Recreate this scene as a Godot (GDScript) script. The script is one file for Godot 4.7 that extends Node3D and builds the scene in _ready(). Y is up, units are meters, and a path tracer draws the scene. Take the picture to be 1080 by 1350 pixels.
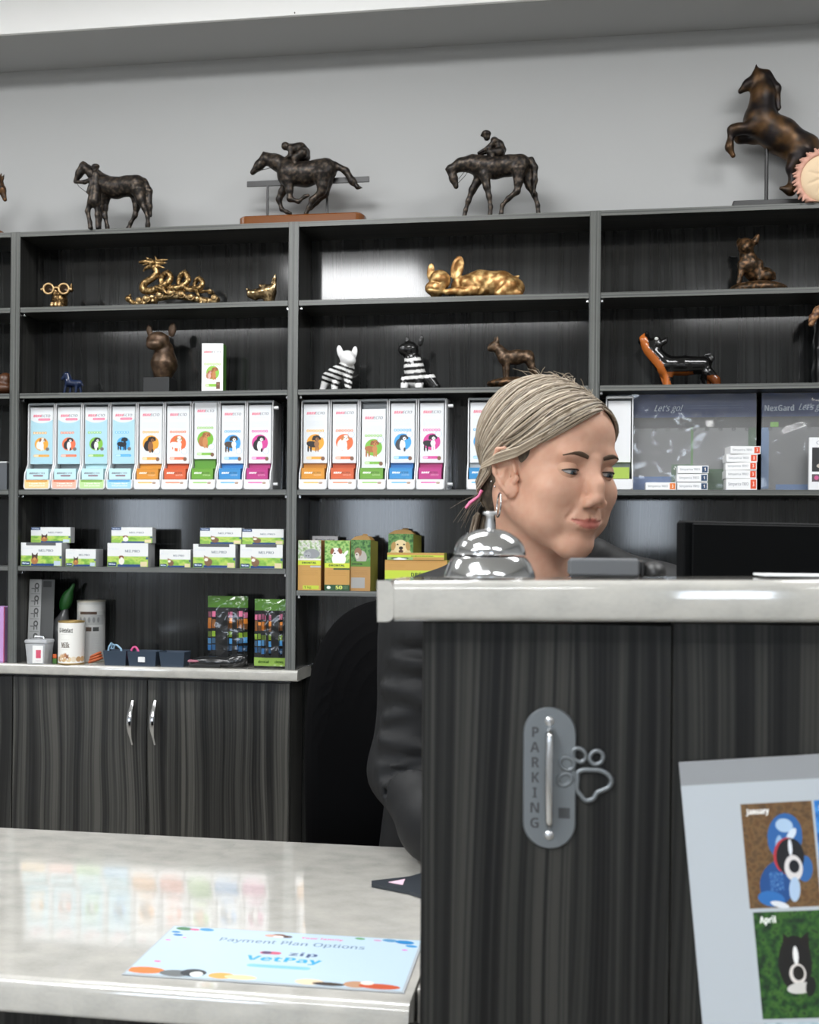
extends Node3D
# A veterinary clinic reception: shelving with figurines and medicine packs behind a two-level counter, a receptionist at work.

const FOCAL := 1450.0
const YAW := 0.1494
const ROLL := 0.009
const HORIZON := 729.45
const EYE := 1.10
const SHELF := 3.2365      # distance from the eye to the front of the shelving
const BACK := 3.392        # distance to the shelving's back boards
const COUNTER := 0.858     # distance to the front of the raised counter

var names := {}
var M := {}
var rng := RandomNumberGenerator.new()

# ---------------------------------------------------------------- mesh building
class Mb:
	var v := PackedVector3Array()
	var n := PackedVector3Array()
	var t := PackedVector2Array()
	var c := PackedColorArray()
	var i := PackedInt32Array()
	var tint := Color(1, 1, 1)
	var xf := Transform3D()

	func add(p: Vector3, nn: Vector3, uv := Vector2.ZERO) -> int:
		v.append(xf * p); n.append((xf.basis * nn).normalized()); t.append(uv); c.append(tint)
		return v.size() - 1

	func tri(a: int, b: int, d: int):
		# orders a triangle to match its normals (front faces run clockwise)
		var f := (v[b] - v[a]).cross(v[d] - v[a])
		if f.dot(n[a] + n[b] + n[d]) > 0.0:
			i.append_array([a, d, b])
		else:
			i.append_array([a, b, d])

	func quad(a: Vector3, b: Vector3, d: Vector3, e: Vector3, u0 := Vector2(0, 1), u1 := Vector2(1, 0)):
		# a bottom left, b bottom right, d top right, e top left, seen from outside
		var nn := (b - a).cross(e - a).normalized()
		var k := add(a, nn, Vector2(u0.x, u0.y))
		add(b, nn, Vector2(u1.x, u0.y)); add(d, nn, Vector2(u1.x, u1.y)); add(e, nn, Vector2(u0.x, u1.y))
		tri(k, k + 1, k + 2); tri(k, k + 2, k + 3)

	func box(lo: Vector3, hi: Vector3, ch := 0.0012, grain := 0):
		# a box whose edges are rounded by ch; texture coordinates in metres, v along the grain
		var m := (lo + hi) * 0.5
		var h := (hi - lo) * 0.5
		ch = minf(ch, minf(h.x, minf(h.y, h.z)) * 0.9)
		var base := v.size()
		for s in 8:
			var sg := Vector3(1 if s & 1 else -1, 1 if s & 2 else -1, 1 if s & 4 else -1)
			for ax in 3:
				var p := h - Vector3(ch, ch, ch)
				p[ax] = h[ax]
				p = m + p * sg
				var nn := Vector3.ZERO
				nn[ax] = sg[ax]
				var uv: Vector2
				if grain == 0:
					uv = [Vector2(p.z, p.y), Vector2(p.x, p.z), Vector2(p.x, p.y)][ax]
				else:
					uv = [Vector2(p.z, p.y), Vector2(p.z, p.x), Vector2(p.y, p.x)][ax]
				add(p, nn, uv)
		for ax in 3:
			var b1: int = [1, 0, 0][ax]
			var b2: int = [2, 2, 1][ax]
			for sd in 2:
				var q := []
				for w in [[0, 0], [1, 0], [1, 1], [0, 1]]:
					q.append(base + 3 * ((sd << ax) | (w[0] << b1) | (w[1] << b2)) + ax)
				tri(q[0], q[1], q[2]); tri(q[0], q[2], q[3])
			for w in 4:
				var k0: int = ((w & 1) << b1) | ((w >> 1) << b2)
				var k1: int = k0 | (1 << ax)
				var e0 := base + 3 * k0 + b1
				var e1 := base + 3 * k0 + b2
				var e2 := base + 3 * k1 + b2
				var e3 := base + 3 * k1 + b1
				tri(e0, e1, e2); tri(e0, e2, e3)
		for s in 8:
			tri(base + 3 * s, base + 3 * s + 1, base + 3 * s + 2)

	func tube(p: PackedVector3Array, r: PackedFloat32Array, sides := 8, flat := 1.0, up := Vector3.UP):
		# a swept tube; flat squeezes it along the direction that up gives
		var base := v.size()
		var last := Vector3.ZERO
		for k in p.size():
			var d := (p[mini(k + 1, p.size() - 1)] - p[maxi(k - 1, 0)]).normalized()
			var ref := up if k == 0 else last
			if absf(d.dot(ref)) > 0.98:
				ref = Vector3.RIGHT if absf(d.x) < 0.9 else Vector3.UP
			var sd := d.cross(ref).normalized()
			var u := sd.cross(d).normalized()
			last = u
			for s in sides:
				var a := TAU * s / sides
				var o := sd * cos(a) * r[k] + u * sin(a) * r[k] * flat
				add(p[k] + o, sd * cos(a) * flat + u * sin(a), Vector2(float(s) / sides, k))
		for k in p.size() - 1:
			for s in sides:
				var a := base + k * sides + s
				var b := base + k * sides + (s + 1) % sides
				tri(a, b, b + sides); tri(a, b + sides, a + sides)
		for e in 2:
			var k := 0 if e == 0 else p.size() - 1
			var d := (p[0] - p[1]) if e == 0 else (p[k] - p[k - 1])
			var mid := add(p[k], d.normalized())
			var ring := []
			for s in sides:
				ring.append(add(xf.affine_inverse() * v[base + k * sides + s], d.normalized()))
			for s in sides:
				tri(mid, ring[s], ring[(s + 1) % sides])

	func lathe(prof: PackedVector2Array, segs := 24, at := Vector3.ZERO, a0 := 0.0, a1 := TAU):
		# turns a profile of (radius, height) about the vertical through at
		for k in prof.size() - 1:
			var p0 := prof[k]
			var p1 := prof[k + 1]
			var nn := Vector2(p1.y - p0.y, p0.x - p1.x).normalized()
			var base := v.size()
			for s in segs + 1:
				var a := lerpf(a0, a1, float(s) / segs)
				var dd := Vector3(cos(a), 0, sin(a))
				var u := float(s) / segs
				add(at + dd * p0.x + Vector3.UP * p0.y, dd * nn.x + Vector3.UP * nn.y, Vector2(u, p0.y))
				add(at + dd * p1.x + Vector3.UP * p1.y, dd * nn.x + Vector3.UP * nn.y, Vector2(u, p1.y))
			for s in segs:
				var b := base + 2 * s
				tri(b, b + 1, b + 3); tri(b, b + 3, b + 2)

	func lathe_smooth(prof: PackedVector2Array, segs := 32, at := Vector3.ZERO):
		var base := v.size()
		for k in prof.size():
			var d := prof[mini(k + 1, prof.size() - 1)] - prof[maxi(k - 1, 0)]
			var nn := Vector2(d.y, -d.x).normalized()
			for s in segs + 1:
				var a := TAU * s / segs
				var dd := Vector3(cos(a), 0, sin(a))
				add(at + dd * prof[k].x + Vector3.UP * prof[k].y, dd * nn.x + Vector3.UP * nn.y, Vector2(float(s) / segs, prof[k].y))
		for k in prof.size() - 1:
			for s in segs:
				var b := base + k * (segs + 1) + s
				tri(b, b + 1, b + segs + 2); tri(b, b + segs + 2, b + segs + 1)

	func prism(poly: PackedVector2Array, z0: float, z1: float, ch := 0.0):
		# a polygon in the xy plane given thickness from z0 (back) to z1 (front), with a chamfer at the front
		var outer := poly
		var inner := poly
		if ch > 0.0:
			var off := Geometry2D.offset_polygon(poly, -ch)
			if off.size() and off[0].size() == poly.size():
				inner = off[0]
				# line the points up
				var best := 0
				for k in inner.size():
					if inner[k].distance_squared_to(outer[0]) < inner[best].distance_squared_to(outer[0]):
						best = k
				var turned := PackedVector2Array()
				for k in inner.size():
					turned.append(inner[(best + k) % inner.size()])
				if turned[1].distance_to(outer[1]) > 3.0 * ch + turned[-1].distance_to(outer[1]):
					var rev := PackedVector2Array()
					for k in inner.size():
						rev.append(turned[(inner.size() - k) % inner.size()])
					turned = rev
				inner = turned
		cap(inner, z1, Vector3(0, 0, 1))
		cap(outer, z0, Vector3(0, 0, -1))
		var zc := z1 - ch if inner != outer else z1
		ring(outer, z0, outer, zc)
		if inner != outer:
			ring(outer, zc, inner, z1)

	func cap(poly: PackedVector2Array, z: float, nn: Vector3):
		var ids := Geometry2D.triangulate_polygon(poly)
		var base := v.size()
		for p in poly:
			add(Vector3(p.x, p.y, z), nn, Vector2(p.x, p.y))
		for k in range(0, ids.size(), 3):
			tri(base + ids[k], base + ids[k + 1], base + ids[k + 2])

	func ring(a: PackedVector2Array, za: float, b: PackedVector2Array, zb: float):
		var sg := -1.0 if Geometry2D.is_polygon_clockwise(a) else 1.0
		var m := a.size()
		for k in m:
			var p := a[k]
			var q := a[(k + 1) % m]
			var e := (q - p).normalized() * sg
			var nn := Vector3(e.y, -e.x, 0)
			if a != b:
				nn = (nn + Vector3(0, 0, 1)).normalized()
			var b0 := add(Vector3(p.x, p.y, za), nn, Vector2(p.x, p.y))
			add(Vector3(q.x, q.y, za), nn, Vector2(q.x, q.y))
			add(Vector3(b[(k + 1) % m].x, b[(k + 1) % m].y, zb), nn)
			add(Vector3(b[k].x, b[k].y, zb), nn)
			tri(b0, b0 + 1, b0 + 2); tri(b0, b0 + 2, b0 + 3)

	func surface(mesh: ArrayMesh, mat: Material):
		if i.is_empty():
			return
		var a := []
		a.resize(Mesh.ARRAY_MAX)
		a[Mesh.ARRAY_VERTEX] = v; a[Mesh.ARRAY_NORMAL] = n; a[Mesh.ARRAY_TEX_UV] = t; a[Mesh.ARRAY_COLOR] = c; a[Mesh.ARRAY_INDEX] = i
		mesh.add_surface_from_arrays(Mesh.PRIMITIVE_TRIANGLES, a)
		mesh.surface_set_material(mesh.get_surface_count() - 1, mat)

# ---------------------------------------------------------------- smooth bodies from bones
class Paint:
	# the colour of a body's material at a place on it
	func at(_p: Vector3, _n: Vector3) -> Color:
		return Color(1, 1, 1)

class Field:
	var o: Vector3
	var h: float
	var nx: int
	var ny: int
	var nz: int
	var d := PackedFloat32Array()

	func _init(lo: Vector3, hi: Vector3, cell: float):
		o = lo; h = cell
		nx = int((hi.x - lo.x) / cell) + 2; ny = int((hi.y - lo.y) / cell) + 2; nz = int((hi.z - lo.z) / cell) + 2
		d.resize(nx * ny * nz); d.fill(10.0)

	func span(lo: Vector3, hi: Vector3) -> PackedInt32Array:
		var a := (lo - o) / h
		var b := (hi - o) / h
		return PackedInt32Array([clampi(int(a.x), 0, nx - 1), clampi(int(a.y), 0, ny - 1), clampi(int(a.z), 0, nz - 1),
			clampi(int(b.x) + 1, 0, nx - 1), clampi(int(b.y) + 1, 0, ny - 1), clampi(int(b.z) + 1, 0, nz - 1)])

	func bone(a: Vector3, b: Vector3, ra: float, rb: float, k: float, cut := false):
		var m := maxf(ra, rb) + k + 2.5 * h
		var mm := Vector3(m, m, m)
		var s := span(a.min(b) - mm, a.max(b) + mm)
		var ba := b - a
		var inv := 1.0 / maxf(ba.length_squared(), 1e-12)
		var dr := rb - ra
		var k4 := 0.25 / k
		for z in range(s[2], s[5] + 1):
			for y in range(s[1], s[4] + 1):
				var at := (z * ny + y) * nx
				var q := o + Vector3(s[0], y, z) * h - a
				for x in range(s[0], s[3] + 1):
					var t := clampf(q.dot(ba) * inv, 0.0, 1.0)
					var e := (q - ba * t).length() - ra - dr * t
					var w := d[at + x]
					if cut:
						e = -e
						var g := k - absf(e - w)
						d[at + x] = maxf(e, w) + (g * g * k4 if g > 0.0 else 0.0)
					else:
						var g := k - absf(e - w)
						d[at + x] = minf(e, w) - (g * g * k4 if g > 0.0 else 0.0)
					q.x += h

	func egg(c: Vector3, r: Vector3, turn: Basis, k: float, cut := false):
		var m := maxf(r.x, maxf(r.y, r.z)) + k + 2.5 * h
		var mm := Vector3(m, m, m)
		var s := span(c - mm, c + mm)
		var back := turn.transposed()
		var r1 := Vector3(1.0 / r.x, 1.0 / r.y, 1.0 / r.z)
		var step := back * Vector3(h, 0, 0)
		var k4 := 0.25 / k
		var least := minf(r.x, minf(r.y, r.z))
		for z in range(s[2], s[5] + 1):
			for y in range(s[1], s[4] + 1):
				var at := (z * ny + y) * nx
				var q := back * (o + Vector3(s[0], y, z) * h - c)
				for x in range(s[0], s[3] + 1):
					var p := q * r1
					var k0 := p.length()
					var k1 := (p * r1).length()
					var e := k0 * (k0 - 1.0) / k1 if k1 > 1e-6 else -least
					var w := d[at + x]
					if cut:
						e = -e
						var g := k - absf(e - w)
						d[at + x] = maxf(e, w) + (g * g * k4 if g > 0.0 else 0.0)
					else:
						var g := k - absf(e - w)
						d[at + x] = minf(e, w) - (g * g * k4 if g > 0.0 else 0.0)
					q += step

	func floor_at(y0: float):
		# cuts everything below y0 away
		for z in nz:
			for y in ny:
				var e := y0 - (o.y + y * h)
				if e < -h * 3.0:
					break
				var at := (z * ny + y) * nx
				for x in nx:
					d[at + x] = maxf(d[at + x], e)

	func value(p: Vector3) -> float:
		var q := (p - o) / h
		var x := clampi(int(q.x), 0, nx - 2)
		var y := clampi(int(q.y), 0, ny - 2)
		var z := clampi(int(q.z), 0, nz - 2)
		var f := q - Vector3(x, y, z)
		var at := (z * ny + y) * nx + x
		var up := nx
		var dp := nx * ny
		var a := lerpf(lerpf(d[at], d[at + 1], f.x), lerpf(d[at + up], d[at + up + 1], f.x), f.y)
		var b := lerpf(lerpf(d[at + dp], d[at + dp + 1], f.x), lerpf(d[at + dp + up], d[at + dp + up + 1], f.x), f.y)
		return lerpf(a, b, f.z)

	func front(x: float, y: float) -> float:
		# the z of the surface met from the front (+z) at x, y
		var z := o.z + (nz - 2) * h
		var was := value(Vector3(x, y, z))
		while z > o.z:
			z -= h * 0.5
			var now := value(Vector3(x, y, z))
			if now <= 0.0 and was > 0.0:
				return z + h * 0.5 * (now / (now - was)) * -1.0
			was = now
		return o.z

	func out(p: Vector3) -> Vector3:
		var e := h
		return Vector3(value(p + Vector3(e, 0, 0)) - value(p - Vector3(e, 0, 0)), value(p + Vector3(0, e, 0)) - value(p - Vector3(0, e, 0)), value(p + Vector3(0, 0, e)) - value(p - Vector3(0, 0, e))).normalized()

	func onto(p: Vector3, away := 0.0) -> Vector3:
		# moves p onto the surface (or away from it by the given distance)
		for k in 5:
			p -= out(p) * (value(p) - away)
		return p

	func mesh_into(mb: Mb, paint: Paint = null):
		var at_cell := PackedInt32Array()
		at_cell.resize(d.size()); at_cell.fill(-1)
		var up := nx
		var dp := nx * ny
		var far := 2.0 * h
		var base := mb.v.size()
		var raw := PackedVector3Array()
		for z in nz - 1:
			for y in ny - 1:
				var at := (z * ny + y) * nx
				for x in nx - 1:
					var i0 := at + x
					var a := d[i0]
					if absf(a) > far:
						continue
					var b := d[i0 + 1]
					var e := d[i0 + up]
					var f := d[i0 + up + 1]
					var a2 := d[i0 + dp]
					var b2 := d[i0 + dp + 1]
					var e2 := d[i0 + dp + up]
					var f2 := d[i0 + dp + up + 1]
					var lo := minf(minf(minf(a, b), minf(e, f)), minf(minf(a2, b2), minf(e2, f2)))
					var hi := maxf(maxf(maxf(a, b), maxf(e, f)), maxf(maxf(a2, b2), maxf(e2, f2)))
					if lo >= 0.0 or hi < 0.0:
						continue
					var sum := Vector3.ZERO
					var num := 0.0
					if (a < 0.0) != (b < 0.0): sum += Vector3(a / (a - b), 0, 0); num += 1.0
					if (e < 0.0) != (f < 0.0): sum += Vector3(e / (e - f), 1, 0); num += 1.0
					if (a2 < 0.0) != (b2 < 0.0): sum += Vector3(a2 / (a2 - b2), 0, 1); num += 1.0
					if (e2 < 0.0) != (f2 < 0.0): sum += Vector3(e2 / (e2 - f2), 1, 1); num += 1.0
					if (a < 0.0) != (e < 0.0): sum += Vector3(0, a / (a - e), 0); num += 1.0
					if (b < 0.0) != (f < 0.0): sum += Vector3(1, b / (b - f), 0); num += 1.0
					if (a2 < 0.0) != (e2 < 0.0): sum += Vector3(0, a2 / (a2 - e2), 1); num += 1.0
					if (b2 < 0.0) != (f2 < 0.0): sum += Vector3(1, b2 / (b2 - f2), 1); num += 1.0
					if (a < 0.0) != (a2 < 0.0): sum += Vector3(0, 0, a / (a - a2)); num += 1.0
					if (b < 0.0) != (b2 < 0.0): sum += Vector3(1, 0, b / (b - b2)); num += 1.0
					if (e < 0.0) != (e2 < 0.0): sum += Vector3(0, 1, e / (e - e2)); num += 1.0
					if (f < 0.0) != (f2 < 0.0): sum += Vector3(1, 1, f / (f - f2)); num += 1.0
					var p := o + (Vector3(x, y, z) + sum / num) * h
					var nn := Vector3((b - a) + (f - e) + (b2 - a2) + (f2 - e2), (e - a) + (f - b) + (e2 - a2) + (f2 - b2), (a2 - a) + (b2 - b) + (e2 - e) + (f2 - f)).normalized()
					if paint:
						mb.tint = paint.at(p, nn)
					at_cell[i0] = mb.add(p, nn, Vector2(p.x, p.y))
		for z in range(1, nz - 1):
			for y in range(1, ny - 1):
				var at := (z * ny + y) * nx
				for x in range(1, nx - 1):
					var i0 := at + x
					if at_cell[i0] < 0:
						continue
					var s := d[i0] < 0.0
					if s != (d[i0 + 1] < 0.0):
						four(mb, at_cell[i0], at_cell[i0 - up], at_cell[i0 - up - dp], at_cell[i0 - dp])
					if s != (d[i0 + up] < 0.0):
						four(mb, at_cell[i0], at_cell[i0 - 1], at_cell[i0 - 1 - dp], at_cell[i0 - dp])
					if s != (d[i0 + dp] < 0.0):
						four(mb, at_cell[i0], at_cell[i0 - 1], at_cell[i0 - 1 - up], at_cell[i0 - up])

	func four(mb: Mb, a: int, b: int, e: int, f: int):
		if a < 0 or b < 0 or e < 0 or f < 0:
			return
		mb.tri(a, b, e); mb.tri(a, e, f)

# ---------------------------------------------------------------- flat print (lettering, pictures on packs and papers)
class Print:
	var im: Image
	var w: int
	var h: int

	func _init(ww: int, hh: int, ground: Color):
		w = ww; h = hh
		im = Image.create(ww, hh, false, Image.FORMAT_RGBA8)
		im.fill(ground)

	func rect(x: float, y: float, ww: float, hh: float, col: Color):
		im.fill_rect(Rect2i(roundi(x), roundi(y), maxi(1, roundi(ww)), maxi(1, roundi(hh))), col)

	func oval(cx: float, cy: float, rx: float, ry: float, col: Color, turn := 0.0):
		var r := maxf(rx, ry) + 1.0
		var ct := cos(turn)
		var sn := sin(turn)
		for y in range(maxi(0, int(cy - r)), mini(h, int(cy + r) + 2)):
			for x in range(maxi(0, int(cx - r)), mini(w, int(cx + r) + 2)):
				var dx := x + 0.5 - cx
				var dy := y + 0.5 - cy
				var u := (dx * ct + dy * sn) / rx
				var q := (dy * ct - dx * sn) / ry
				if u * u + q * q <= 1.0:
					im.set_pixel(x, y, col)

	func pill(x: float, y: float, ww: float, hh: float, col: Color):
		var r := hh * 0.5
		oval(x + r, y + r, r, r, col); oval(x + ww - r, y + r, r, r, col)
		rect(x + r, y, ww - 2.0 * r, hh, col)

	func poly(pts: PackedVector2Array, col: Color):
		var lo := pts[0]
		var hi := pts[0]
		for p in pts:
			lo = lo.min(p); hi = hi.max(p)
		for y in range(maxi(0, int(lo.y)), mini(h, int(hi.y) + 2)):
			for x in range(maxi(0, int(lo.x)), mini(w, int(hi.x) + 2)):
				if Geometry2D.is_point_in_polygon(Vector2(x + 0.5, y + 0.5), pts):
					im.set_pixel(x, y, col)

	func speckle(x0: int, y0: int, x1: int, y1: int, cols: Array, sd: int, freq := 0.1):
		var nz := FastNoiseLite.new()
		nz.seed = sd; nz.frequency = freq
		for y in range(maxi(0, y0), mini(h, y1)):
			for x in range(maxi(0, x0), mini(w, x1)):
				var q := clampf(nz.get_noise_2d(x, y) * 0.9 + 0.5, 0.0, 0.999) * (cols.size() - 1)
				im.set_pixel(x, y, (cols[int(q)] as Color).lerp(cols[int(q) + 1], q - int(q)))

	func lines(x: float, y: float, ww: float, count: int, gap: float, col: Color, sd := 1):
		# rows of text too small to read
		var r := RandomNumberGenerator.new()
		r.seed = sd
		for k in count:
			var at := x
			while at < x + ww:
				var l := r.randf_range(2.0, 7.0)
				rect(at, y + k * gap, minf(l, x + ww - at), 1, col)
				at += l + 1.5

	func text(said: String, x: float, y: float, tall: float, col: Color, wide := 0.0, bold := false, serif := false, slant := 0.0):
		# draws letters with their capitals tall pixels high, baseline at y + tall; wide (if given) fits the width
		var f := SystemFont.new()
		f.font_names = PackedStringArray(["Droid Serif" if serif else "Droid Sans"])
		if bold:
			f.font_weight = 700
		var tm := TextMesh.new()
		tm.font = f; tm.text = said; tm.font_size = 64; tm.pixel_size = 1.0; tm.depth = 0.0; tm.horizontal_alignment = HORIZONTAL_ALIGNMENT_LEFT
		tm.curve_step = 4.0
		var a := tm.get_mesh_arrays()
		var vs: PackedVector3Array = a[Mesh.ARRAY_VERTEX]
		if vs.is_empty():
			return
		var ids: PackedInt32Array = a[Mesh.ARRAY_INDEX] if a[Mesh.ARRAY_INDEX] != null else PackedInt32Array(range(vs.size()))
		var lo := Vector2(1e9, 1e9)
		var hi := -lo
		for p in vs:
			lo = lo.min(Vector2(p.x, p.y)); hi = hi.max(Vector2(p.x, p.y))
		var one := TextMesh.new()
		one.font = f; one.text = "H" + said; one.font_size = 64; one.pixel_size = 1.0; one.depth = 0.0
		var sy := tall / 46.0
		var sx := wide / (hi.x - lo.x) if wide > 0.0 else sy
		var drop := 0.0
		for ch in "gjpqy,":
			if said.contains(ch):
				drop = 15.0
		var low := lo.y + drop
		for k in range(0, ids.size(), 3):
			var q := PackedVector2Array()
			for j in 3:
				var p := vs[ids[k + j]]
				var yy := (p.y - low) * sy
				q.append(Vector2(x + (p.x - lo.x) * sx + yy * slant, y + tall - yy))
			fill(q, col)

	func fill(q: PackedVector2Array, col: Color):
		var y0 := maxi(0, int(floor(minf(q[0].y, minf(q[1].y, q[2].y)))))
		var y1 := mini(h - 1, int(ceil(maxf(q[0].y, maxf(q[1].y, q[2].y)))))
		for y in range(y0, y1 + 1):
			var yc := y + 0.5
			var lo := 1e9
			var hi := -1e9
			for j in 3:
				var a := q[j]
				var b := q[(j + 1) % 3]
				if (a.y <= yc) != (b.y <= yc):
					var xx := a.x + (b.x - a.x) * (yc - a.y) / (b.y - a.y)
					lo = minf(lo, xx); hi = maxf(hi, xx)
			for x in range(maxi(0, int(floor(lo + 0.45))), mini(w - 1, int(ceil(hi - 0.55))) + 1):
				im.set_pixel(x, y, col)

	func tex() -> ImageTexture:
		return ImageTexture.create_from_image(im)

# ---------------------------------------------------------------- naming and placing
func numbered(called: String) -> String:
	var k: int = names.get(called, 0)
	names[called] = k + 1
	return called if k == 0 else "%s_%03d" % [called, k]

func thing(called: String, label: String, category: String, at := Vector3.ZERO, turn := 0.0, group := "") -> Node3D:
	var o := Node3D.new()
	o.name = numbered(called)
	add_child(o)
	o.position = at
	o.rotation.y = turn
	tag(o, label, category, group)
	return o

func tag(o: Node, label: String, category := "", group := ""):
	o.set_meta("label", label)
	if category: o.set_meta("category", category)
	if group: o.set_meta("group", group)

func part(called: String, mb: Mb, mat: Material, parent: Node, mb2: Mb = null, mat2: Material = null) -> MeshInstance3D:
	var o := MeshInstance3D.new()
	var mesh := ArrayMesh.new()
	mb.surface(mesh, mat)
	if mb2:
		mb2.surface(mesh, mat2)
	o.mesh = mesh
	o.name = called if parent != self else numbered(called)
	parent.add_child(o, true)
	return o

func same(called: String, mesh: Mesh, parent: Node, at := Vector3.ZERO) -> MeshInstance3D:
	var o := MeshInstance3D.new()
	o.mesh = mesh
	o.name = called
	parent.add_child(o, true)
	o.position = at
	return o

func struct(called: String, mb: Mb, mat: Material, parent: Node = self) -> MeshInstance3D:
	var o := part(called, mb, mat, parent)
	if parent == self:
		o.set_meta("kind", "structure")
	return o

func boxed(lo: Vector3, hi: Vector3, ch := 0.0012, grain := 0) -> Mb:
	var mb := Mb.new()
	mb.box(lo, hi, ch, grain)
	return mb

func spot(x: float, y: float, dist: float) -> Vector3:
	# the place at the given distance from the eye's wall-parallel plane that was measured at a point of the survey photograph
	var dx := x - 540.0
	var dy := HORIZON - y
	var a := dx * cos(ROLL) - dy * sin(ROLL)
	var b := dx * sin(ROLL) + dy * cos(ROLL)
	var k := dist / (FOCAL * cos(YAW) + a * sin(YAW))
	return Vector3((a * cos(YAW) - FOCAL * sin(YAW)) * k, EYE + b * k, -dist)

func size_at(x: float, dist: float) -> float:
	# metres per survey pixel there
	return dist / (FOCAL * cos(YAW) + (x - 540.0) * sin(YAW))

func flat_mat(col: Color, rough := 0.6, metal := 0.0) -> StandardMaterial3D:
	var m := StandardMaterial3D.new()
	m.albedo_color = col
	m.roughness = rough
	m.metallic = metal
	return m

func tint_mat(rough := 0.6, metal := 0.0) -> StandardMaterial3D:
	var m := flat_mat(Color(1, 1, 1), rough, metal)
	m.vertex_color_use_as_albedo = true
	return m

func print_mat(p: Print, rough := 0.45) -> StandardMaterial3D:
	var m := flat_mat(Color(1, 1, 1), rough)
	m.albedo_texture = p.tex()
	m.texture_repeat = false
	return m

func lin(hex: String) -> Color:
	return Color(hex).srgb_to_linear()

func _ready():
	rng.seed = 7
	# ---- camera: level, with a raised lens; slight roll
	var cam := Camera3D.new()
	cam.name = "camera"
	add_child(cam)
	cam.position = Vector3(0, EYE, 0)
	cam.rotation = Vector3(0, YAW, ROLL)
	cam.set_frustum(2.0 * 675.0 / FOCAL * 0.05, Vector2(0, (HORIZON - 675.0) / FOCAL * 0.05), 0.05, 60.0)
	cam.current = true
	var lens := CameraAttributesPhysical.new()
	lens.frustum_focal_length = 35.0
	lens.exposure_aperture = 9.5
	lens.frustum_focus_distance = 2.1
	cam.attributes = lens
	# ---- daylight outside the windows behind the camera
	var env := Environment.new()
	env.background_mode = Environment.BG_SKY
	var sky := Sky.new()
	var air := ProceduralSkyMaterial.new()
	air.sky_top_color = Color(0.62, 0.70, 0.82)
	air.sky_horizon_color = Color(0.86, 0.90, 0.94)
	air.ground_bottom_color = Color(0.3, 0.3, 0.3)
	air.ground_horizon_color = Color(0.6, 0.62, 0.64)
	air.sky_energy_multiplier = 3.0
	sky.sky_material = air
	env.sky = sky
	env.tonemap_mode = Environment.TONE_MAPPER_LINEAR
	env.tonemap_exposure = 1.18
	env.sdfgi_enabled = true
	env.ssao_enabled = true
	env.ssil_enabled = true
	var we := WorldEnvironment.new()
	we.name = "surroundings"
	we.environment = env
	add_child(we)
	# ---- ceiling panels: light comes from these (each panel's area light hangs just under its diffuser)
	make_materials()
	for a in [[-1.45, 0.72, 0.9, 1.2, 7.0, "wide white ceiling light panel over the visitors"],
		[-0.9, -1.9, 1.2, 0.6, 3.0, "long white ceiling light panel over the receptionist"], [1.1, -1.9, 1.2, 0.6, 3.0, "long white ceiling light panel beyond the monitor"], [-2.9, -1.9, 1.2, 0.6, 3.0, "long white ceiling light panel beyond the neighbouring bay"],
		[-0.7, 1.61, 1.5, 0.28, 2.6, "slim white ceiling light panel in front of the middle window"], [1.5, 1.61, 1.5, 0.28, 2.6, "slim white ceiling light panel in front of the narrow window"], [-3.0, 1.61, 1.5, 0.28, 2.6, "slim white ceiling light panel in front of the far window"]]:
		ceiling_light(Vector3(a[0], CEIL, a[1]), a[2], a[3], a[4], a[5])
	# ---- the place
	room()
	shelving()
	base_cabinets()
	front_counter()
	# ---- what stands in it
	top_statues()
	shelf_statues()
	dispensers()
	medicine_boxes()
	bench_items()
	right_bay_items()
	office_chair()
	receptionist()
	counter_items()
	desk_items()
	print("done ", Time.get_ticks_msec())

const CEIL := 2.95

func ceiling_light(at: Vector3, w: float, d: float, energy: float, label: String):
	var t := thing("ceiling_light", label, "ceiling light", at, 0.0, "light panels in the ceiling")
	var f := Mb.new()
	for s in [-1, 1]:
		f.box(Vector3(s * w * 0.5 - 0.015, -0.014, -d * 0.5 - 0.015), Vector3(s * w * 0.5 + 0.015, 0.0, d * 0.5 + 0.015))
		f.box(Vector3(-w * 0.5, -0.014, s * d * 0.5 - 0.015), Vector3(w * 0.5, 0.0, s * d * 0.5 + 0.015))
	part("frame", f, M.white_metal, t)
	part("diffuser", boxed(Vector3(-w * 0.5 + 0.015, -0.010, -d * 0.5 + 0.015), Vector3(w * 0.5 - 0.015, -0.002, d * 0.5 - 0.015)), M.glow, t)
	var l := AreaLight3D.new()
	l.name = "panel_light"
	l.area_size = Vector2(w - 0.04, d - 0.04)
	l.light_energy = energy
	l.light_color = Color(0.985, 0.992, 1.0)
	l.area_range = 12.0
	l.area_attenuation = 2.0
	l.shadow_enabled = true
	l.rotation.x = -PI / 2.0
	l.position.y = -0.016
	t.add_child(l)

# ---------------------------------------------------------------- materials
func noise(sd: int, freq: float, oct := 3) -> FastNoiseLite:
	var z := FastNoiseLite.new()
	z.seed = sd
	z.frequency = freq
	z.fractal_octaves = oct
	return z

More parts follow.
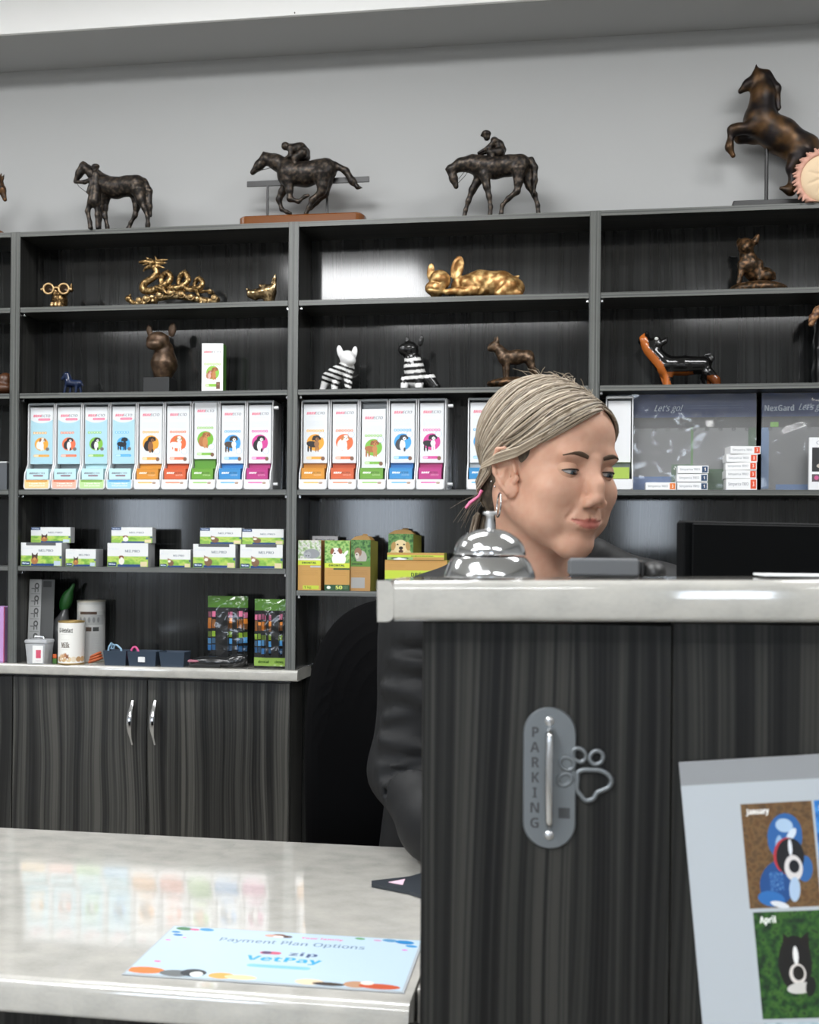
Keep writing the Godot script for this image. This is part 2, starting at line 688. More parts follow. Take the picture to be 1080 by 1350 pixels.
func wood_texture(w: int, h: int, cols: Array, sd: int, contrast: float) -> ImageTexture:
	var im := Image.create(w, h, false, Image.FORMAT_RGB8)
	var broad := noise(sd, 0.028, 2)
	var fine := noise(sd + 1, 0.16, 2)
	var bend := noise(sd + 2, 0.006, 2)
	for y in h:
		for x in w:
			var xx := x + bend.get_noise_2d(x * 0.8, y * 1.2) * 11.0
			var q := 0.5 + contrast * (0.75 * broad.get_noise_2d(xx, y * 0.012) + 0.55 * fine.get_noise_2d(xx, y * 0.02))
			q = clampf(q, 0.0, 0.999) * (cols.size() - 1)
			im.set_pixel(x, y, (cols[int(q)] as Color).lerp(cols[int(q) + 1], q - int(q)))
	return ImageTexture.create_from_image(im)

func cloud_texture(w: int, cols: Array, sd: int, freq: float, contrast: float, stretch := 1.0) -> ImageTexture:
	var im := Image.create(w, w, false, Image.FORMAT_RGB8)
	var big := noise(sd, freq, 5)
	var small := noise(sd + 5, freq * 9.0, 2)
	for y in w:
		for x in w:
			var q := 0.5 + contrast * (big.get_noise_2d(x, y * stretch) + 0.25 * small.get_noise_2d(x, y * stretch))
			q = clampf(q, 0.0, 0.999) * (cols.size() - 1)
			im.set_pixel(x, y, (cols[int(q)] as Color).lerp(cols[int(q) + 1], q - int(q)))
	return ImageTexture.create_from_image(im)

func make_materials():
	var wood := flat_mat(Color(1, 1, 1), 0.3)
	wood.albedo_texture = wood_texture(900, 400, [Color("131313"), Color("20201f"), Color("2d2d2b"), Color("3a3a37"), Color("4b4a46")], 11, 1.15)
	wood.uv1_scale = Vector3(1.0 / 1.15, 1.0 / 2.4, 1)
	M.wood = wood
	var glossy := wood.duplicate()
	glossy.roughness = 0.09
	glossy.albedo_texture = wood_texture(600, 200, [Color("171818"), Color("1f2020"), Color("282929"), Color("323332")], 13, 0.8)
	M.wood_back = glossy
	var front := wood.duplicate()
	front.uv1_scale = Vector3(1.0 / 0.75, 1.0 / 2.4, 1)
	front.roughness = 0.42
	front.albedo_color = Color(0.74, 0.74, 0.74)
	front.metallic_specular = 0.35
	M.wood_front = front
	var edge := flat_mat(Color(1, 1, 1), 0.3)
	edge.albedo_texture = wood_texture(400, 200, [Color("3a3c3b"), Color("4d4f4d"), Color("5f615e"), Color("72746f")], 23, 1.0)  # lighter greys put the light caught by board fronts into the colour
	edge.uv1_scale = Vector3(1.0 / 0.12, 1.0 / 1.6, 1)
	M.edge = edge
	var stone := flat_mat(Color(1, 1, 1), 0.07)
	stone.albedo_texture = cloud_texture(768, [Color("a09f9a"), Color("aaa9a3"), Color("b2b0aa"), Color("b8b6af"), Color("c0bdb5")], 31, 0.012, 0.5, 1.6)
	stone.uv1_scale = Vector3(1.0 / 0.55, 1.0 / 0.55, 1)
	stone.metallic_specular = 0.68
	stone.clearcoat_enabled = true
	stone.clearcoat = 0.7
	stone.clearcoat_roughness = 0.03
	M.stone = stone
	M.wall = flat_mat(Color("afb0b0"), 0.9)
	M.white_paint = flat_mat(Color("f8f8f7"), 0.9)
	M.white_metal = flat_mat(Color("e8e8e6"), 0.5)
	M.glow = flat_mat(Color(1, 1, 1), 0.6)
	M.glow.emission_enabled = true
	M.glow.emission = Color(1.0, 0.985, 0.96)
	M.glow.emission_energy_multiplier = 3.0
	M.floor = flat_mat(Color("8a8780"), 0.5)
	M.chrome = flat_mat(Color("d8d9da"), 0.12, 1.0)
	M.steel = flat_mat(Color("c4c5c6"), 0.28, 1.0)
	M.black = flat_mat(Color("151515"), 0.5)
	M.black_metal = flat_mat(Color("1b1b1c"), 0.4)
	M.white_plastic = flat_mat(Color("dfe0e2"), 0.3)
	M.clear = flat_mat(Color(1, 1, 1, 0.10), 0.08)
	M.clear.transparency = BaseMaterial3D.TRANSPARENCY_ALPHA
	M.pane = flat_mat(Color(1, 1, 1, 0.08), 0.02)
	M.pane.transparency = BaseMaterial3D.TRANSPARENCY_ALPHA
	M.tint = tint_mat(0.55)
	M.screen_black = flat_mat(Color("0d0e0f"), 0.55)
	M.screen_black.metallic_specular = 0.2
	M.plate = flat_mat(Color("757a7d"), 0.45, 0.7)
	M.letter = flat_mat(Color("3c3e40"), 0.6)
	M.paper = flat_mat(Color("dfe1e2"), 0.7)

# ---------------------------------------------------------------- the room
func room():
	var xl := -5.0
	var xr := 3.2
	var zb := -3.41
	var zf := 3.2
	struct("floor", boxed(Vector3(xl - 0.2, -0.15, zb - 0.2), Vector3(xr + 0.2, 0, zf + 0.2), 0.001), M.floor)
	struct("ceiling", boxed(Vector3(xl - 0.2, CEIL, zb - 0.2), Vector3(xr + 0.2, CEIL + 0.15, zf + 0.2), 0.001), M.white_paint)
	struct("wall_back", boxed(Vector3(xl - 0.2, 0, zb - 0.15), Vector3(xr + 0.2, CEIL, zb), 0.001), M.wall)
	struct("wall_left", boxed(Vector3(xl - 0.15, 0, zb), Vector3(xl, CEIL, zf), 0.001), M.wall)
	struct("wall_right", boxed(Vector3(xr, 0, zb), Vector3(xr + 0.15, CEIL, zf), 0.001), M.wall)
	# the bulkhead over the shelving: a white face and a plain soffit
	var b := struct("trim_1", boxed(Vector3(xl, 2.684, -3.167), Vector3(xr, CEIL, -3.155), 0.002), M.white_paint)
	struct("soffit", boxed(Vector3(xl, 2.684, zb), Vector3(xr, 2.70, -3.167), 0.001), M.wall, b)
	# a small dark fleck on the bulkhead's face
	struct("screw_cap", boxed(spot(388, 18, 3.155) + Vector3(0, 0, 0.0), spot(388, 18, 3.155) + Vector3(0.003, 0.004, 0.002), 0.0005), M.black, b)
	# the street side behind the visitor: wall pieces between three windows
	var win := [[-4.4, -3.7], [-2.15, -1.36], [0.41, 0.9]]
	var y0 := 0.75
	var y1 := 2.1
	var w := Mb.new()
	w.box(Vector3(xl, 0, zf), Vector3(xr, y0, zf + 0.15), 0.001)
	w.box(Vector3(xl, y1, zf), Vector3(xr, CEIL, zf + 0.15), 0.001)
	var at := xl
	for a in win + [[xr, xr]]:
		w.box(Vector3(at, y0, zf), Vector3(a[0], y1, zf + 0.15), 0.001)
		at = a[1]
	struct("wall_front", w, M.wall)
	for k in win.size():
		var f := Mb.new()
		var x0: float = win[k][0]
		var x1: float = win[k][1]
		for x in [x0, x1 - 0.04]:
			f.box(Vector3(x, y0, zf + 0.05), Vector3(x + 0.04, y1, zf + 0.10))
		for y in [y0, y1 - 0.04]:
			f.box(Vector3(x0 + 0.04, y, zf + 0.05), Vector3(x1 - 0.04, y + 0.04, zf + 0.10))
		var o := struct("window_%d" % (k + 1), f, M.white_metal)
		part("pane", boxed(Vector3(x0 + 0.04, y0 + 0.04, zf + 0.07), Vector3(x1 - 0.04, y1 - 0.04, zf + 0.076), 0.0005), M.pane, o)

# ---------------------------------------------------------------- shelving behind the counter
const BAY0 := -1.7337
const SHELF_Y := [1.862, 1.592, 1.2895]

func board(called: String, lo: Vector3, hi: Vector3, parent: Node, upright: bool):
	# a laminate board whose front edge is coloured lighter, as edges catch more light
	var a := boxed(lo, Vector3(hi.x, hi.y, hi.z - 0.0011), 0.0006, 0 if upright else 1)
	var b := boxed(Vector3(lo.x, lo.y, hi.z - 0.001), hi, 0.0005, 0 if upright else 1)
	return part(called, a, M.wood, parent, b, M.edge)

func shelving():
	var zf := -SHELF
	var zb := -BACK
	var pin := boxed(Vector3(-0.004, -0.009, -0.012), Vector3(0.004, 0.0, 0.004), 0.001)
	var pm := ArrayMesh.new()
	pin.surface(pm, M.chrome)
	var said := ["dark laminate shelving bay whose upper shelf is nearly out of sight", "dark laminate shelving bay holding the dragon statue and milk tins", "dark laminate shelving bay holding the golden sleeping dog", "dark laminate shelving bay holding stacked slim white cartons"]
	for k in 4:
		var x0 := BAY0 + 0.9 * (k - 1) - 0.016
		var x1 := x0 + 0.9
		var low := 0.744 if k < 2 else 0.0
		var t := thing("shelving_unit", said[k], "shelving", Vector3(0, 0, 0))
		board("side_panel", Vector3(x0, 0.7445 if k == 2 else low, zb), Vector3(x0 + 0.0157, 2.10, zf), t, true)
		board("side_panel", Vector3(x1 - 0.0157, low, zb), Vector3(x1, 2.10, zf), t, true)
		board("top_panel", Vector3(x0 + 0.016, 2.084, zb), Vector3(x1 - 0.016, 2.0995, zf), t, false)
		part("back_panel", boxed(Vector3(x0, low, zb - 0.012), Vector3(x1, 2.10, zb - 0.0002), 0.0005), M.wood_back, t)
		var ys: Array = SHELF_Y.duplicate()
		ys.append(1.05 if k < 2 else 0.985)
		for y in ys:
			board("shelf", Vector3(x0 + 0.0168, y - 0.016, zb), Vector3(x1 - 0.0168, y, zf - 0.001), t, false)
			for s in 2:
				same("shelf_pin", pm, t, Vector3(x0 + 0.021 if s == 0 else x1 - 0.021, y - 0.016, zf - 0.02))

func roll_edge(length: float, depth: float, thick: float) -> Mb:
	# a worktop of the given length (x from 0), its front edge rolled over; top at y = 0, front at z = 0
	var prof := PackedVector2Array()
	prof.append(Vector2(-depth, -thick)); prof.append(Vector2(-depth, 0))
	var r := 0.009
	for k in 6:
		var a := PI * 0.5 * k / 5.0
		prof.append(Vector2(-r + r * sin(a), -r + r * cos(a)))
	r = 0.005
	for k in 4:
		var a := PI * 0.5 * k / 3.0
		prof.append(Vector2(-r + r * cos(a), -thick + r - r * sin(a)))
	var mb := Mb.new()
	var m := prof.size()
	var run := 0.0
	for k in m:
		var p := prof[k]
		var q := prof[(k + 1) % m]
		var d := (q - p).normalized()
		var nn := Vector3(0, d.x, -d.y) * 1.0
		nn = Vector3(0, d.x, -d.y)
		var pn := nn
		var qn := nn
		if k >= 2 and k < 12:
			var before := (p - prof[k - 1]).normalized()
			var after := (prof[(k + 2) % m] - q).normalized()
			pn = (nn + Vector3(0, before.x, -before.y)).normalized()
			qn = (nn + Vector3(0, after.x, -after.y)).normalized()
		var l := p.distance_to(q)
		var b := mb.add(Vector3(0, p.y, p.x), pn, Vector2(0, run))
		mb.add(Vector3(length, p.y, p.x), pn, Vector2(length, run))
		mb.add(Vector3(length, q.y, q.x), qn, Vector2(length, run + l))
		mb.add(Vector3(0, q.y, q.x), qn, Vector2(0, run + l))
		mb.tri(b, b + 1, b + 2); mb.tri(b, b + 2, b + 3)
		run += l
	for s in 2:
		var ids := Geometry2D.triangulate_polygon(prof)
		var b := mb.v.size()
		for p in prof:
			mb.add(Vector3(length * s, p.y, p.x), Vector3(-1 if s == 0 else 1, 0, 0), Vector2(p.x, p.y))
		for k in range(0, ids.size(), 3):
			mb.tri(b + ids[k], b + ids[k + 1], b + ids[k + 2])
	return mb

func base_cabinets():
	# the low cupboards under the shelving, with one worktop over them
	var end := spot(392, 888, 3.2165).x
	var w := part("back_worktop", roll_edge(end + 2.65, 0.1745, 0.033), M.stone, self)
	w.position = Vector3(-2.65, 0.744, -3.2165)
	tag(w, "pale marbled worktop over the dark cupboards, with rolled front edge", "worktop")
	for k in 2:
		var x0 := BAY0 + 0.9 * (k - 1) - 0.016
		var x1 := minf(x0 + 0.9, end)
		var t := thing("base_cabinet", ["dark wood-grain cupboard under the worktop with its handles out of view", "dark wood-grain cupboard with two curved silver handles"][k], "cabinet", Vector3.ZERO)
		part("body", boxed(Vector3(x0 + 0.001, 0.08, -3.40), Vector3(x1 - 0.001, 0.711, -3.262)), M.wood, t)
		part("toe_kick", boxed(Vector3(x0 + 0.001, 0.0, -3.40), Vector3(x1 - 0.001, 0.08, -3.30)), M.black, t)
		var xm := (x0 + x1) * 0.5 - 0.005
		for s in 2:
			var d := part("door", boxed(Vector3(x0 + 0.0015 if s == 0 else xm + 0.001, 0.085, -3.260), Vector3(xm - 0.001 if s == 0 else x1 - 0.0015, 0.702, -3.243), 0.001), M.wood, t)
			if k == 1:
				var c := spot(171 if s == 0 else 201, 954, 3.22)
				var hm := Mb.new()
				var ps := PackedVector3Array()
				var rs := PackedFloat32Array()
				for j in 13:
					var u := j / 12.0
					ps.append(Vector3(c.x, c.y + 0.068 - 0.136 * u, -3.240 + 0.026 * sin(PI * u)))
					rs.append(0.0035 + 0.0055 * sin(PI * clampf(u * 1.2, 0, 1)))
				hm.tube(ps, rs, 10, 0.55, Vector3(0, 0, 1))
				part("handle", hm, M.chrome, d)

# ---------------------------------------------------------------- the reception counter
const DESK_Y := 0.705
const TOP_Y := 1.0778

func front_counter():
	# low desk
	var t := thing("reception_desk", "low pale marbled desk with rolled edge beside the raised counter", "desk", Vector3.ZERO)
	var w := part("worktop", roll_edge(1.96, 0.511, 0.033), M.stone, t)
	w.position = Vector3(-2.1, DESK_Y, -0.948)
	var w2 := part("inner_worktop", boxed(Vector3(-0.139, DESK_Y - 0.033, -1.459), Vector3(1.1, DESK_Y - 0.0005, -0.99), 0.002, 1), M.stone, t)
	part("front_panel", boxed(Vector3(-2.08, 0.0, -1.02), Vector3(-0.125, DESK_Y - 0.0335, -1.002), 0.001), M.wood_front, t)
	part("end_panel", boxed(Vector3(-2.08, 0.0, -1.45), Vector3(-2.06, DESK_Y - 0.0335, -1.02), 0.001), M.wood_front, t)
	part("end_panel", boxed(Vector3(1.06, 0.0, -1.45), Vector3(1.08, DESK_Y - 0.0335, -1.0), 0.001), M.wood_front, t)
	# raised counter: front panels, side return and top
	var c := thing("raised_counter", "raised dark wood-grain counter topped with a pale marbled slab", "counter", Vector3.ZERO)
	var pl := spot(557.5, 830, 0.885).x
	var pm := spot(886, 900, 0.885).x
	part("front_panel", boxed(Vector3(pl, 0.0, -0.903), Vector3(pm, 1.0455, -0.885), 0.0012), M.wood_front, c)
	part("front_panel", boxed(Vector3(pm + 0.0004, 0.0, -0.9035), Vector3(1.1, 1.048, -0.8857), 0.0012), M.wood_front, c)
	part("side_panel", boxed(Vector3(pl, 0.0, -0.985), Vector3(pl + 0.018, 1.0455, -0.9035), 0.001), M.wood_front, c)
	part("back_panel", boxed(Vector3(pl + 0.0185, 0.0, -0.985), Vector3(1.1, 1.046, -0.969), 0.001), M.wood_front, c)
	var corner := spot(497, 765.5, COUNTER)
	var slab := part("countertop", roll_edge(1.25, 0.14, 0.0322), M.stone, c)
	slab.position = corner + Vector3(0.0132, 0.0002, -0.0004)
	slab.rotation.z = 0.0143
	# the return's cut end, rounded where it meets the front slab
	var poly := PackedVector2Array([Vector2(0, 0), Vector2(0, -0.0328)])
	for k in 7:
		var a := PI * 0.5 * k / 6.0
		poly.append(Vector2(0.0075 + 0.0062 * sin(a), -0.0328 + 0.0062 * (1.0 - cos(a))))
	for k in 7:
		var a := PI * 0.5 * k / 6.0
		poly.append(Vector2(0.0075 + 0.0062 * cos(a), -0.0075 + 0.0075 * sin(a)))
	var e := Mb.new()
	e.prism(poly, -0.14, 0.0, 0.0004)
	var en := part("end_strip", e, M.stone, c)
	en.position = corner
	en.rotation.z = 0.0143
	leash_hook()
	calendar()

func leash_hook():
	# a plate to hook a dog's lead on, lettered down its edge, with a paw outline
	var k := size_at(725, 0.885)
	var o := spot(724.5, 1025, 0.885)
	var t := thing("leash_hook", "grey metal lead-parking plate with chrome bar and paw outline", "hook", Vector3(o.x, o.y, -0.8848))
	t.rotation.z = 0.004
	var poly := PackedVector2Array()
	var hw := 34.5 * k
	var hh := 93.0 * k
	for j in 17:
		var a := PI * j / 16.0
		poly.append(Vector2(cos(a) * hw, hh - hw + sin(a) * hw))
	for j in 17:
		var a := PI + PI * j / 16.0
		poly.append(Vector2(cos(a) * hw, -hh + hw + sin(a) * hw))
	var plate := Mb.new()
	plate.prism(poly, 0.0, 0.0028, 0.0009)
	part("plate", plate, M.plate, t)
	for s in [1, -1]:
		var sc := Mb.new()
		sc.xf = Transform3D(Basis(Vector3.RIGHT, PI * 0.5), Vector3(0 * k, s * 75.0 * k, 0.0028))
		sc.lathe_smooth(PackedVector2Array([Vector2(6.5 * k, 0.0), Vector2(6.2 * k, 0.0008), Vector2(3.5 * k, 0.0018), Vector2(0.0001, 0.0022)]), 18)
		part("screw", sc, M.steel, t)
	var bar := Mb.new()
	bar.tube(PackedVector3Array([Vector3(0.5 * k, 63 * k, 0.002), Vector3(0.5 * k, 62 * k, 0.009), Vector3(0.5 * k, 56 * k, 0.012), Vector3(0, 0, 0.0125), Vector3(0.5 * k, -52 * k, 0.012), Vector3(0.5 * k, -59 * k, 0.009), Vector3(0.5 * k, -60 * k, 0.002)]),
		PackedFloat32Array([4.6 * k, 4.8 * k, 5.4 * k, 5.6 * k, 5.4 * k, 4.8 * k, 4.6 * k]), 14)
	part("bar", bar, M.chrome, t)
	var f := SystemFont.new()
	f.font_names = PackedStringArray(["Droid Sans"])
	f.font_weight = 700
	var letters := "PARKING"
	for j in 7:
		var tm := TextMesh.new()
		tm.font = f
		tm.text = letters[j]
		tm.font_size = 32
		tm.pixel_size = 13.5 * k / 23.0
		tm.depth = 0.0003
		tm.material = M.letter
		same("letter", tm, t, Vector3(-19.0 * k, (60.0 - 19.9 * j) * k, 0.00295))
	var tab := Mb.new()
	tab.box(Vector3(12 * k, -52 * k, 0.0026), Vector3(27 * k, -38 * k, 0.0031), 0.0001)
	part("badge", tab, M.letter, t)
	# paw: a pad outline and four toe rings
	var paw := Mb.new()
	var pad := PackedVector3Array()
	var pts := [[41, -21], [36, -13], [36.5, -1], [37, 8], [44, 12], [55, 12.5], [66, 12], [76, 7], [80.5, -1], [77, -9], [68, -14], [62, -17], [57, -25], [48, -27.5]]
	var loop := Curve3D.new()
	var m := pts.size()
	for j in m + 1:
		var p0: Array = pts[(j + m - 1) % m]
		var p1: Array = pts[(j + 1) % m]
		var tg := Vector3(p1[0] - p0[0], p1[1] - p0[1], 0) * k / 6.0
		loop.add_point(Vector3(pts[j % m][0], pts[j % m][1], 0) * k + Vector3(0, 0, 0.0018), -tg, tg)
	pad = loop.tessellate(3)
	var rs := PackedFloat32Array()
	rs.resize(pad.size()); rs.fill(3.4 * k)
	paw.tube(pad, rs, 8, 0.8, Vector3(0, 0, 1))
	part("paw_pad", paw, M.plate, t)
	for q in [[20, -1, 9.2, 7.4, 0.5], [23, 20, 9.4, 8, -0.5], [38.5, 31.5, 9.6, 8.2, -0.75], [61, 29, 9.2, 8.2, 0.9]]:
		var toe := Mb.new()
		var ring := PackedVector3Array()
		var rr := PackedFloat32Array()
		for j in 19:
			var a := TAU * j / 18.0
			var p := Vector2(cos(a) * q[2], sin(a) * q[3]).rotated(q[4])
			ring.append(Vector3(q[0] + p.x, q[1] + p.y, 0) * k + Vector3(0, 0, 0.0022 if q[0] > 30 else 0.0029))
			rr.append(3.0 * k)
		toe.tube(ring, rr, 8, 0.8, Vector3(0, 0, 1))
		part("paw_toe", toe, M.plate, t)

func calendar():
	var k := size_at(985, 0.884)
	var a := spot(895, 1005, 0.8835)
	var b := spot(1078, 988.5, 0.8835)
	var d := spot(915, 1348, 0.8835)
	var ang := (atan2(b.y - a.y, b.x - a.x) + atan2(d.x - a.x, a.y - d.y)) * 0.5
	var wpx := 330.0
	var hpx := 480.0
	var p := Print.new(660, 960, Color("b4bbc1"))
	p.rect(0, 0, 660, 62, Color("8f9295"))
	var x0 := 147.0
	var y0 := 118.0
	# January: a black and white dog in a blue coat on brown earth
	p.speckle(148, 119, 328, 394, [Color("4f3a24"), Color("5f472c"), Color("735837"), Color("66492a"), Color("5a4026")], 3, 0.035)
	p.oval(253, 210, 44, 62, Color("2a5f9e"), 0.15)
	p.oval(225, 330, 45, 60, Color("1d4a85"), 0.3)
	p.oval(205, 370, 34, 20, Color("2d6cb0"), 0.2)
	p.oval(296, 295, 20, 34, Color("2f63a0"), 0.1)
	p.oval(254, 180, 22, 18, Color("a9c3dd"), 0.3)
	p.oval(270, 205, 9, 20, Color("cfdbe8"), 0.6)
	p.oval(236, 225, 8, 20, Color("8fb2d6"), 0.2)
	p.oval(256, 260, 36, 48, Color("b3343c"), 0.1)
	p.oval(262, 262, 35, 48, Color("14161b"), 0.1)
	p.oval(264, 238, 5, 22, Color("dfe4ea"))
	p.oval(268, 292, 23, 34, Color("d7d3d2"))
	p.oval(270, 288, 13, 17, Color("10131b"))
	p.oval(266, 348, 14, 32, Color("aac2dc"), 0.1)
	p.oval(225, 386, 24, 8, Color("d9dde2"), 0.3)
	p.speckle(205, 300, 240, 350, [Color("1d4a85"), Color("24589a"), Color("7fa6cf")], 8, 0.12)
	p.text("January", 160, 132, 15, Color("f4f4f2"), 58, true)
	# April: a black and white dog lying in grass
	p.speckle(155, 404, 335, 684, [Color("0d2413"), Color("173a17"), Color("24501d"), Color("3c6424"), Color("15341a")], 5, 0.03)
	p.oval(250, 540, 42, 72, Color("12100f"), 0.05)
	p.poly(PackedVector2Array([Vector2(222, 500), Vector2(226, 462), Vector2(248, 480)]), Color("17110f"))
	p.poly(PackedVector2Array([Vector2(262, 482), Vector2(288, 460), Vector2(290, 520)]), Color("17110f"))
	p.oval(253, 520, 7, 25, Color("e6e6e4"))
	p.oval(254, 568, 21, 27, Color("d8d2cc"))
	p.oval(256, 566, 14, 19, Color("17130f"))
	p.oval(258, 605, 34, 15, Color("c9c7c2"), -0.1)
	p.oval(284, 602, 12, 26, Color("0f1410"), 0.2)
	p.text("April", 170, 416, 17, Color("f4f4f2"), 40, true)
	# the next column
	p.speckle(334, 119, 514, 394, [Color("1c5aa0"), Color("2f7cc8"), Color("5a9bd6")], 9, 0.03)
	p.text("February", 346, 132, 15, Color("f4f4f2"), 62, true)
	p.speckle(341, 404, 520, 684, [Color("4a2d1c"), Color("8a5a3a"), Color("c08a60")], 12, 0.03)
	p.oval(430, 560, 50, 80, Color("2a1a12"))
	p.text("May", 352, 416, 17, Color("f4f4f2"), 34, true)
	p.speckle(158, 694, 340, 940, [Color("9fb6be"), Color("b7c6cc"), Color("8fa7b0")], 15, 0.02)
	p.oval(250, 830, 50, 70, Color("d9c8a8"))
	p.speckle(346, 694, 526, 940, [Color("5a7f4a"), Color("7a9a58")], 17, 0.02)
	var t := thing("wall_calendar", "white paper calendar of dog photographs hanging askew on the counter", "calendar", Vector3(a.x, a.y, -0.8835))
	t.rotation.z = ang
	var mb := Mb.new()
	mb.quad(Vector3(0, -hpx * k, 0.0011), Vector3(wpx * k, -hpx * k, 0.0011), Vector3(wpx * k, 0, 0.0011), Vector3(0, 0, 0.0011))
	var back := boxed(Vector3(0, -hpx * k, 0), Vector3(wpx * k, 0, 0.001), 0.0002)
	var pm := print_mat(p, 0.5)
	part("sheet", back, M.paper, t, mb, pm)
	var h := spot(910, 996, 0.888)
	var ho := thing("adhesive_hook", "tiny pale clip that holds the calendar on the counter", "hook", Vector3(h.x, h.y, -0.8888))
	var cl := Mb.new()
	var poly := PackedVector2Array([Vector2(-0.004, -0.012), Vector2(0.0035, -0.012), Vector2(0.0035, 0.001)])
	for j in 7:
		var q := PI * j / 6.0
		poly.append(Vector2(-0.0002 + 0.0038 * cos(q), 0.0012 + 0.0034 * sin(q)))
	cl.prism(poly, 0.0, 0.0022, 0.0006)
	part("clip", cl, flat_mat(Color("8fa0ad"), 0.4), ho)

# ---------------------------------------------------------------- statues
class Rig:
	# turns measured points of one statue into metres about its base
	var x0: float
	var y0: float
	var cs: float
	var dist: float
	var base: Vector3
	var m: float
	var host: Node3D

	func _init(h: Node3D, left: float, top: float, scale: float, d: float, foot_x: float, height: float):
		host = h; x0 = left; y0 = top; cs = scale; dist = d
		var q: Vector3 = host.spot(left + foot_x / scale, 400.0, d)
		base = Vector3(q.x, height, -d)
		m = host.size_at(left + foot_x / scale, d) / scale

	func p(cx: float, cy: float, cz := 0.0) -> Vector3:
		return host.spot(x0 + cx / cs, y0 + cy / cs, dist) + Vector3(0, 0, cz * m) - base

	func uv(q: Vector3) -> Vector2:
		# back from metres to the measured picture of the statue
		var a: Vector3 = q + base
		var c := cos(0.1494)
		var s := sin(0.1494)
		var fw := -a.z * c - a.x * s
		var u := (a.x * c - a.z * s) / fw * 1450.0
		var w := (a.y - 1.10) / fw * 1450.0
		return Vector2((540.0 + u + w * 0.009 - x0) * cs, (729.45 + u * 0.009 - w - y0) * cs)

class Patina extends Paint:
	var a: Color
	var b: Color
	var z := FastNoiseLite.new()
	func _init(one: Color, two: Color, freq := 60.0, sd := 1):
		a = one; b = two
		z.seed = sd; z.frequency = freq; z.fractal_octaves = 3
	func at(p: Vector3, _n: Vector3) -> Color:
		var q := clampf(0.5 + 1.3 * z.get_noise_3dv(p), 0.0, 1.0)
		return a.lerp(b, q * q)

class Jersey extends Paint:
	# a coat colour, with a striped jersey between two lines of the measured picture
	var rig: Rig
	var coat: Color
	var axis_a: Vector2
	var axis_b: Vector2
	var from: float
	var to: float
	var count: float
	var paws := -1.0
	func at(p: Vector3, _n: Vector3) -> Color:
		var q := rig.uv(p)
		var d := axis_b - axis_a
		var t := (q - axis_a).dot(d) / d.length_squared()
		if paws > 0.0 and q.y > paws and q.x < axis_b.x + 60.0:
			return Color(0.75, 0.75, 0.75)
		if t < from or t > to:
			return coat
		return Color(0.75, 0.75, 0.74) if fposmod(t * count, 1.0) < 0.5 else Color(0.012, 0.012, 0.012)

class Throat extends Paint:
	var rig: Rig
	func at(p: Vector3, _n: Vector3) -> Color:
		var q := rig.uv(p)
		var tan_c := Color(0.42, 0.115, 0.02)
		var dark := Color(0.006, 0.006, 0.006)
		if q.y < 150.0 and q.x > 170.0:
			return dark
		# the throat runs from the muzzle down to the foreleg
		var line := [Vector2(150, 160), Vector2(180, 300), Vector2(330, 470), Vector2(420, 690)]
		var near := 1e9
		for k in 3:
			near = minf(near, q.distance_to(Geometry2D.get_closest_point_to_segment(q, line[k], line[k + 1])))
		if near < 42.0 and q.x - (q.y - 160.0) * 0.62 < 185.0:
			return tan_c
		if q.y > 540.0 and q.y < 600.0 and q.x > 400.0 and q.x < 700.0:
			return tan_c * 0.45
		if q.x > 850.0 and q.y > 580.0:
			return tan_c * 0.3
		return dark

func body(rig: Rig, chains: Array, cell: float, blend: float, eggs := [], level := 0.0) -> Field:
	var lo := Vector3(1e9, 1e9, 1e9)
	var hi := -lo
	var m := rig.m
	for c in chains:
		for q in c:
			var p := rig.p(q[0], q[1], q[2])
			var r: Vector3 = Vector3.ONE * (q[3] * m + cell * 3.0)
			lo = lo.min(p - r); hi = hi.max(p + r)
	for g in eggs:
		var p := rig.p(g[0], g[1], g[2])
		var r: Vector3 = Vector3.ONE * (maxf(g[3], maxf(g[4], g[5])) * m + cell * 3.0)
		lo = lo.min(p - r); hi = hi.max(p + r)
	lo.y = maxf(lo.y, level - cell * 3.0)
	var f := Field.new(lo, hi, cell)
	for c in chains:
		if c.size() == 1:
			var p := rig.p(c[0][0], c[0][1], c[0][2])
			f.bone(p, p + Vector3(0, 1e-5, 0), c[0][3] * m, c[0][3] * m, blend)
		for k in c.size() - 1:
			f.bone(rig.p(c[k][0], c[k][1], c[k][2]), rig.p(c[k + 1][0], c[k + 1][1], c[k + 1][2]), c[k][3] * m, c[k + 1][3] * m, blend)
	for g in eggs:
		# an egg: centre, three half axes, turn in the picture's plane, turn about the vertical
		var turn := Basis(Vector3.UP, g[7] if g.size() > 7 else 0.0) * Basis(Vector3(0, 0, 1), -(g[6] if g.size() > 6 else 0.0))
		f.egg(rig.p(g[0], g[1], g[2]), Vector3(g[3], g[4], g[5]) * m, turn, blend)
	f.floor_at(level)
	return f

func skin(called: String, f: Field, mat: Material, parent: Node, paint: Paint = null) -> MeshInstance3D:
	var mb := Mb.new()
	f.mesh_into(mb, paint)
	return part(called, mb, mat, parent)

func string_of(rig: Rig, pts: Array, r: float, mb: Mb, sides := 6):
	var ps := PackedVector3Array()
	var rs := PackedFloat32Array()
	for q in pts:
		ps.append(rig.p(q[0], q[1], q[2]))
		rs.append(r * rig.m)
	mb.tint = Color(0.03, 0.026, 0.022)
	mb.tube(ps, rs, sides)

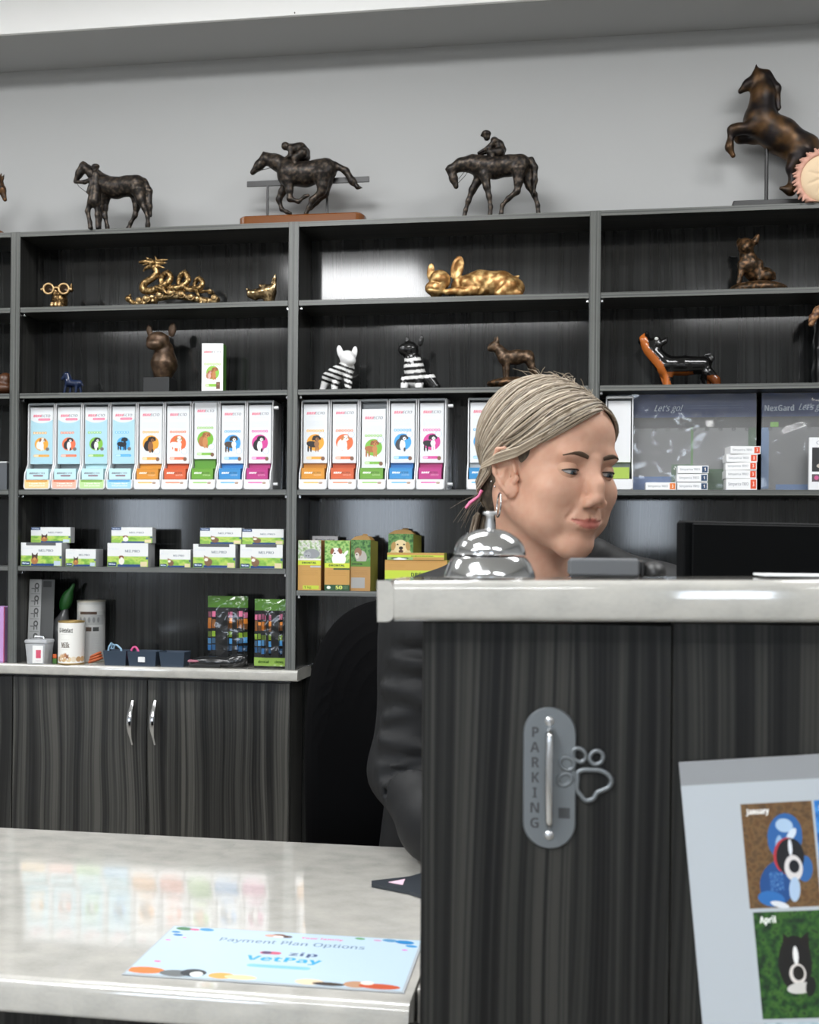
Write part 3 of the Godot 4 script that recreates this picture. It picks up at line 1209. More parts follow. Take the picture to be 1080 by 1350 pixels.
func top_statues():
	var y := 2.10
	var bronze := tint_mat(0.42, 0.55)
	M.bronze = bronze
	var dark := Patina.new(Color(0.012, 0.011, 0.010), Color(0.075, 0.055, 0.04), 70.0, 3)
	var d := SHELF + 0.024
	# horse led by a groom
	var r := Rig.new(self, 85, 205, 8.308, d, 600, y)
	var t := thing("horse_statue", "dark bronze statue of a horse led by a groom", "statue", r.base)
	var horse := [
		[[205, 118, 0, 44], [165, 195, 0, 40], [122, 285, 0, 25]], [[200, 112, 12, 14], [210, 72, 14, 6]],
		[[225, 130, 0, 48], [320, 200, 0, 70], [430, 320, 0, 105]],
		[[430, 330, 0, 116], [560, 356, 0, 112], [690, 335, 0, 106], [790, 330, 0, 114]],
		[[830, 400, 45, 78], [855, 500, 50, 48], [895, 590, 50, 28], [930, 690, 48, 19], [932, 770, 48, 22], [925, 830, 48, 26]],
		[[760, 420, -45, 60], [772, 550, -50, 36], [755, 640, -50, 25], [705, 725, -50, 18], [680, 790, -50, 24], [668, 830, -50, 26]],
		[[440, 420, -30, 62], [425, 560, -35, 34], [430, 660, -35, 24], [455, 770, -35, 20], [458, 840, -35, 28]],
		[[420, 420, 20, 50], [390, 580, 20, 30], [395, 700, 20, 20], [388, 840, 20, 24]],
		[[880, 285, 0, 34], [930, 390, 0, 32], [925, 560, 0, 36], [945, 660, 0, 16]]]
	skin("horse", body(r, horse, 0.0026, 0.008), bronze, t, dark)
	var man := [
		[[372, 175, 95, 36]], [[385, 240, 95, 46], [380, 400, 95, 58], [365, 530, 95, 72]],
		[[340, 300, 110, 26], [270, 330, 115, 22], [175, 330, 115, 17]], [[350, 330, 110, 30], [310, 440, 120, 20]],
		[[320, 560, 95, 32], [295, 640, 95, 26], [320, 760, 95, 22], [330, 830, 100, 28]], [[390, 560, 80, 32], [395, 680, 80, 26], [400, 830, 80, 24]]]
	skin("groom", body(r, man, 0.0026, 0.006, [[385, 150, 95, 42, 26, 40]]), bronze, t, dark)
	var rope := Mb.new()
	string_of(r, [[150, 300, 60], [200, 370, 100], [290, 440, 120]], 3.0, rope)
	part("lead_rope", rope, bronze, t)
	# racing horse with jockey, rail and wooden base
	r = Rig.new(self, 315, 180, 6.171, SHELF + 0.05, 540, y)
	t = thing("horse_statue", "bronze racehorse and crouching jockey beside a rail on a wooden base", "statue", r.base)
	var wb := Mb.new()
	var x0 := r.p(25, 0).x
	var x1 := r.p(1040, 0).x
	var poly := PackedVector2Array()
	for k in 24:
		var a := TAU * k / 24.0
		var cx := x1 - 0.03 if cos(a) > 0 else x0 + 0.03
		poly.append(Vector2(cx + 0.03 * cos(a), 0.045 * signf(sin(a)) * pow(absf(sin(a)), 0.7)))
	wb.xf = Transform3D(Basis(Vector3.RIGHT, -PI / 2.0), Vector3.ZERO)
	wb.prism(poly, 0.0, 0.025, 0.004)
	M.cedar = flat_mat(Color("6e3d12"), 0.14)
	part("wooden_base", wb, M.cedar, t)
	var rail := Mb.new()
	var ra := r.p(50, 368, -60)
	var rb := r.p(1050, 328, -60)
	rail.box(Vector3(ra.x, (ra.y + rb.y) * 0.5 - 0.0085, ra.z - 0.003), Vector3(rb.x, (ra.y + rb.y) * 0.5 + 0.0085, ra.z + 0.003), 0.0006)
	part("rail", rail, M.black_metal, t)
	for px in [218, 706]:
		var pp := r.p(px, 380, -60)
		part("post", boxed(Vector3(pp.x - 0.0035, 0.024, pp.z - 0.003), Vector3(pp.x + 0.0035, (ra.y + rb.y) * 0.5 - 0.008, pp.z + 0.003), 0.0005), M.black_metal, t)
	horse = [
		[[112, 292, 0, 22], [165, 235, 0, 37], [215, 180, 0, 42]], [[208, 160, 14, 11], [203, 130, 14, 6]],
		[[225, 185, 0, 45], [310, 212, 0, 62], [400, 265, 0, 82]], [[300, 150, 0, 10], [225, 148, 0, 12]],
		[[395, 320, 0, 82]], [[420, 300, 0, 100], [540, 308, 0, 98], [640, 285, 0, 90], [705, 272, 0, 94]],
		[[412, 380, 35, 50], [422, 450, 40, 28], [425, 520, 40, 22], [495, 542, 40, 15], [545, 502, 40, 12], [572, 492, 40, 14]],
		[[382, 380, -35, 46], [342, 440, -40, 30], [315, 500, -40, 22], [338, 580, -40, 15], [380, 602, -40, 13], [412, 614, -40, 13]],
		[[680, 330, 40, 76], [690, 420, 45, 42], [685, 465, 45, 30], [610, 530, 45, 24], [582, 590, 45, 16], [556, 640, 45, 18]],
		[[700, 360, -40, 56], [690, 450, -45, 30], [620, 520, -45, 20], [575, 575, -45, 14]],
		[[785, 232, 0, 26], [870, 280, 0, 26], [925, 365, 0, 28], [965, 412, 0, 14], [1005, 418, 0, 5]]]
	skin("horse", body(r, horse, 0.003, 0.009, [], 0.02), bronze, t, dark)
	man = [
		[[378, 78, 0, 34]], [[425, 95, 0, 36], [500, 100, 0, 48], [535, 130, 0, 46]],
		[[530, 150, 45, 42], [470, 195, 55, 28], [472, 258, 60, 18], [455, 285, 62, 14]],
		[[530, 150, -45, 42], [470, 195, -55, 28], [472, 258, -60, 18], [455, 285, -62, 14]],
		[[430, 105, 35, 26], [432, 170, 40, 18], [370, 196, 25, 13]], [[430, 105, -35, 26], [432, 170, -40, 18], [370, 196, -25, 13]]]
	skin("jockey", body(r, man, 0.0026, 0.007), bronze, t, dark)
	rope = Mb.new()
	string_of(r, [[140, 290, 20], [230, 275, 30], [290, 262, 40]], 3.0, rope)
	part("rein", rope, bronze, t)
	# walking horse with jockey
	r = Rig.new(self, 580, 165, 7.714, d, 600, y)
	t = thing("horse_statue", "bronze walking horse with lowered head and a seated jockey", "statue", r.base)
	horse = [
		[[110, 452, 0, 42], [140, 545, 0, 42], [165, 622, 0, 27]], [[95, 445, 14, 12], [62, 455, 16, 5]], [[100, 440, -10, 12], [82, 425, -12, 6]],
		[[120, 450, 0, 50], [215, 402, 0, 66], [330, 395, 0, 98]],
		[[420, 420, 0, 114], [560, 432, 0, 110], [700, 412, 0, 104], [815, 402, 0, 106]],
		[[400, 520, -40, 56], [330, 640, -45, 36], [285, 760, -45, 25], [258, 850, -45, 19], [238, 940, -45, 26]],
		[[460, 520, 40, 60], [482, 640, 45, 35], [505, 740, 45, 26], [520, 845, 45, 20], [513, 940, 45, 26]],
		[[800, 470, 45, 78], [802, 600, 50, 42], [788, 690, 50, 31], [700, 762, 50, 23], [640, 830, 50, 19], [625, 930, 50, 26]],
		[[870, 480, -45, 68], [910, 600, -50, 38], [960, 690, -50, 28], [995, 800, -50, 20], [1003, 920, -50, 26]],
		[[930, 350, 0, 30], [966, 430, 0, 30], [965, 560, 0, 28], [958, 690, 0, 14]]]
	skin("horse", body(r, horse, 0.0026, 0.008), bronze, t, dark)
	man = [
		[[478, 128, 0, 32]], [[420, 108, 0, 8], [455, 98, 0, 16]], [[555, 158, 0, 40], [600, 205, 0, 50], [635, 250, 0, 42]],
		[[615, 285, 40, 46], [510, 292, 55, 30], [552, 372, 62, 22], [500, 402, 66, 15]], [[615, 285, -40, 46], [510, 292, -55, 30], [552, 372, -62, 22], [500, 402, -66, 15]],
		[[560, 172, 40, 30], [500, 245, 45, 23], [395, 292, 25, 15]], [[560, 172, -40, 30], [500, 245, -45, 23], [395, 292, -25, 15]]]
	skin("jockey", body(r, man, 0.0024, 0.006, [[472, 88, 0, 50, 36, 46]]), bronze, t, dark)
	rope = Mb.new()
	string_of(r, [[185, 600, 25], [260, 530, 40], [310, 470, 70]], 3.0, rope)
	string_of(r, [[195, 555, 25], [265, 475, 45]], 3.0, rope)
	part("rein", rope, bronze, t)
	# rearing horse on a stand
	r = Rig.new(self, 945, 75, 6.585, SHELF + 0.092, 560, y)
	t = thing("horse_statue", "large brown bronze rearing horse held up by a black rod", "statue", r.base)
	var warm := Patina.new(Color(0.014, 0.010, 0.008), Color(0.095, 0.048, 0.018), 16.0, 9)
	horse = [
		[[208, 298, 0, 25], [275, 240, 0, 42], [352, 192, 0, 60]], [[345, 130, 20, 22], [338, 70, 22, 7]],
		[[385, 190, 0, 74], [400, 330, 0, 95], [385, 490, 0, 128]],
		[[440, 150, 0, 36], [525, 270, 0, 28], [545, 450, 0, 16]],
		[[350, 560, 0, 118]], [[400, 590, 0, 140], [560, 690, 0, 148], [690, 780, 0, 132], [770, 800, 0, 130]],
		[[290, 640, 55, 62], [170, 650, 60, 45], [125, 655, 60, 33], [105, 780, 60, 25], [100, 810, 60, 26], [135, 880, 60, 22]],
		[[330, 690, -55, 52], [210, 690, -60, 36], [150, 640, -60, 30]],
		[[740, 850, 60, 105], [680, 930, 65, 68], [640, 990, 65, 44], [655, 1090, 65, 34], [630, 1180, 65, 40], [545, 1162, 65, 18]],
		[[790, 850, -60, 100], [760, 960, -65, 60], [730, 1060, -65, 40], [760, 1200, -65, 40]],
		[[855, 840, 0, 36], [905, 960, 0, 40], [930, 1180, 0, 22]]]
	skin("horse", body(r, horse, 0.0045, 0.014), bronze, t, warm)
	var rod := Mb.new()
	var top := r.p(435, 800)
	rod.tube(PackedVector3Array([Vector3(top.x, 0.01, 0), top]), PackedFloat32Array([0.0055, 0.0055]), 12)
	part("rod", rod, M.black_metal, t)
	part("base", boxed(Vector3(r.p(140, 0).x, 0.0, -0.055), Vector3(r.p(850, 0).x, 0.030, 0.04), 0.002), M.black_metal, t)
	# frilled cushion resting against the stand
	var cu := spot(1088, 236, SHELF + 0.0)
	t = thing("frilled_cushion", "round cream cushion with a pink frill and buttoned folds", "cushion", Vector3(cu.x, 2.10, -SHELF - 0.002))
	var k := size_at(1085, SHELF)
	var mid := Vector3(0, cu.y - 2.10, 0)
	var f := Field.new(mid - Vector3(0.1, 0.1, 0.06), mid + Vector3(0.1, 0.1, 0.06), 0.0035)
	f.egg(mid, Vector3(34 * k, 33 * k, 0.026), Basis(), 0.004)
	for j in 9:
		var a := TAU * j / 9.0
		f.bone(mid + Vector3(cos(a) * 0.020, sin(a) * 0.020, 0.026), mid + Vector3(cos(a) * 0.05, sin(a) * 0.05, 0.021), 0.0035, 0.002, 0.006, true)
	f.egg(mid + Vector3(0, 0, 0.028), Vector3(0.009, 0.009, 0.009), Basis(), 0.006, true)
	f.floor_at(0.0)
	skin("pad", f, flat_mat(Color("d8c0a0"), 0.9), t)
	var fr := Field.new(mid - Vector3(0.12, 0.12, 0.05), mid + Vector3(0.12, 0.12, 0.05), 0.0035)
	for j in 44:
		var a := TAU * j / 44.0
		var b := TAU * (j + 0.5) / 44.0
		fr.bone(mid + Vector3(cos(a) * 34 * k, sin(a) * 34 * k, 0.008), mid + Vector3(cos(b) * 41 * k, sin(b) * 41 * k, 0.014 if j % 2 else -0.002), 0.006, 0.0035, 0.006)
	fr.floor_at(0.0)
	skin("frill", fr, flat_mat(Color("c99a88"), 0.95), t)
	# horse head bust, mostly past the picture's edge
	r = Rig.new(self, 0, 220, 8.0, SHELF + 0.03, -120, y)
	t = thing("horse_bust", "brown horse head bust on a round wooden foot", "statue", r.base)
	horse = [[[52, 345, 0, 22], [20, 240, 0, 40], [-20, 160, 0, 50]], [[0, 120, 10, 12], [20, 72, 12, 6]], [[40, 80, -8, 6], [28, 120, -8, 12]], [[-30, 170, 0, 55], [-110, 330, 0, 85], [-140, 600, 0, 110]]]
	skin("head", body(r, horse, 0.0028, 0.008, [], 0.012), bronze, t, Patina.new(Color(0.02, 0.014, 0.01), Color(0.13, 0.06, 0.02), 60.0, 4))
	var foot := Mb.new()
	foot.lathe_smooth(PackedVector2Array([Vector2(0.0001, 0.016), Vector2(0.036, 0.015), Vector2(0.044, 0.011), Vector2(0.046, 0.003), Vector2(0.044, 0.0), Vector2(0.0001, 0.0)]), 24, Vector3(r.p(-95, 0).x - 0.0, 0, 0))
	part("foot", foot, M.cedar, t)

func shelf_statues():
	var gold := tint_mat(0.34, 0.85)
	var y1: float = SHELF_Y[0]
	var y2: float = SHELF_Y[1]
	var bronze: Material = M.bronze
	var gilt := Patina.new(Color(0.10, 0.055, 0.018), Color(0.62, 0.42, 0.19), 90.0, 21)
	# dog in round spectacles
	var r := Rig.new(self, 50, 350, 18.0, SHELF + 0.035, 510, y1)
	var t := thing("dog_figurine", "small brass dog wearing big round spectacles", "figurine", r.base)
	skin("dog", body(r, [[[290, 560, -60, 60], [290, 420, -60, 14]], [[760, 560, -60, 60], [770, 415, -60, 14]], [[510, 690, 120, 75]], [[470, 720, 150, 45]], [[550, 720, 150, 45]], [[520, 830, 0, 190], [520, 980, 0, 170]]], 0.0016, 0.005,
		[[510, 610, -20, 230, 150, 150]]), gold, t, Patina.new(Color(0.05, 0.026, 0.01), Color(0.3, 0.19, 0.08), 150.0, 2))
	var pale := flat_mat(Color("cfae7e"), 0.35, 0.7)
	M.lens = flat_mat(Color("3a2b1c"), 0.1, 0.6)
	var glass := Mb.new()
	for cx in [330.0, 690.0]:
		var ring := []
		for j in 25:
			var a := TAU * j / 24.0
			ring.append([cx + 118.0 * cos(a), 592.0 + 118.0 * sin(a), 165])
		string_of(r, ring, 24.0, glass, 8)
		var c := r.p(cx, 592, 150)
		var lens := Mb.new()
		lens.xf = Transform3D(Basis(Vector3.RIGHT, PI / 2.0), c)
		lens.lathe(PackedVector2Array([Vector2(112 * r.m, -0.001), Vector2(112 * r.m, 0.001), Vector2(0.00001, 0.0016)]), 20)
		part("lens", lens, M.lens, t)
	string_of(r, [[445, 580, 165], [510, 560, 175], [575, 580, 165]], 22.0, glass, 8)
	string_of(r, [[215, 600, 160], [150, 600, 140]], 30.0, glass, 8)
	string_of(r, [[805, 595, 160], [860, 598, 140]], 30.0, glass, 8)
	part("spectacles", glass, pale, t)
	skin("paw", body(r, [[[420, 940, 170, 40], [420, 985, 190, 40]], [[510, 935, 175, 36], [510, 985, 190, 36]], [[595, 940, 170, 40], [595, 985, 190, 40]]], 0.0016, 0.002), pale, t)
	skin("nose", body(r, [[[505, 655, 185, 32]], [[505, 790, 190, 28]]], 0.0014, 0.002), pale, t)
	# dragon
	r = Rig.new(self, 155, 330, 7.448, SHELF + 0.05, 540, y1)
	t = thing("dragon_statue", "gilded coiling dragon on a scrolled cloud base", "statue", r.base)
	var coil := [[365, 165, 0, 38], [388, 225, 5, 36], [345, 280, 15, 38], [268, 335, 20, 41], [262, 395, 20, 41], [335, 402, 20, 40], [420, 375, 20, 38], [500, 335, 30, 37], [528, 270, 15, 35], [490, 222, -5, 33], [440, 240, -25, 33], [420, 300, -25, 33], [470, 355, 0, 34], [565, 380, 20, 37], [655, 358, 30, 36], [700, 290, 15, 34], [660, 222, -5, 32], [612, 245, -25, 32], [594, 310, -25, 32], [645, 372, 0, 32], [730, 385, 20, 33], [812, 375, 28, 32], [842, 325, 15, 29], [800, 275, -5, 27], [760, 300, -20, 26], [752, 352, -20, 24], [800, 400, 0, 20], [880, 400, 0, 14], [905, 395, 0, 10]]
	var dragon := [coil, [[400, 372, 40, 24], [465, 398, 50, 20], [500, 440, 50, 12]], [[690, 392, 40, 24], [790, 402, 50, 20], [812, 455, 50, 12]],
		[[350, 130, 0, 42], [290, 112, 0, 26], [220, 118, 0, 14]], [[340, 150, 0, 26], [275, 175, 0, 14], [256, 202, 0, 9]], [[390, 100, 12, 14], [375, 62, 15, 5]], [[330, 95, 10, 12], [285, 72, 12, 5]],
		[[400, 105, 0, 22], [492, 92, 0, 6]], [[400, 130, 0, 20], [485, 125, 5, 5]], [[395, 155, 0, 20], [465, 175, 5, 5]], [[300, 140, 20, 10], [255, 150, 25, 4]]]
	for j in 22:
		# a crest of small spines along the back
		var q: Array = coil[mini(2 + j, coil.size() - 2)]
		dragon.append([[q[0], q[1] - q[3] * 0.7, q[2], 8], [q[0] + 6, q[1] - q[3] * 1.25, q[2], 2]])
	var round_coil := []
	for k in coil.size() - 1:
		for j in 4:
			var u := j / 4.0
			var e := [0.0, 0.0, 0.0, 0.0]
			for m in 4:
				e[m] = cubic_interpolate(coil[k][m], coil[k + 1][m], coil[maxi(k - 1, 0)][m], coil[mini(k + 2, coil.size() - 1)][m], u)
			e[3] *= 0.84
			round_coil.append(e)
	dragon[0] = round_coil
	skin("dragon", body(r, dragon, 0.0018, 0.0016), gold, t, gilt)
	var cloud := []
	for q in [[220, 495, 36], [290, 480, 40], [345, 462, 26], [420, 442, 38], [520, 425, 40], [570, 412, 30], [635, 438, 40], [725, 462, 36], [790, 480, 34], [865, 505, 36], [955, 470, 34], [910, 405, 26], [200, 525, 30], [270, 525, 24], [350, 500, 22], [830, 520, 26]]:
		cloud.append([[q[0], q[1], 10, q[2]], [q[0] + 10, q[1] + 6, -40, q[2] * 0.9]])
	cloud.append([[190, 530, 0, 26], [345, 480, -20, 28], [520, 440, -20, 30], [700, 460, -20, 30], [960, 505, 0, 26]])
	skin("cloud_base", body(r, cloud, 0.0020, 0.0018), gold, t, Patina.new(Color(0.2, 0.12, 0.045), Color(0.75, 0.56, 0.3), 90.0, 6))
	var scroll := Mb.new()
	for q in [[220, 495, 36], [290, 480, 40], [420, 442, 38], [520, 425, 40], [635, 438, 40], [725, 462, 36], [865, 505, 36], [955, 470, 34], [570, 412, 28]]:
		var ring := []
		for j in 21:
			var a := TAU * 1.75 * j / 20.0
			var rr: float = q[2] * (0.95 - 0.8 * j / 20.0)
			ring.append([q[0] + rr * cos(a), q[1] + rr * sin(a), 10 + q[2] * (0.35 + 0.6 * j / 20.0)])
		string_of(r, ring, 5.5, scroll, 6)
	part("scroll", scroll, pale, t)
	skin("pearl", body(r, [[[108, 475, 0, 34]], [[130, 500, 0, 24], [165, 520, 0, 24]], [[125, 440, 0, 10], [128, 425, 0, 4]]], 0.002, 0.003), gold, t, gilt)
	# dog's head thrown back
	r = Rig.new(self, 310, 350, 15.43, SHELF + 0.04, 640, y1)
	t = thing("dog_head_figurine", "shiny brass dog's head lying with its muzzle up", "figurine", r.base)
	var f := body(r, [[[700, 540, 0, 150], [690, 720, 0, 110]], [[640, 560, 20, 140], [450, 580, 20, 95], [320, 570, 20, 70], [255, 490, 20, 30]], [[420, 660, 10, 60], [300, 620, 10, 45]], [[600, 450, 40, 70], [520, 420, 50, 30]], [[790, 470, 40, 70], [815, 300, 50, 42], [832, 190, 50, 12]], [[760, 440, -90, 60], [770, 260, -100, 35], [780, 190, -100, 10]]], 0.002, 0.006)
	f.bone(r.p(330, 470, 60), r.p(430, 500, 90), 30 * r.m, 36 * r.m, 0.004, true)
	f.bone(r.p(800, 400, 90), r.p(825, 260, 85), 22 * r.m, 12 * r.m, 0.003, true)
	skin("head", f, tint_mat(0.2, 0.9), t, Patina.new(Color(0.2, 0.13, 0.06), Color(0.62, 0.47, 0.27), 60.0, 13))
	# sleeping golden bulldog
	r = Rig.new(self, 550, 330, 7.2, SHELF + 0.06, 560, y1)
	t = thing("dog_statue", "gold-leafed sleeping bulldog with one big upright ear", "statue", r.base)
	f = body(r, [[[420, 345, -20, 100], [600, 315, -20, 128], [800, 318, -20, 122], [930, 355, -20, 92]], [[225, 305, 70, 100]], [[150, 385, 105, 62]], [[205, 395, 105, 62]], [[190, 420, 60, 60]], [[290, 425, 110, 28], [400, 408, 100, 38]], [[480, 330, 70, 62], [590, 400, 85, 44], [420, 425, 100, 34]], [[880, 360, 60, 84], [780, 435, 95, 36], [960, 430, 60, 50]], [[945, 245, -20, 14], [968, 240, -20, 10]]], 0.0032, 0.008,
		[[135, 215, 40, 38, 85, 18, 0.1], [388, 180, 50, 62, 118, 24, 0.22]])
	f.egg(r.p(392, 190, 75), Vector3(36, 88, 20) * r.m, Basis(Vector3(0, 0, 1), -0.22), 0.004, true)
	f.bone(r.p(170, 330, 150), r.p(240, 345, 160), 8 * r.m, 8 * r.m, 0.004, true)
	f.bone(r.p(110, 400, 165), r.p(240, 415, 165), 8 * r.m, 8 * r.m, 0.004, true)
	f.bone(r.p(610, 420, 110), r.p(700, 260, 110), 12 * r.m, 12 * r.m, 0.012, true)
	skin("dog", f, tint_mat(0.42, 0.6), t, Patina.new(Color(0.26, 0.12, 0.035), Color(0.72, 0.48, 0.2), 45.0, 17))
	# sitting dog on a mound
	var brown := Patina.new(Color(0.02, 0.012, 0.006), Color(0.17, 0.09, 0.04), 80.0, 31)
	r = Rig.new(self, 955, 300, 8.64, SHELF + 0.06, 380, y1)
	t = thing("dog_statue", "brown bronze bulldog sitting on a low mound, one ear up", "statue", r.base)
	skin("dog", body(r, [[[240, 215, 20, 92]], [[235, 250, 80, 62]], [[350, 160, 0, 42], [382, 95, 0, 24]], [[170, 165, 0, 36], [165, 130, 0, 14]], [[260, 330, 0, 90], [290, 430, 0, 112], [340, 510, -20, 100]], [[185, 430, 40, 42], [178, 550, 55, 26], [150, 650, 70, 26]], [[395, 420, 40, 44], [398, 520, 55, 28], [388, 610, 70, 26]], [[470, 540, -20, 92]], [[480, 560, 50, 66]], [[560, 530, 0, 24], [575, 580, 0, 18]]], 0.003, 0.008, [], 0.004), bronze, t, brown)
	skin("mound", body(r, [], 0.003, 0.008, [[385, 715, 0, 330, 100, 230]]), bronze, t, brown)
	# little blue horse
	r = Rig.new(self, 0, 290, 2.7, SHELF + 0.04, 255, y2)
	t = thing("horse_figurine", "tiny glossy dark blue horse", "figurine", r.base)
	skin("horse", body(r, [[[234, 552, 0, 9], [222, 566, 0, 5.5]], [[240, 552, 0, 11], [246, 578, 0, 14]], [[246, 580, 0, 14], [278, 582, 0, 12]], [[236, 590, 4, 5], [230, 622, 5, 4]], [[250, 592, -4, 5], [246, 622, -5, 4]], [[274, 588, 4, 6], [272, 622, 5, 4]], [[282, 586, -4, 6], [288, 622, -5, 4]], [[286, 574, 0, 4], [296, 590, 0, 3]]], 0.0022, 0.005), flat_mat(Color("16233f"), 0.15), t)
	# bulldog bust on a plinth
	r = Rig.new(self, 180, 415, 8.308, SHELF + 0.06, 270, y2)
	t = thing("dog_bust", "brown bulldog bust with upright ears on a black plinth", "statue", r.base)
	var hp := r.p(260, 700).y
	f = body(r, [[[300, 380, -20, 100], [300, 540, -10, 140], [292, 640, 0, 100], [285, 690, 0, 80]], [[230, 345, 110, 60]], [[190, 345, 105, 45]], [[275, 345, 105, 45]]], 0.003, 0.009, [[248, 292, 35, 128, 98, 95], [142, 175, 0, 34, 72, 18, -0.15], [392, 165, 0, 46, 80, 20, 0.12]], hp)
	f.bone(r.p(165, 360, 175), r.p(235, 320, 190), 6 * r.m, 6 * r.m, 0.003, true)
	f.bone(r.p(300, 360, 175), r.p(235, 320, 190), 6 * r.m, 6 * r.m, 0.003, true)
	f.bone(r.p(180, 250, 140), r.p(290, 248, 140), 6 * r.m, 6 * r.m, 0.004, true)
	skin("bust", f, bronze, t, Patina.new(Color(0.05, 0.03, 0.017), Color(0.13, 0.08, 0.05), 40.0, 41))
	part("plinth", boxed(Vector3(r.p(118, 0).x, 0, -0.035), Vector3(r.p(405, 0).x, hp + 0.001, 0.03), 0.002), flat_mat(Color("1a1b1c"), 0.4), t)
	# white dog in a striped jersey
	r = Rig.new(self, 410, 440, 5.684, SHELF + 0.035, 240, y2)
	t = thing("dog_figurine", "glossy white bulldog figurine in a black and white striped jersey", "figurine", r.base)
	var js := Jersey.new()
	js.rig = r; js.coat = Color(0.72, 0.72, 0.72); js.axis_a = Vector2(272, 225); js.axis_b = Vector2(215, 385); js.from = 0.0; js.to = 1.2; js.count = 4.6
	skin("dog", body(r, [[[282, 190, 40, 58]], [[312, 212, 75, 40]], [[270, 265, 20, 62], [175, 300, -30, 58], [120, 320, -60, 46]], [[110, 320, -60, 42], [90, 370, -60, 26], [68, 430, -60, 24]], [[205, 330, -10, 32], [180, 380, 0, 26], [178, 430, 10, 24]], [[285, 320, 40, 36], [290, 380, 50, 26], [290, 430, 60, 24]]], 0.0024, 0.006, [[226, 142, 40, 24, 50, 12, -0.2], [332, 142, 20, 22, 46, 12, 0.1]]), tint_mat(0.2), t, js)
	# black dog in a striped jersey
	r = Rig.new(self, 410, 440, 5.684, SHELF + 0.035, 800, y2)
	t = thing("dog_figurine", "glossy black bulldog figurine in a white striped jersey", "figurine", r.base)
	js = Jersey.new()
	js.rig = r; js.coat = Color(0.008, 0.008, 0.008); js.axis_a = Vector2(770, 180); js.axis_b = Vector2(785, 360); js.from = 0.0; js.to = 0.95; js.count = 4.0; js.paws = 368.0
	skin("dog", body(r, [[[745, 128, 20, 66]], [[705, 128, 50, 44]], [[765, 200, 20, 62], [775, 260, 20, 74], [790, 335, 10, 82]], [[712, 350, 50, 30], [708, 430, 70, 26]], [[820, 350, 50, 30], [818, 430, 70, 28]], [[880, 350, -10, 62], [930, 400, 0, 44]]], 0.0024, 0.006, [[724, 60, 20, 18, 36, 12, -0.1], [826, 55, 10, 20, 44, 12, 0.2]]), tint_mat(0.18), t, js)
	# standing bronze dog on a base
	r = Rig.new(self, 630, 435, 12.0, SHELF + 0.05, 560, y2)
	t = thing("dog_statue", "brown bronze bulldog standing on an oval base", "statue", r.base)
	skin("dog", body(r, [[[255, 262, 0, 78]], [[195, 295, 0, 48]], [[312, 190, 25, 34], [314, 110, 28, 12]], [[280, 190, -30, 30], [272, 105, -32, 12]], [[345, 320, 0, 84], [430, 440, 0, 105], [620, 430, 0, 112], [800, 410, 0, 92]], [[465, 520, 55, 50], [472, 640, 60, 32], [470, 760, 60, 32]], [[425, 540, -55, 46], [430, 760, -60, 32]], [[830, 470, 50, 74], [870, 600, 60, 40], [915, 680, 60, 28], [920, 780, 60, 32]], [[800, 480, -50, 64], [850, 620, -60, 34], [870, 780, -60, 30]]], 0.0028, 0.008, [], 0.01), bronze, t, Patina.new(Color(0.04, 0.024, 0.013), Color(0.16, 0.10, 0.06), 70.0, 51))
	skin("base", body(r, [], 0.003, 0.006, [[600, 850, 0, 460, 105, 230]]), bronze, t, brown)
	# black and tan dog stretching
	r = Rig.new(self, 830, 425, 8.308, SHELF + 0.045, 600, y2)
	t = thing("dog_figurine", "glossy black and tan dog figurine stretching with raised muzzle", "figurine", r.base)
	var th := Throat.new()
	th.rig = r
	skin("dog", body(r, [[[188, 122, 0, 24], [160, 200, 0, 58], [225, 290, 0, 80]], [[275, 250, 0, 76]], [[300, 190, 30, 34]], [[335, 250, 40, 30], [385, 215, 45, 24], [412, 175, 45, 9]], [[280, 350, 0, 90], [400, 480, 0, 112], [600, 475, 0, 106], [800, 470, 0, 96]], [[420, 560, 45, 56], [412, 720, 55, 38]], [[380, 560, -45, 50], [380, 720, -50, 34]], [[860, 560, 40, 66], [940, 640, 50, 44], [960, 700, 50, 36]], [[840, 600, -40, 60], [880, 700, -45, 40]], [[880, 440, 0, 26], [908, 395, 0, 20], [880, 352, 0, 16], [832, 355, 0, 12]]], 0.0028, 0.008), tint_mat(0.12), t, th)
	skin("eye", body(r, [[[292, 192, 55, 22]]], 0.0016, 0.002), flat_mat(Color("c8c8c4"), 0.15), t)
	# black and tan dog at the picture's edge
	r = Rig.new(self, 955, 300, 8.64, SHELF + 0.05, 1150, y2)
	t = thing("dog_figurine", "sitting black dog figurine with a rough tan head", "figurine", r.base)
	skin("head", body(r, [[[1070, 970, 40, 70]], [[1000, 1040, 60, 50], [980, 1110, 60, 34]], [[1130, 940, 0, 80]]], 0.003, 0.008), tint_mat(0.5), t, Patina.new(Color(0.06, 0.02, 0.008), Color(0.42, 0.22, 0.10), 90.0, 61))
	skin("body", body(r, [[[1140, 1040, 0, 90], [1170, 1180, -10, 120], [1180, 1300, -20, 150], [1190, 1650, -20, 170], [1190, 1800, -20, 170]], [[1140, 1300, 20, 90], [1090, 1400, 60, 60], [1080, 1800, 70, 50]]], 0.004, 0.012), flat_mat(Color("0a0a0a"), 0.3), t)

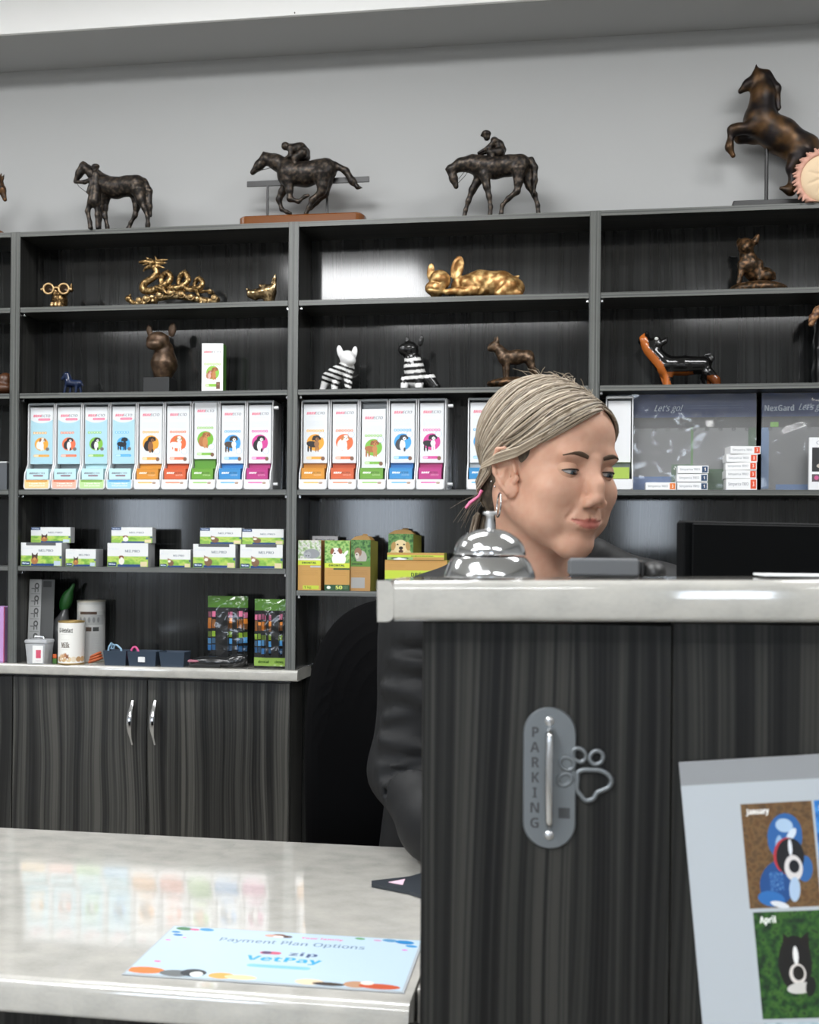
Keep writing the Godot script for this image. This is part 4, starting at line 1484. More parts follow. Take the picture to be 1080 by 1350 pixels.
# ---------------------------------------------------------------- packs on the shelves
func carton(called: String, label: String, category: String, x0: float, x1: float, h: float, base: float, dist: float, deep: float, sides: Material, front: Material, u0 := Vector2(0, 1), u1 := Vector2(1, 0), group := "", turn := 0.0) -> Node3D:
	# an upright printed box between two points measured along the shelf
	var a := spot(x0, 500.0 if base > 1.4 else 700.0, dist).x
	var b := spot(x1, 500.0 if base > 1.4 else 700.0, dist).x
	var w := b - a
	var t := thing(called, label, category, Vector3((a + b) * 0.5, base, -dist), turn, group)
	var f := Mb.new()
	f.quad(Vector3(-w * 0.5, 0.0004, 0.0003), Vector3(w * 0.5, 0.0004, 0.0003), Vector3(w * 0.5, h - 0.0004, 0.0003), Vector3(-w * 0.5, h - 0.0004, 0.0003), u0, u1)
	part("box", boxed(Vector3(-w * 0.5, 0, -deep), Vector3(w * 0.5, h, 0), 0.0008), sides, t, f, front)
	return t

func dog(p: Print, x: float, y: float, s: float, coat: Color, chest: Color, ear: Color, sitting := true, cat := false):
	# a small printed picture of a dog or cat, s tall
	if sitting:
		p.oval(x - 0.10 * s, y + 0.10 * s, 0.26 * s, 0.34 * s, coat, 0.25)
		p.oval(x + 0.04 * s, y + 0.16 * s, 0.16 * s, 0.32 * s, chest)
		p.oval(x + 0.02 * s, y + 0.42 * s, 0.07 * s, 0.12 * s, chest); p.oval(x + 0.16 * s, y + 0.42 * s, 0.06 * s, 0.12 * s, coat)
	else:
		p.oval(x - 0.12 * s, y + 0.08 * s, 0.34 * s, 0.18 * s, coat, 0.2)
		for k in [-0.36, -0.2, 0.08, 0.2]:
			p.oval(x + k * s, y + 0.34 * s, 0.05 * s, 0.2 * s, coat if k < 0 else chest)
		p.oval(x + 0.12 * s, y + 0.06 * s, 0.14 * s, 0.2 * s, chest)
	p.oval(x + 0.12 * s, y - 0.28 * s, 0.19 * s, 0.17 * s, coat)
	p.oval(x + 0.15 * s, y - 0.22 * s, 0.10 * s, 0.10 * s, chest)
	if cat:
		p.poly(PackedVector2Array([Vector2(x - 0.05 * s, y - 0.34 * s), Vector2(x - 0.03 * s, y - 0.55 * s), Vector2(x + 0.09 * s, y - 0.42 * s)]), ear)
		p.poly(PackedVector2Array([Vector2(x + 0.15 * s, y - 0.42 * s), Vector2(x + 0.28 * s, y - 0.55 * s), Vector2(x + 0.29 * s, y - 0.34 * s)]), ear)
	else:
		p.oval(x - 0.06 * s, y - 0.28 * s, 0.07 * s, 0.15 * s, ear, 0.3); p.oval(x + 0.29 * s, y - 0.30 * s, 0.06 * s, 0.13 * s, ear, -0.3)
	p.oval(x + 0.17 * s, y - 0.23 * s, 0.035 * s, 0.03 * s, Color("1c1512"))
	p.oval(x + 0.06 * s, y - 0.31 * s, 0.02 * s, 0.02 * s, Color("1c1512")); p.oval(x + 0.20 * s, y - 0.31 * s, 0.02 * s, 0.02 * s, Color("1c1512"))

const PACK_W := 112
const PACK_N := 15

func dispensers():
	# one printed sheet holds every card, carton front and lip
	var hue := [Color("e9a23c"), Color("e8744e"), Color("7fbb45"), Color("4fa8e6"), Color("f0a030"), Color("ec6a3a"), Color("76b43a"), Color("3f9be0"), Color("cf3f92"),
		Color("efa22e"), Color("e86a38"), Color("79b53d"), Color("3f9fe4"), Color("cf3f92"), Color("3b9bdc")]
	var coats := [["e8e0d6", "f2efe9", "8a4f2a"], ["2a2a2c", "e8e4e0", "202022"], ["222428", "e6e6e6", "1c1c20"], ["17181c", "202228", "15161a"], ["1c1714", "8a5a34", "15100e"], ["f0ece6", "f4f2ee", "b5763e"], ["b07040", "c48550", "955a30"], ["4a3a30", "eceae6", "2c2420"], ["1c1a1c", "f0eeec", "151316"],
		["1e1712", "9a6a40", "17110d"], ["efeae4", "f6f3ef", "bd7a44"], ["a96838", "c08048", "8f5428"], ["3a3c42", "eeeef0", "24262c"], ["17171a", "f0f0f0", "121214"], ["c48a52", "e8d8c0", "a86c3a"]]
	var p := Print.new(PACK_W * PACK_N, 440, Color("dcdfe2"))
	for k in PACK_N:
		var x := float(PACK_W * k)
		var blue := k < 4
		var h: Color = hue[k]
		var co: Array = coats[k]
		if blue:
			p.rect(x, 0, PACK_W, 290, Color("a9d0dd"))
			p.oval(x + 56, 18, 78, 62, Color("dde1e4"))
			p.rect(x + PACK_W, 0, 1, 1, Color("f3f5f6"))
		if k > 0 and blue:
			p.rect(x - 24, 0, 24, 290, Color("a9d0dd"))
			p.oval(x - 56, 18, 78, 62, Color("dde1e4"))
			p.text("ECTO", x - PACK_W + 55, 36, 13, Color("70757c"), 42, false, false, 0.15)
			p.pill(x - PACK_W + 38, 55, 62, 12, Color("e8829c"))
			p.rect(x, 0, PACK_W, 290, Color("a9d0dd"))
			p.oval(x + 56, 18, 78, 62, Color("dde1e4"))
	for k in PACK_N:
		var x := float(PACK_W * k)
		var blue := k < 4
		var h: Color = hue[k]
		var co: Array = coats[k]
		p.rect(x, 0, 2, 290, Color("dfe6ea"))
		p.text("BRAV", x + 14, 36, 13, Color("d9637a"), 40, true, false, 0.15)
		p.text("ECTO", x + 55, 36, 13, Color("70757c"), 42, false, false, 0.15)
		if blue:
			p.pill(x + 38, 55, 62, 12, Color("e8829c"))
			p.lines(x + 46, 60, 46, 1, 3, Color("f6dfe4"), k)
			p.lines(x + 18, 88, 66, 5, 5, Color("9cc6cf"), k + 1)
		else:
			p.lines(x + 24, 60, 62, 1, 4, Color("c6cacd"), k)
			p.lines(x + 14, 82, 82, 6, 5, Color("c3cdd6"), k + 2)
			if k == 14:
				p.pill(x + 62, 56, 36, 10, Color("e8607c"))
		var rows := 5 if blue else 6
		for j in rows:
			p.oval(x + 20 + j * 14, 130, 6.4, 6.4, h)
			p.oval(x + 20 + j * 14, 130, 3.0, 4.4, h.lerp(Color.WHITE, 0.75))
		if blue:
			p.oval(x + 56, 188, 34, 34, h)
			dog(p, x + 54, 186, 66, Color(co[0]), Color(co[1]), Color(co[2]), k != 3)
			p.oval(x + 86, 214, 9, 9, Color("6e6a68"))
			p.pill(x + 16, 242, 80, 12, h)
			p.pill(x + 17, 243, 26, 10, h.lerp(Color.WHITE, 0.6))
			p.lines(x + 48, 247, 40, 2, 3, h.lerp(Color.WHITE, 0.5), k)
			p.lines(x + 40, 284, 30, 1, 3, Color("8fb3bb"), k)
		else:
			p.oval(x + 56, 188, 41, 41, h)
			dog(p, x + 52, 190, 84, Color(co[0]), Color(co[1]), Color(co[2]), k % 2 == 0, k == 14)
			var by := 228.0 if k < 9 else 150.0
			p.oval(x + 88, by, 15, 15, Color("9fb3c8")); p.oval(x + 88, by, 13, 13, Color("f3f4f5"))
			p.lines(x + 82, by - 3, 12, 3, 4, Color("b8c2cc"), k)
			p.pill(x + 14, 258, 80, 13, h)
			p.pill(x + 15, 259, 24, 11, h.lerp(Color.WHITE, 0.6))
			p.lines(x + 44, 263, 34, 2, 3, h.lerp(Color.WHITE, 0.5), k)
			p.oval(x + 92, 268, 9, 10, Color("7a5640"))
			p.lines(x + 30, 277, 40, 1, 3, Color("c0c4c8"), k)
		# carton front
		var cb := Color("bcdfe6") if blue else h.darkened(0.12)
		p.rect(x, 292, PACK_W, 74, cb)
		p.text("BRAV", x + 16, 318, 12, Color("6b6f78") if blue else Color("f4f4f2"), 36, true, false, 0.15)
		p.text("ECTO", x + 53, 318, 12, Color("6b6f78") if blue else cb.darkened(0.45), 36, false, false, 0.15)
		if blue:
			p.pill(x + 34, 335, 50, 11, Color("8a6f7a"))
		else:
			p.lines(x + 60, 334, 36, 3, 4, Color("f2e8dc"), k)
			p.lines(x + 8, 296, 96, 2, 5, cb.darkened(0.3), k + 4)
		# lip insert
		p.rect(x, 368, PACK_W, 72, h.lerp(Color.WHITE, 0.45) if blue else Color("f4f4f4"))
		if blue:
			p.rect(x + 10, 368, 92, 16, h.darkened(0.1))
			p.text("1 month flea &", x + 22, 394, 9, Color("fbfbf6"), 70)
			p.text("tick protection", x + 22, 412, 9, Color("fbfbf6"), 70)
		else:
			p.pill(x + 16, 384, 64, 14, h.lerp(Color.WHITE, 0.35))
			p.oval(x + 88, 394, 9, 10, Color("b39a88"))
			p.lines(x + 30, 408, 44, 2, 5, Color("d5d7d9"), k)
	var sheet := print_mat(p, 0.3)
	var grey := flat_mat(Color("8e9498"), 0.25)
	# shared housings
	var groups := [
		[0, 9, 30.0, 36.3, "pack dispensers with nine slots"], [9, 5, 393.0, 38.7, "pack dispensers in the golden dog's bay"], [14, 2, 614.5, 39.4, ""]]
	var said := ["pale blue", "pale blue", "pale blue", "pale blue", "white", "white", "white", "white", "white"]
	var pics := ["terrier on orange", "collie on coral", "collie on green", "black dog on blue", "black and tan puppy on orange", "white terrier on coral", "red poodle on green", "brown and white dog on blue", "black and white dog on magenta", "black and tan puppy lying on orange", "white puppy on coral", "red spaniel on green", "grey and white dog on blue", "black and white puppy on magenta", "cat on blue"]
	for g in groups:
		for j in g[1]:
			var k: int = mini(g[0] + j, 14)
			var px: float = g[2] + g[3] * j
			var d := SHELF + 0.004
			var xa := spot(px, 640, d).x
			var w: float = spot(px + g[3], 640, d).x - xa
			var label := "clear dispenser with %s card of a %s" % [("pale blue" if k < 4 else "white"), pics[k]]
			if k == 14:
				label = ["white dispenser with a cat card starting the short row", "white dispenser with a cat card half hidden by the receptionist"][j]
			dispenser(Vector3(xa + w * 0.5, SHELF_Y[2], -d), w, k, sheet, grey, label, "", 0.014 if k == 6 else (-0.016 if k == 11 else 0.0), k == 2 or k > 3)
	var xq := spot(798, 640, SHELF + 0.004).x
	var wq := spot(835.5, 640, SHELF + 0.004).x - xq
	dispenser(Vector3(xq + wq * 0.5, SHELF_Y[2], -SHELF - 0.004), wq, -1, sheet, grey, "plain white dispenser with a blank card beside the cork-holed sheets", "", 0.0, false)
	# the clear stands that carry each row
	for a in [[356.5, 372.0, "clear stand end with two white studs closing the nine-slot row"], [586.0, 592.0, "clear stand end closing the five-slot dispenser row"]]:
		var x0 := spot(a[0], 600, SHELF + 0.03).x + 0.007
		var t := thing("dispenser_stand", a[2], "stand", Vector3(x0, SHELF_Y[2], -SHELF - 0.02))
		part("end_plate", boxed(Vector3(0, 0, -0.12), Vector3(0.004, 0.272, 0.0), 0.001), M.clear, t)
		for y in [0.018, 0.252]:
			var st := Mb.new()
			st.tube(PackedVector3Array([Vector3(0.004, y, -0.01), Vector3(0.018, y, -0.01)]), PackedFloat32Array([0.005, 0.005]), 12)
			part("stud", st, M.white_plastic, t)

func dispenser(at: Vector3, w: float, k: int, sheet: Material, grey: Material, label: String, group: String, lift: float, packed: bool):
	var t := thing("pack_dispenser", label, "dispenser", at, 0.0, group)
	var hw := w * 0.5 - 0.0012
	# back housing
	part("housing", boxed(Vector3(-hw + 0.0036, 0.0, -0.125), Vector3(hw - 0.0036, 0.268, -0.052), 0.003), grey, t)
	# two cheeks that swell forward at the foot
	var prof := PackedVector2Array([Vector2(-0.12, 0.0), Vector2(-0.008, 0.0), Vector2(-0.004, 0.03), Vector2(-0.006, 0.05), Vector2(-0.018, 0.068), Vector2(-0.026, 0.082), Vector2(-0.028, 0.268), Vector2(-0.034, 0.276), Vector2(-0.12, 0.276)])
	for s in [-1, 1]:
		var c := Mb.new()
		c.xf = Transform3D(Basis(Vector3(0, 0, -1), Vector3(0, 1, 0), Vector3(1, 0, 0)), Vector3(s * hw - (0.0034 if s > 0 else 0.0), 0, 0))
		var q := PackedVector2Array()
		for v in prof:
			q.append(Vector2(-v.x, v.y))
		c.prism(q, 0.0, 0.0034)
		part("cheek", c, M.white_plastic, t)
	# top cap
	part("cap", boxed(Vector3(-hw + 0.001, 0.268, -0.12), Vector3(hw - 0.001, 0.277, -0.03), 0.003), grey if k >= 0 else M.white_plastic, t)
	var uw := float(PACK_W) * PACK_N
	var u := float(PACK_W * maxi(k, 0))
	var cw := hw - 0.0065
	var top := 0.262 + maxf(lift, -0.016)
	var card := Mb.new()
	var rim := boxed(Vector3(-cw, 0.082 + lift, -0.034), Vector3(cw, minf(top, 0.272), -0.0305), 0.0012)
	if k >= 0:
		card.quad(Vector3(-cw + 0.001, 0.083 + lift, -0.0302), Vector3(cw - 0.001, 0.083 + lift, -0.0302), Vector3(cw - 0.001, minf(top, 0.272) - 0.001, -0.0302), Vector3(-cw + 0.001, minf(top, 0.272) - 0.001, -0.0302), Vector2(u / uw, 290.0 / 440.0), Vector2((u + PACK_W) / uw, 0.0))
	part("card", rim, M.white_plastic, t, card, sheet)
	# the carton that shows in the slot
	if k >= 0:
		var tone: Color = [Color("a9ccd3"), Color("a9ccd3"), Color("a9ccd3"), Color("a9ccd3"), Color("c98a2c"), Color("c4552c"), Color("5a9230"), Color("2b78b8"), Color("a83074"), Color("b97a20"), Color("b04a22"), Color("4d8428"), Color("2a6fae"), Color("a02a6c"), Color("9aa2a8")][k]
		var cm := flat_mat(tone, 0.45)
		var f := Mb.new()
		var z := -0.010
		f.quad(Vector3(-cw, 0.033, z + 0.0003), Vector3(cw - 0.004, 0.033, z + 0.0003), Vector3(cw - 0.004, 0.066, z + 0.0003), Vector3(-cw, 0.066, z + 0.0003), Vector2((u + 3) / uw, 364.0 / 440.0), Vector2((u + PACK_W - 3) / uw, 294.0 / 440.0))
		part("carton", boxed(Vector3(-cw, 0.0325, -0.05), Vector3(cw - 0.004, 0.0665, z), 0.0008), cm, t, f, sheet)
		if packed:
			part("carton", boxed(Vector3(-cw, 0.0672, -0.051), Vector3(cw - 0.004, 0.100, -0.036), 0.0008), cm, t)
	else:
		part("carton", boxed(Vector3(-cw, 0.033, -0.05), Vector3(cw - 0.004, 0.066, -0.012), 0.0008), flat_mat(Color("9fb84e"), 0.5), t)
	part("slot_floor", boxed(Vector3(-hw + 0.003, 0.028, -0.052), Vector3(hw - 0.003, 0.0318, -0.010), 0.001), M.black, t)
	# rounded front lip with its insert
	var poly := PackedVector2Array()
	for c in [[hw, 0.0, -1], [hw, 1.0, 0]]:
		pass
	var r := 0.010
	for q in 6:
		var a := PI + PI * 0.5 * q / 5.0
		poly.append(Vector2(-hw + r + cos(a) * r, r + sin(a) * r))
	for q in 6:
		var a := PI * 1.5 + PI * 0.5 * q / 5.0
		poly.append(Vector2(hw - r + cos(a) * r, r + sin(a) * r))
	poly.append(Vector2(hw - 0.002, 0.031)); poly.append(Vector2(-hw + 0.002, 0.031))
	var lip := Mb.new()
	lip.prism(poly, -0.006, 0.0, 0.0012)
	var ins := Mb.new()
	if k >= 0:
		ins.quad(Vector3(-hw + 0.006, 0.004, 0.0003), Vector3(hw - 0.006, 0.004, 0.0003), Vector3(hw - 0.004, 0.030, 0.0003), Vector3(-hw + 0.004, 0.030, 0.0003), Vector2((u + 3) / uw, 438.0 / 440.0), Vector2((u + PACK_W - 3) / uw, 369.0 / 440.0))
	part("lip", lip, M.white_plastic, t, ins, sheet)

func medicine_boxes():
	# printed fronts of the white and green boxes: a shepherd, a terrier and a cat
	var p := Print.new(480, 240, Color("dcdede"))
	for k in 3:
		for row in 2:
			var x := 160.0 * k
			var y := 120.0 * row
			p.rect(x, y, 160, 120, Color("dcdede"))
			p.speckle(int(x), int(y) + 68, int(x) + 160, int(y) + 120, [Color("6fa03a"), Color("8dbb4c"), Color("b9cc62"), Color("84b148")], 30 + k, 0.02)
			p.rect(x, y + 66, 160, 2, Color("b9c9a8"))
			p.text("MILPRO", x + 70, y + 34, 13, Color("7c868e"), 56)
			p.lines(x + 6, y + 26, 40, 2, 5, Color("b8c4d4"), k)
			p.lines(x + 78, y + 54, 44, 2, 5, Color("c3cfdb"), k + 3)
			p.rect(x + 40, y + 108, 90, 12, Color("1d3f78"))
			p.rect(x + 2, y + 98, 34, 20, Color("17325f"))
			p.text("Virbac", x + 5, y + 103, 8, Color("d8e4f2"), 27, true)
			p.rect(x + 130, y + 94, 26, 24, Color("b9c8d8") if k == 0 else Color("d8c8a0"))
			p.rect(x + 152, y + 70, 8, 12, Color("2a4a80"))
			if k == 0:
				p.oval(x + 54, y + 92, 14, 20, Color("a8713c")); p.oval(x + 54, y + 76, 11, 13, Color("4a3020"))
				p.poly(PackedVector2Array([Vector2(x + 43, y + 72), Vector2(x + 43, y + 50), Vector2(x + 53, y + 68)]), Color("3c2a20"))
				p.poly(PackedVector2Array([Vector2(x + 56, y + 68), Vector2(x + 66, y + 50), Vector2(x + 66, y + 72)]), Color("3c2a20"))
				p.oval(x + 54, y + 84, 6, 8, Color("c98a50"))
			elif k == 1:
				p.oval(x + 56, y + 92, 11, 18, Color("e6e2da")); p.oval(x + 55, y + 72, 10, 9, Color("7a4a2c")); p.oval(x + 56, y + 78, 5, 6, Color("efece6"))
			else:
				p.oval(x + 58, y + 92, 15, 20, Color("7a5a40")); p.oval(x + 50, y + 72, 10, 9, Color("a8866a")); p.oval(x + 50, y + 80, 7, 8, Color("ece6de"))
				p.poly(PackedVector2Array([Vector2(x + 42, y + 68), Vector2(x + 42, y + 58), Vector2(x + 49, y + 65)]), Color("6a4c36"))
			if row == 1:
				# the lidded boxes carry their badge at the top corner
				p.rect(x + 2, y + 98, 34, 20, Color("86b14a"))
				p.rect(x, y, 38, 22, Color("1a3560"))
				p.text("Virbac", x + 4, y + 6, 9, Color("c9d6e8"), 29, true)
	var m := print_mat(p, 0.45)
	var white := flat_mat(Color("a9abac"), 0.5)
	var fronts := [[28, 81.5, 0.073, 0, true, "white and green worming tablet tray with a shepherd beside a smaller shepherd box"], [87, 126.5, 0.054, 0, false, "small white and green shepherd box standing alone"], [142, 195.5, 0.074, 1, false, "white and green terrier tray with a lidded box standing on it"], [211, 251.5, 0.055, 2, false, "small white and green cat box standing alone"], [255, 310.5, 0.073, 2, true, "white and green cat tray next to the small cat box"], [317, 373, 0.073, 2, true, "white and green cat tray against the shelf upright"]]
	for a in fronts:
		var t := carton("tablet_box", a[5], "box", a[0], a[1], a[2], 1.05, SHELF + 0.012, 0.055, white, m, Vector2(a[3] / 3.0, 0.5), Vector2((a[3] + 1) / 3.0, 0.0), "white and green tablet boxes")
		if a[4]:
			# a cut-away front edge shows the dark strips inside
			var w: float = spot(a[1], 700, SHELF).x - spot(a[0], 700, SHELF).x
			part("opening", boxed(Vector3(-w * 0.38, a[2] - 0.009, -0.07), Vector3(w * 0.36, a[2] + 0.0006, 0.0008), 0.0006), flat_mat(Color("55585a"), 0.5), t)
	var lids := [[41, 93, 0.049, 0, 1.1235, 0.045, "lidded white and green shepherd box standing behind the shepherd tray"], [147, 201, 0.049, 1, 1.1245, 0.03, "lidded white and green terrier box on the terrier tray"], [264, 318.5, 0.05, 2, 1.1235, 0.03, "lidded white and green cat box touching another lidded box"], [319.5, 374, 0.047, 2, 1.1235, 0.028, "lidded white and green cat box beside the shelf upright"]]
	for a in lids:
		carton("tablet_box", a[6], "box", a[0], a[1], a[2], a[4], SHELF + a[5], 0.03, white, m, Vector2(a[3] / 3.0, 1.0), Vector2((a[3] + 1) / 3.0, 0.5), "white and green tablet boxes")
	# tall white pack with a green side, on the second shelf
	p = Print.new(120, 260, Color("f4f5f5"))
	p.lines(10, 12, 28, 3, 6, Color("c8cccf"), 1)
	p.text("BRAV", 12, 40, 12, Color("c9505c"), 42, true, false, 0.1)
	p.text("ECTO", 56, 40, 12, Color("5f646c"), 48, false, false, 0.1)
	p.lines(16, 78, 84, 4, 6, Color("d3d7da"), 2)
	for j in 6:
		p.oval(20 + j * 16, 112, 7, 7, Color("9cc65a"))
		p.oval(20 + j * 16, 112, 3, 4, Color("f0f4e8"))
	p.oval(62, 158, 37, 37, Color("86bd3e"))
	dog(p, 66, 160, 70, Color("a5602e"), Color("bd7a44"), Color("8a4c24"))
	dog(p, 42, 168, 50, Color("b0785a"), Color("e0a8a0"), Color("9a5a34"))
	p.pill(20, 218, 72, 16, Color("86bd3e")); p.pill(22, 220, 20, 12, Color("d2e6b4"))
	p.rect(82, 208, 22, 38, Color("6a4630")); p.rect(86, 216, 14, 8, Color("946a48"))
	p.lines(26, 246, 60, 2, 5, Color("d0d4d6"), 3)
	carton("medicine_box", "tall white box with a bright green side beside the bulldog bust", "box", 266.5, 293.5, 0.149, SHELF_Y[1], SHELF + 0.02, 0.05, flat_mat(Color("4f8a28"), 0.45), print_mat(p), Vector2(0, 1), Vector2(1, 0), "", 0.12)
	# kraft and green worming boxes
	var kraft := flat_mat(Color("a87c40"), 0.6)
	for a in [[393.5, 423.5, 0, "kraft box with a grey kitten on a lime band"], [428.5, 461.5, 1, "kraft box with a white and tan puppy numbered 50"]]:
		p = Print.new(130, 290, Color("bb8f4c"))
		if a[2] == 0:
			p.speckle(0, 0, 130, 112, [Color("6d8a52"), Color("9fb68a"), Color("d8d8d4"), Color("8f8f88")], 3, 0.03)
			p.oval(78, 78, 46, 28, Color("8d9094")); p.oval(52, 84, 22, 20, Color("9ea1a6"))
			p.poly(PackedVector2Array([Vector2(38, 74), Vector2(42, 52), Vector2(56, 68)]), Color("86898e"))
			p.oval(46, 90, 4, 3, Color("3c3e42")); p.oval(60, 90, 4, 3, Color("3c3e42"))
			p.rect(0, 106, 130, 10, Color("dfe0dd"))
		else:
			p.speckle(0, 0, 130, 130, [Color("3f7a34"), Color("6fa04a"), Color("a8c878"), Color("5c8f44")], 5, 0.03)
			p.oval(74, 108, 36, 40, Color("f0eeea")); p.oval(58, 66, 26, 24, Color("f2f0ec")); p.oval(38, 62, 9, 18, Color("8a5030"), 0.2); p.oval(80, 60, 10, 18, Color("8a5030"), -0.3)
			p.oval(52, 74, 5, 4, Color("241a14")); p.oval(48, 60, 3, 3, Color("241a14")); p.oval(66, 60, 3, 3, Color("241a14")); p.oval(108, 76, 8, 22, Color("e8e6e2"), 0.6)
		p.rect(0, 118 if a[2] == 0 else 132, 130, 26, Color("c5d63e"))
		p.text("DRONTAL", 22, 125 if a[2] == 0 else 139, 11, Color("2f4a1c"), 82, true)
		p.rect(70 if a[2] == 0 else 46, 148 if a[2] == 0 else 160, 60 if a[2] == 0 else 84, 9, Color("a9b4c4") if a[2] == 0 else Color("23502c"))
		p.lines(16, 176, 96, 4, 8, Color("8a6428"), a[2])
		if a[2] == 0:
			p.rect(28, 262, 92, 22, Color("b9c83c"))
			p.text("1 kg", 36, 266, 13, Color("7c8a24"), 40, true)
		else:
			p.rect(0, 256, 130, 34, Color("1f4a2a"))
			p.text("50", 58, 262, 20, Color("d8e070"), 34, true)
			p.lines(98, 266, 24, 3, 6, Color("cfe0b0"), 7)
			p.oval(22, 272, 10, 9, Color("dfe6d8"))
		carton("worming_box", a[3], "box", a[0], a[1], 0.152, 0.985, SHELF + 0.012, 0.06, kraft, print_mat(p))
	# the opened display carton with a gabled lid
	display_carton(462.5, 495.0, 0.985, 0.172, true, "opened kraft display carton with a puppy picture and gabled lid", SHELF + 0.02)
	display_carton(512.0, 553.0, 0.985, 0.192, false, "gabled display carton with a golden puppy behind flat lime boxes", SHELF + 0.082)
	# flat boxes lying on each other
	for a in [[508.0, 590.0, 0.095, 0.985, "flat kraft and lime worming box at the bottom of its pile", 0.004], [511.0, 586.0, 0.0215, 1.0803, "thin lime worming box lying on the flat kraft box", 0.002]]:
		p = Print.new(330, 190, Color("bb8f4c"))
		if a[2] > 0.02:
			p.rect(0, 0, 330, 14, Color("b88a48"))
			p.lines(16, 30, 90, 2, 10, Color("8a6428"), 2)
			p.rect(0, 62, 330, 52, Color("b9cc3c"))
			p.text("DRONTAL", 140, 76, 24, Color("2f4a1c"), 130, true)
			p.rect(0, 114, 150, 76, Color("8fae6a"))
			p.oval(62, 156, 24, 20, Color("f2f2f0")); p.oval(40, 150, 22, 18, Color("1c1a18")); p.oval(104, 150, 22, 16, Color("1c1a18")); p.oval(74, 172, 40, 22, Color("f2f2f0"))
			p.lines(160, 130, 140, 4, 12, Color("8a6428"), 5)
		else:
			p.rect(0, 0, 330, 150, Color("9fbf38"))
			p.text("DRONTAL", 120, 40, 70, Color("2f4a1c"), 130, true)
			p.rect(0, 150, 330, 40, Color("dfe0da"))
		carton("worming_box", a[4], "box", a[0], a[1], a[2], a[3], SHELF + 0.006 + a[5], 0.07, flat_mat(Color("a3a844"), 0.6), print_mat(p))
	# a price card standing behind them
	p = Print.new(130, 26, Color("9c9da0"))
	p.text("Worming tablets", 14, 8, 10, Color("3c3e42"), 100)
	carton("price_card", "narrow grey price card standing behind the kraft boxes", "card", 412, 445.5, 0.166, 0.985, SHELF + 0.09, 0.001, flat_mat(Color("77787a"), 0.7), print_mat(p), Vector2(0, 6.4), Vector2(1, 0))

func display_carton(x0: float, x1: float, base: float, h: float, split: bool, label: String, dist: float):
	var a := spot(x0, 740, dist).x
	var b := spot(x1, 740, dist).x
	var w := b - a
	var t := thing("display_carton", label, "box", Vector3((a + b) * 0.5, base, -dist))
	var p := Print.new(130, 290, Color("a8804a"))
	var green := 150 if split else 250
	p.speckle(0, 0, 130, green, [Color("1f4a22"), Color("3f6f34"), Color("6a9450"), Color("2f5a2a")], 8, 0.03)
	if split:
		p.oval(70, 100, 36, 40, Color("a9a49c")); p.oval(48, 70, 24, 26, Color("8a6a50")); p.oval(42, 90, 14, 18, Color("c9c2b8")); p.oval(40, 84, 5, 4, Color("241a14"))
		p.rect(0, 122, 130, 30, Color("54802e")); p.text("DRONTAL", 8, 132, 10, Color("1f3414"), 70, true)
		p.lines(20, 176, 90, 3, 9, Color("7d5a2a"), 3)
		p.rect(4, 214, 90, 60, Color("9a9a98"))
	else:
		p.oval(64, 120, 60, 60, Color("c9b48a")); p.oval(64, 64, 38, 34, Color("d8c49c")); p.oval(26, 62, 12, 22, Color("a8844e"), 0.2); p.oval(102, 62, 12, 22, Color("a8844e"), -0.2)
		p.oval(66, 72, 11, 8, Color("1c1610")); p.oval(48, 54, 5, 4, Color("1c1610")); p.oval(82, 54, 5, 4, Color("1c1610")); p.oval(66, 90, 12, 10, Color("4a2c20"))
	var bh := h - 0.018
	var f := Mb.new()
	f.quad(Vector3(-w * 0.5, 0.0004, 0.0003), Vector3(w * 0.3, 0.0004, 0.0003), Vector3(w * 0.3, bh, 0.0003), Vector3(-w * 0.5, bh, 0.0003))
	part("box", boxed(Vector3(-w * 0.5, 0, -0.07), Vector3(w * 0.3, bh, 0), 0.0008), flat_mat(Color("94703c"), 0.6), t, f, print_mat(p))
	# side wing turned back
	var s := Mb.new()
	s.quad(Vector3(w * 0.3, 0, 0.0), Vector3(w * 0.5, 0, -0.04), Vector3(w * 0.5, bh - 0.004, -0.04), Vector3(w * 0.3, bh, 0.0))
	s.quad(Vector3(w * 0.5, 0, -0.041), Vector3(w * 0.3, 0, -0.001), Vector3(w * 0.3, bh, -0.001), Vector3(w * 0.5, bh - 0.004, -0.041))
	part("wing", s, flat_mat(Color("6d6a2e"), 0.6), t)
	# gabled lid with a carrying tab
	var lid := Mb.new()
	var poly := PackedVector2Array([Vector2(-w * 0.5, 0), Vector2(w * 0.32, 0), Vector2(w * 0.2, 0.011), Vector2(-w * 0.05, 0.014), Vector2(-w * 0.32, 0.010)])
	lid.prism(poly, -0.06, -0.001)
	var ln := part("lid", lid, flat_mat(Color("a07c46"), 0.6), t)
	ln.position.y = bh
	part("tab", boxed(Vector3(-w * 0.1, bh + 0.012, -0.03), Vector3(w * 0.1, bh + 0.0185, -0.028), 0.0008), flat_mat(Color("8a6a3a"), 0.6), t)

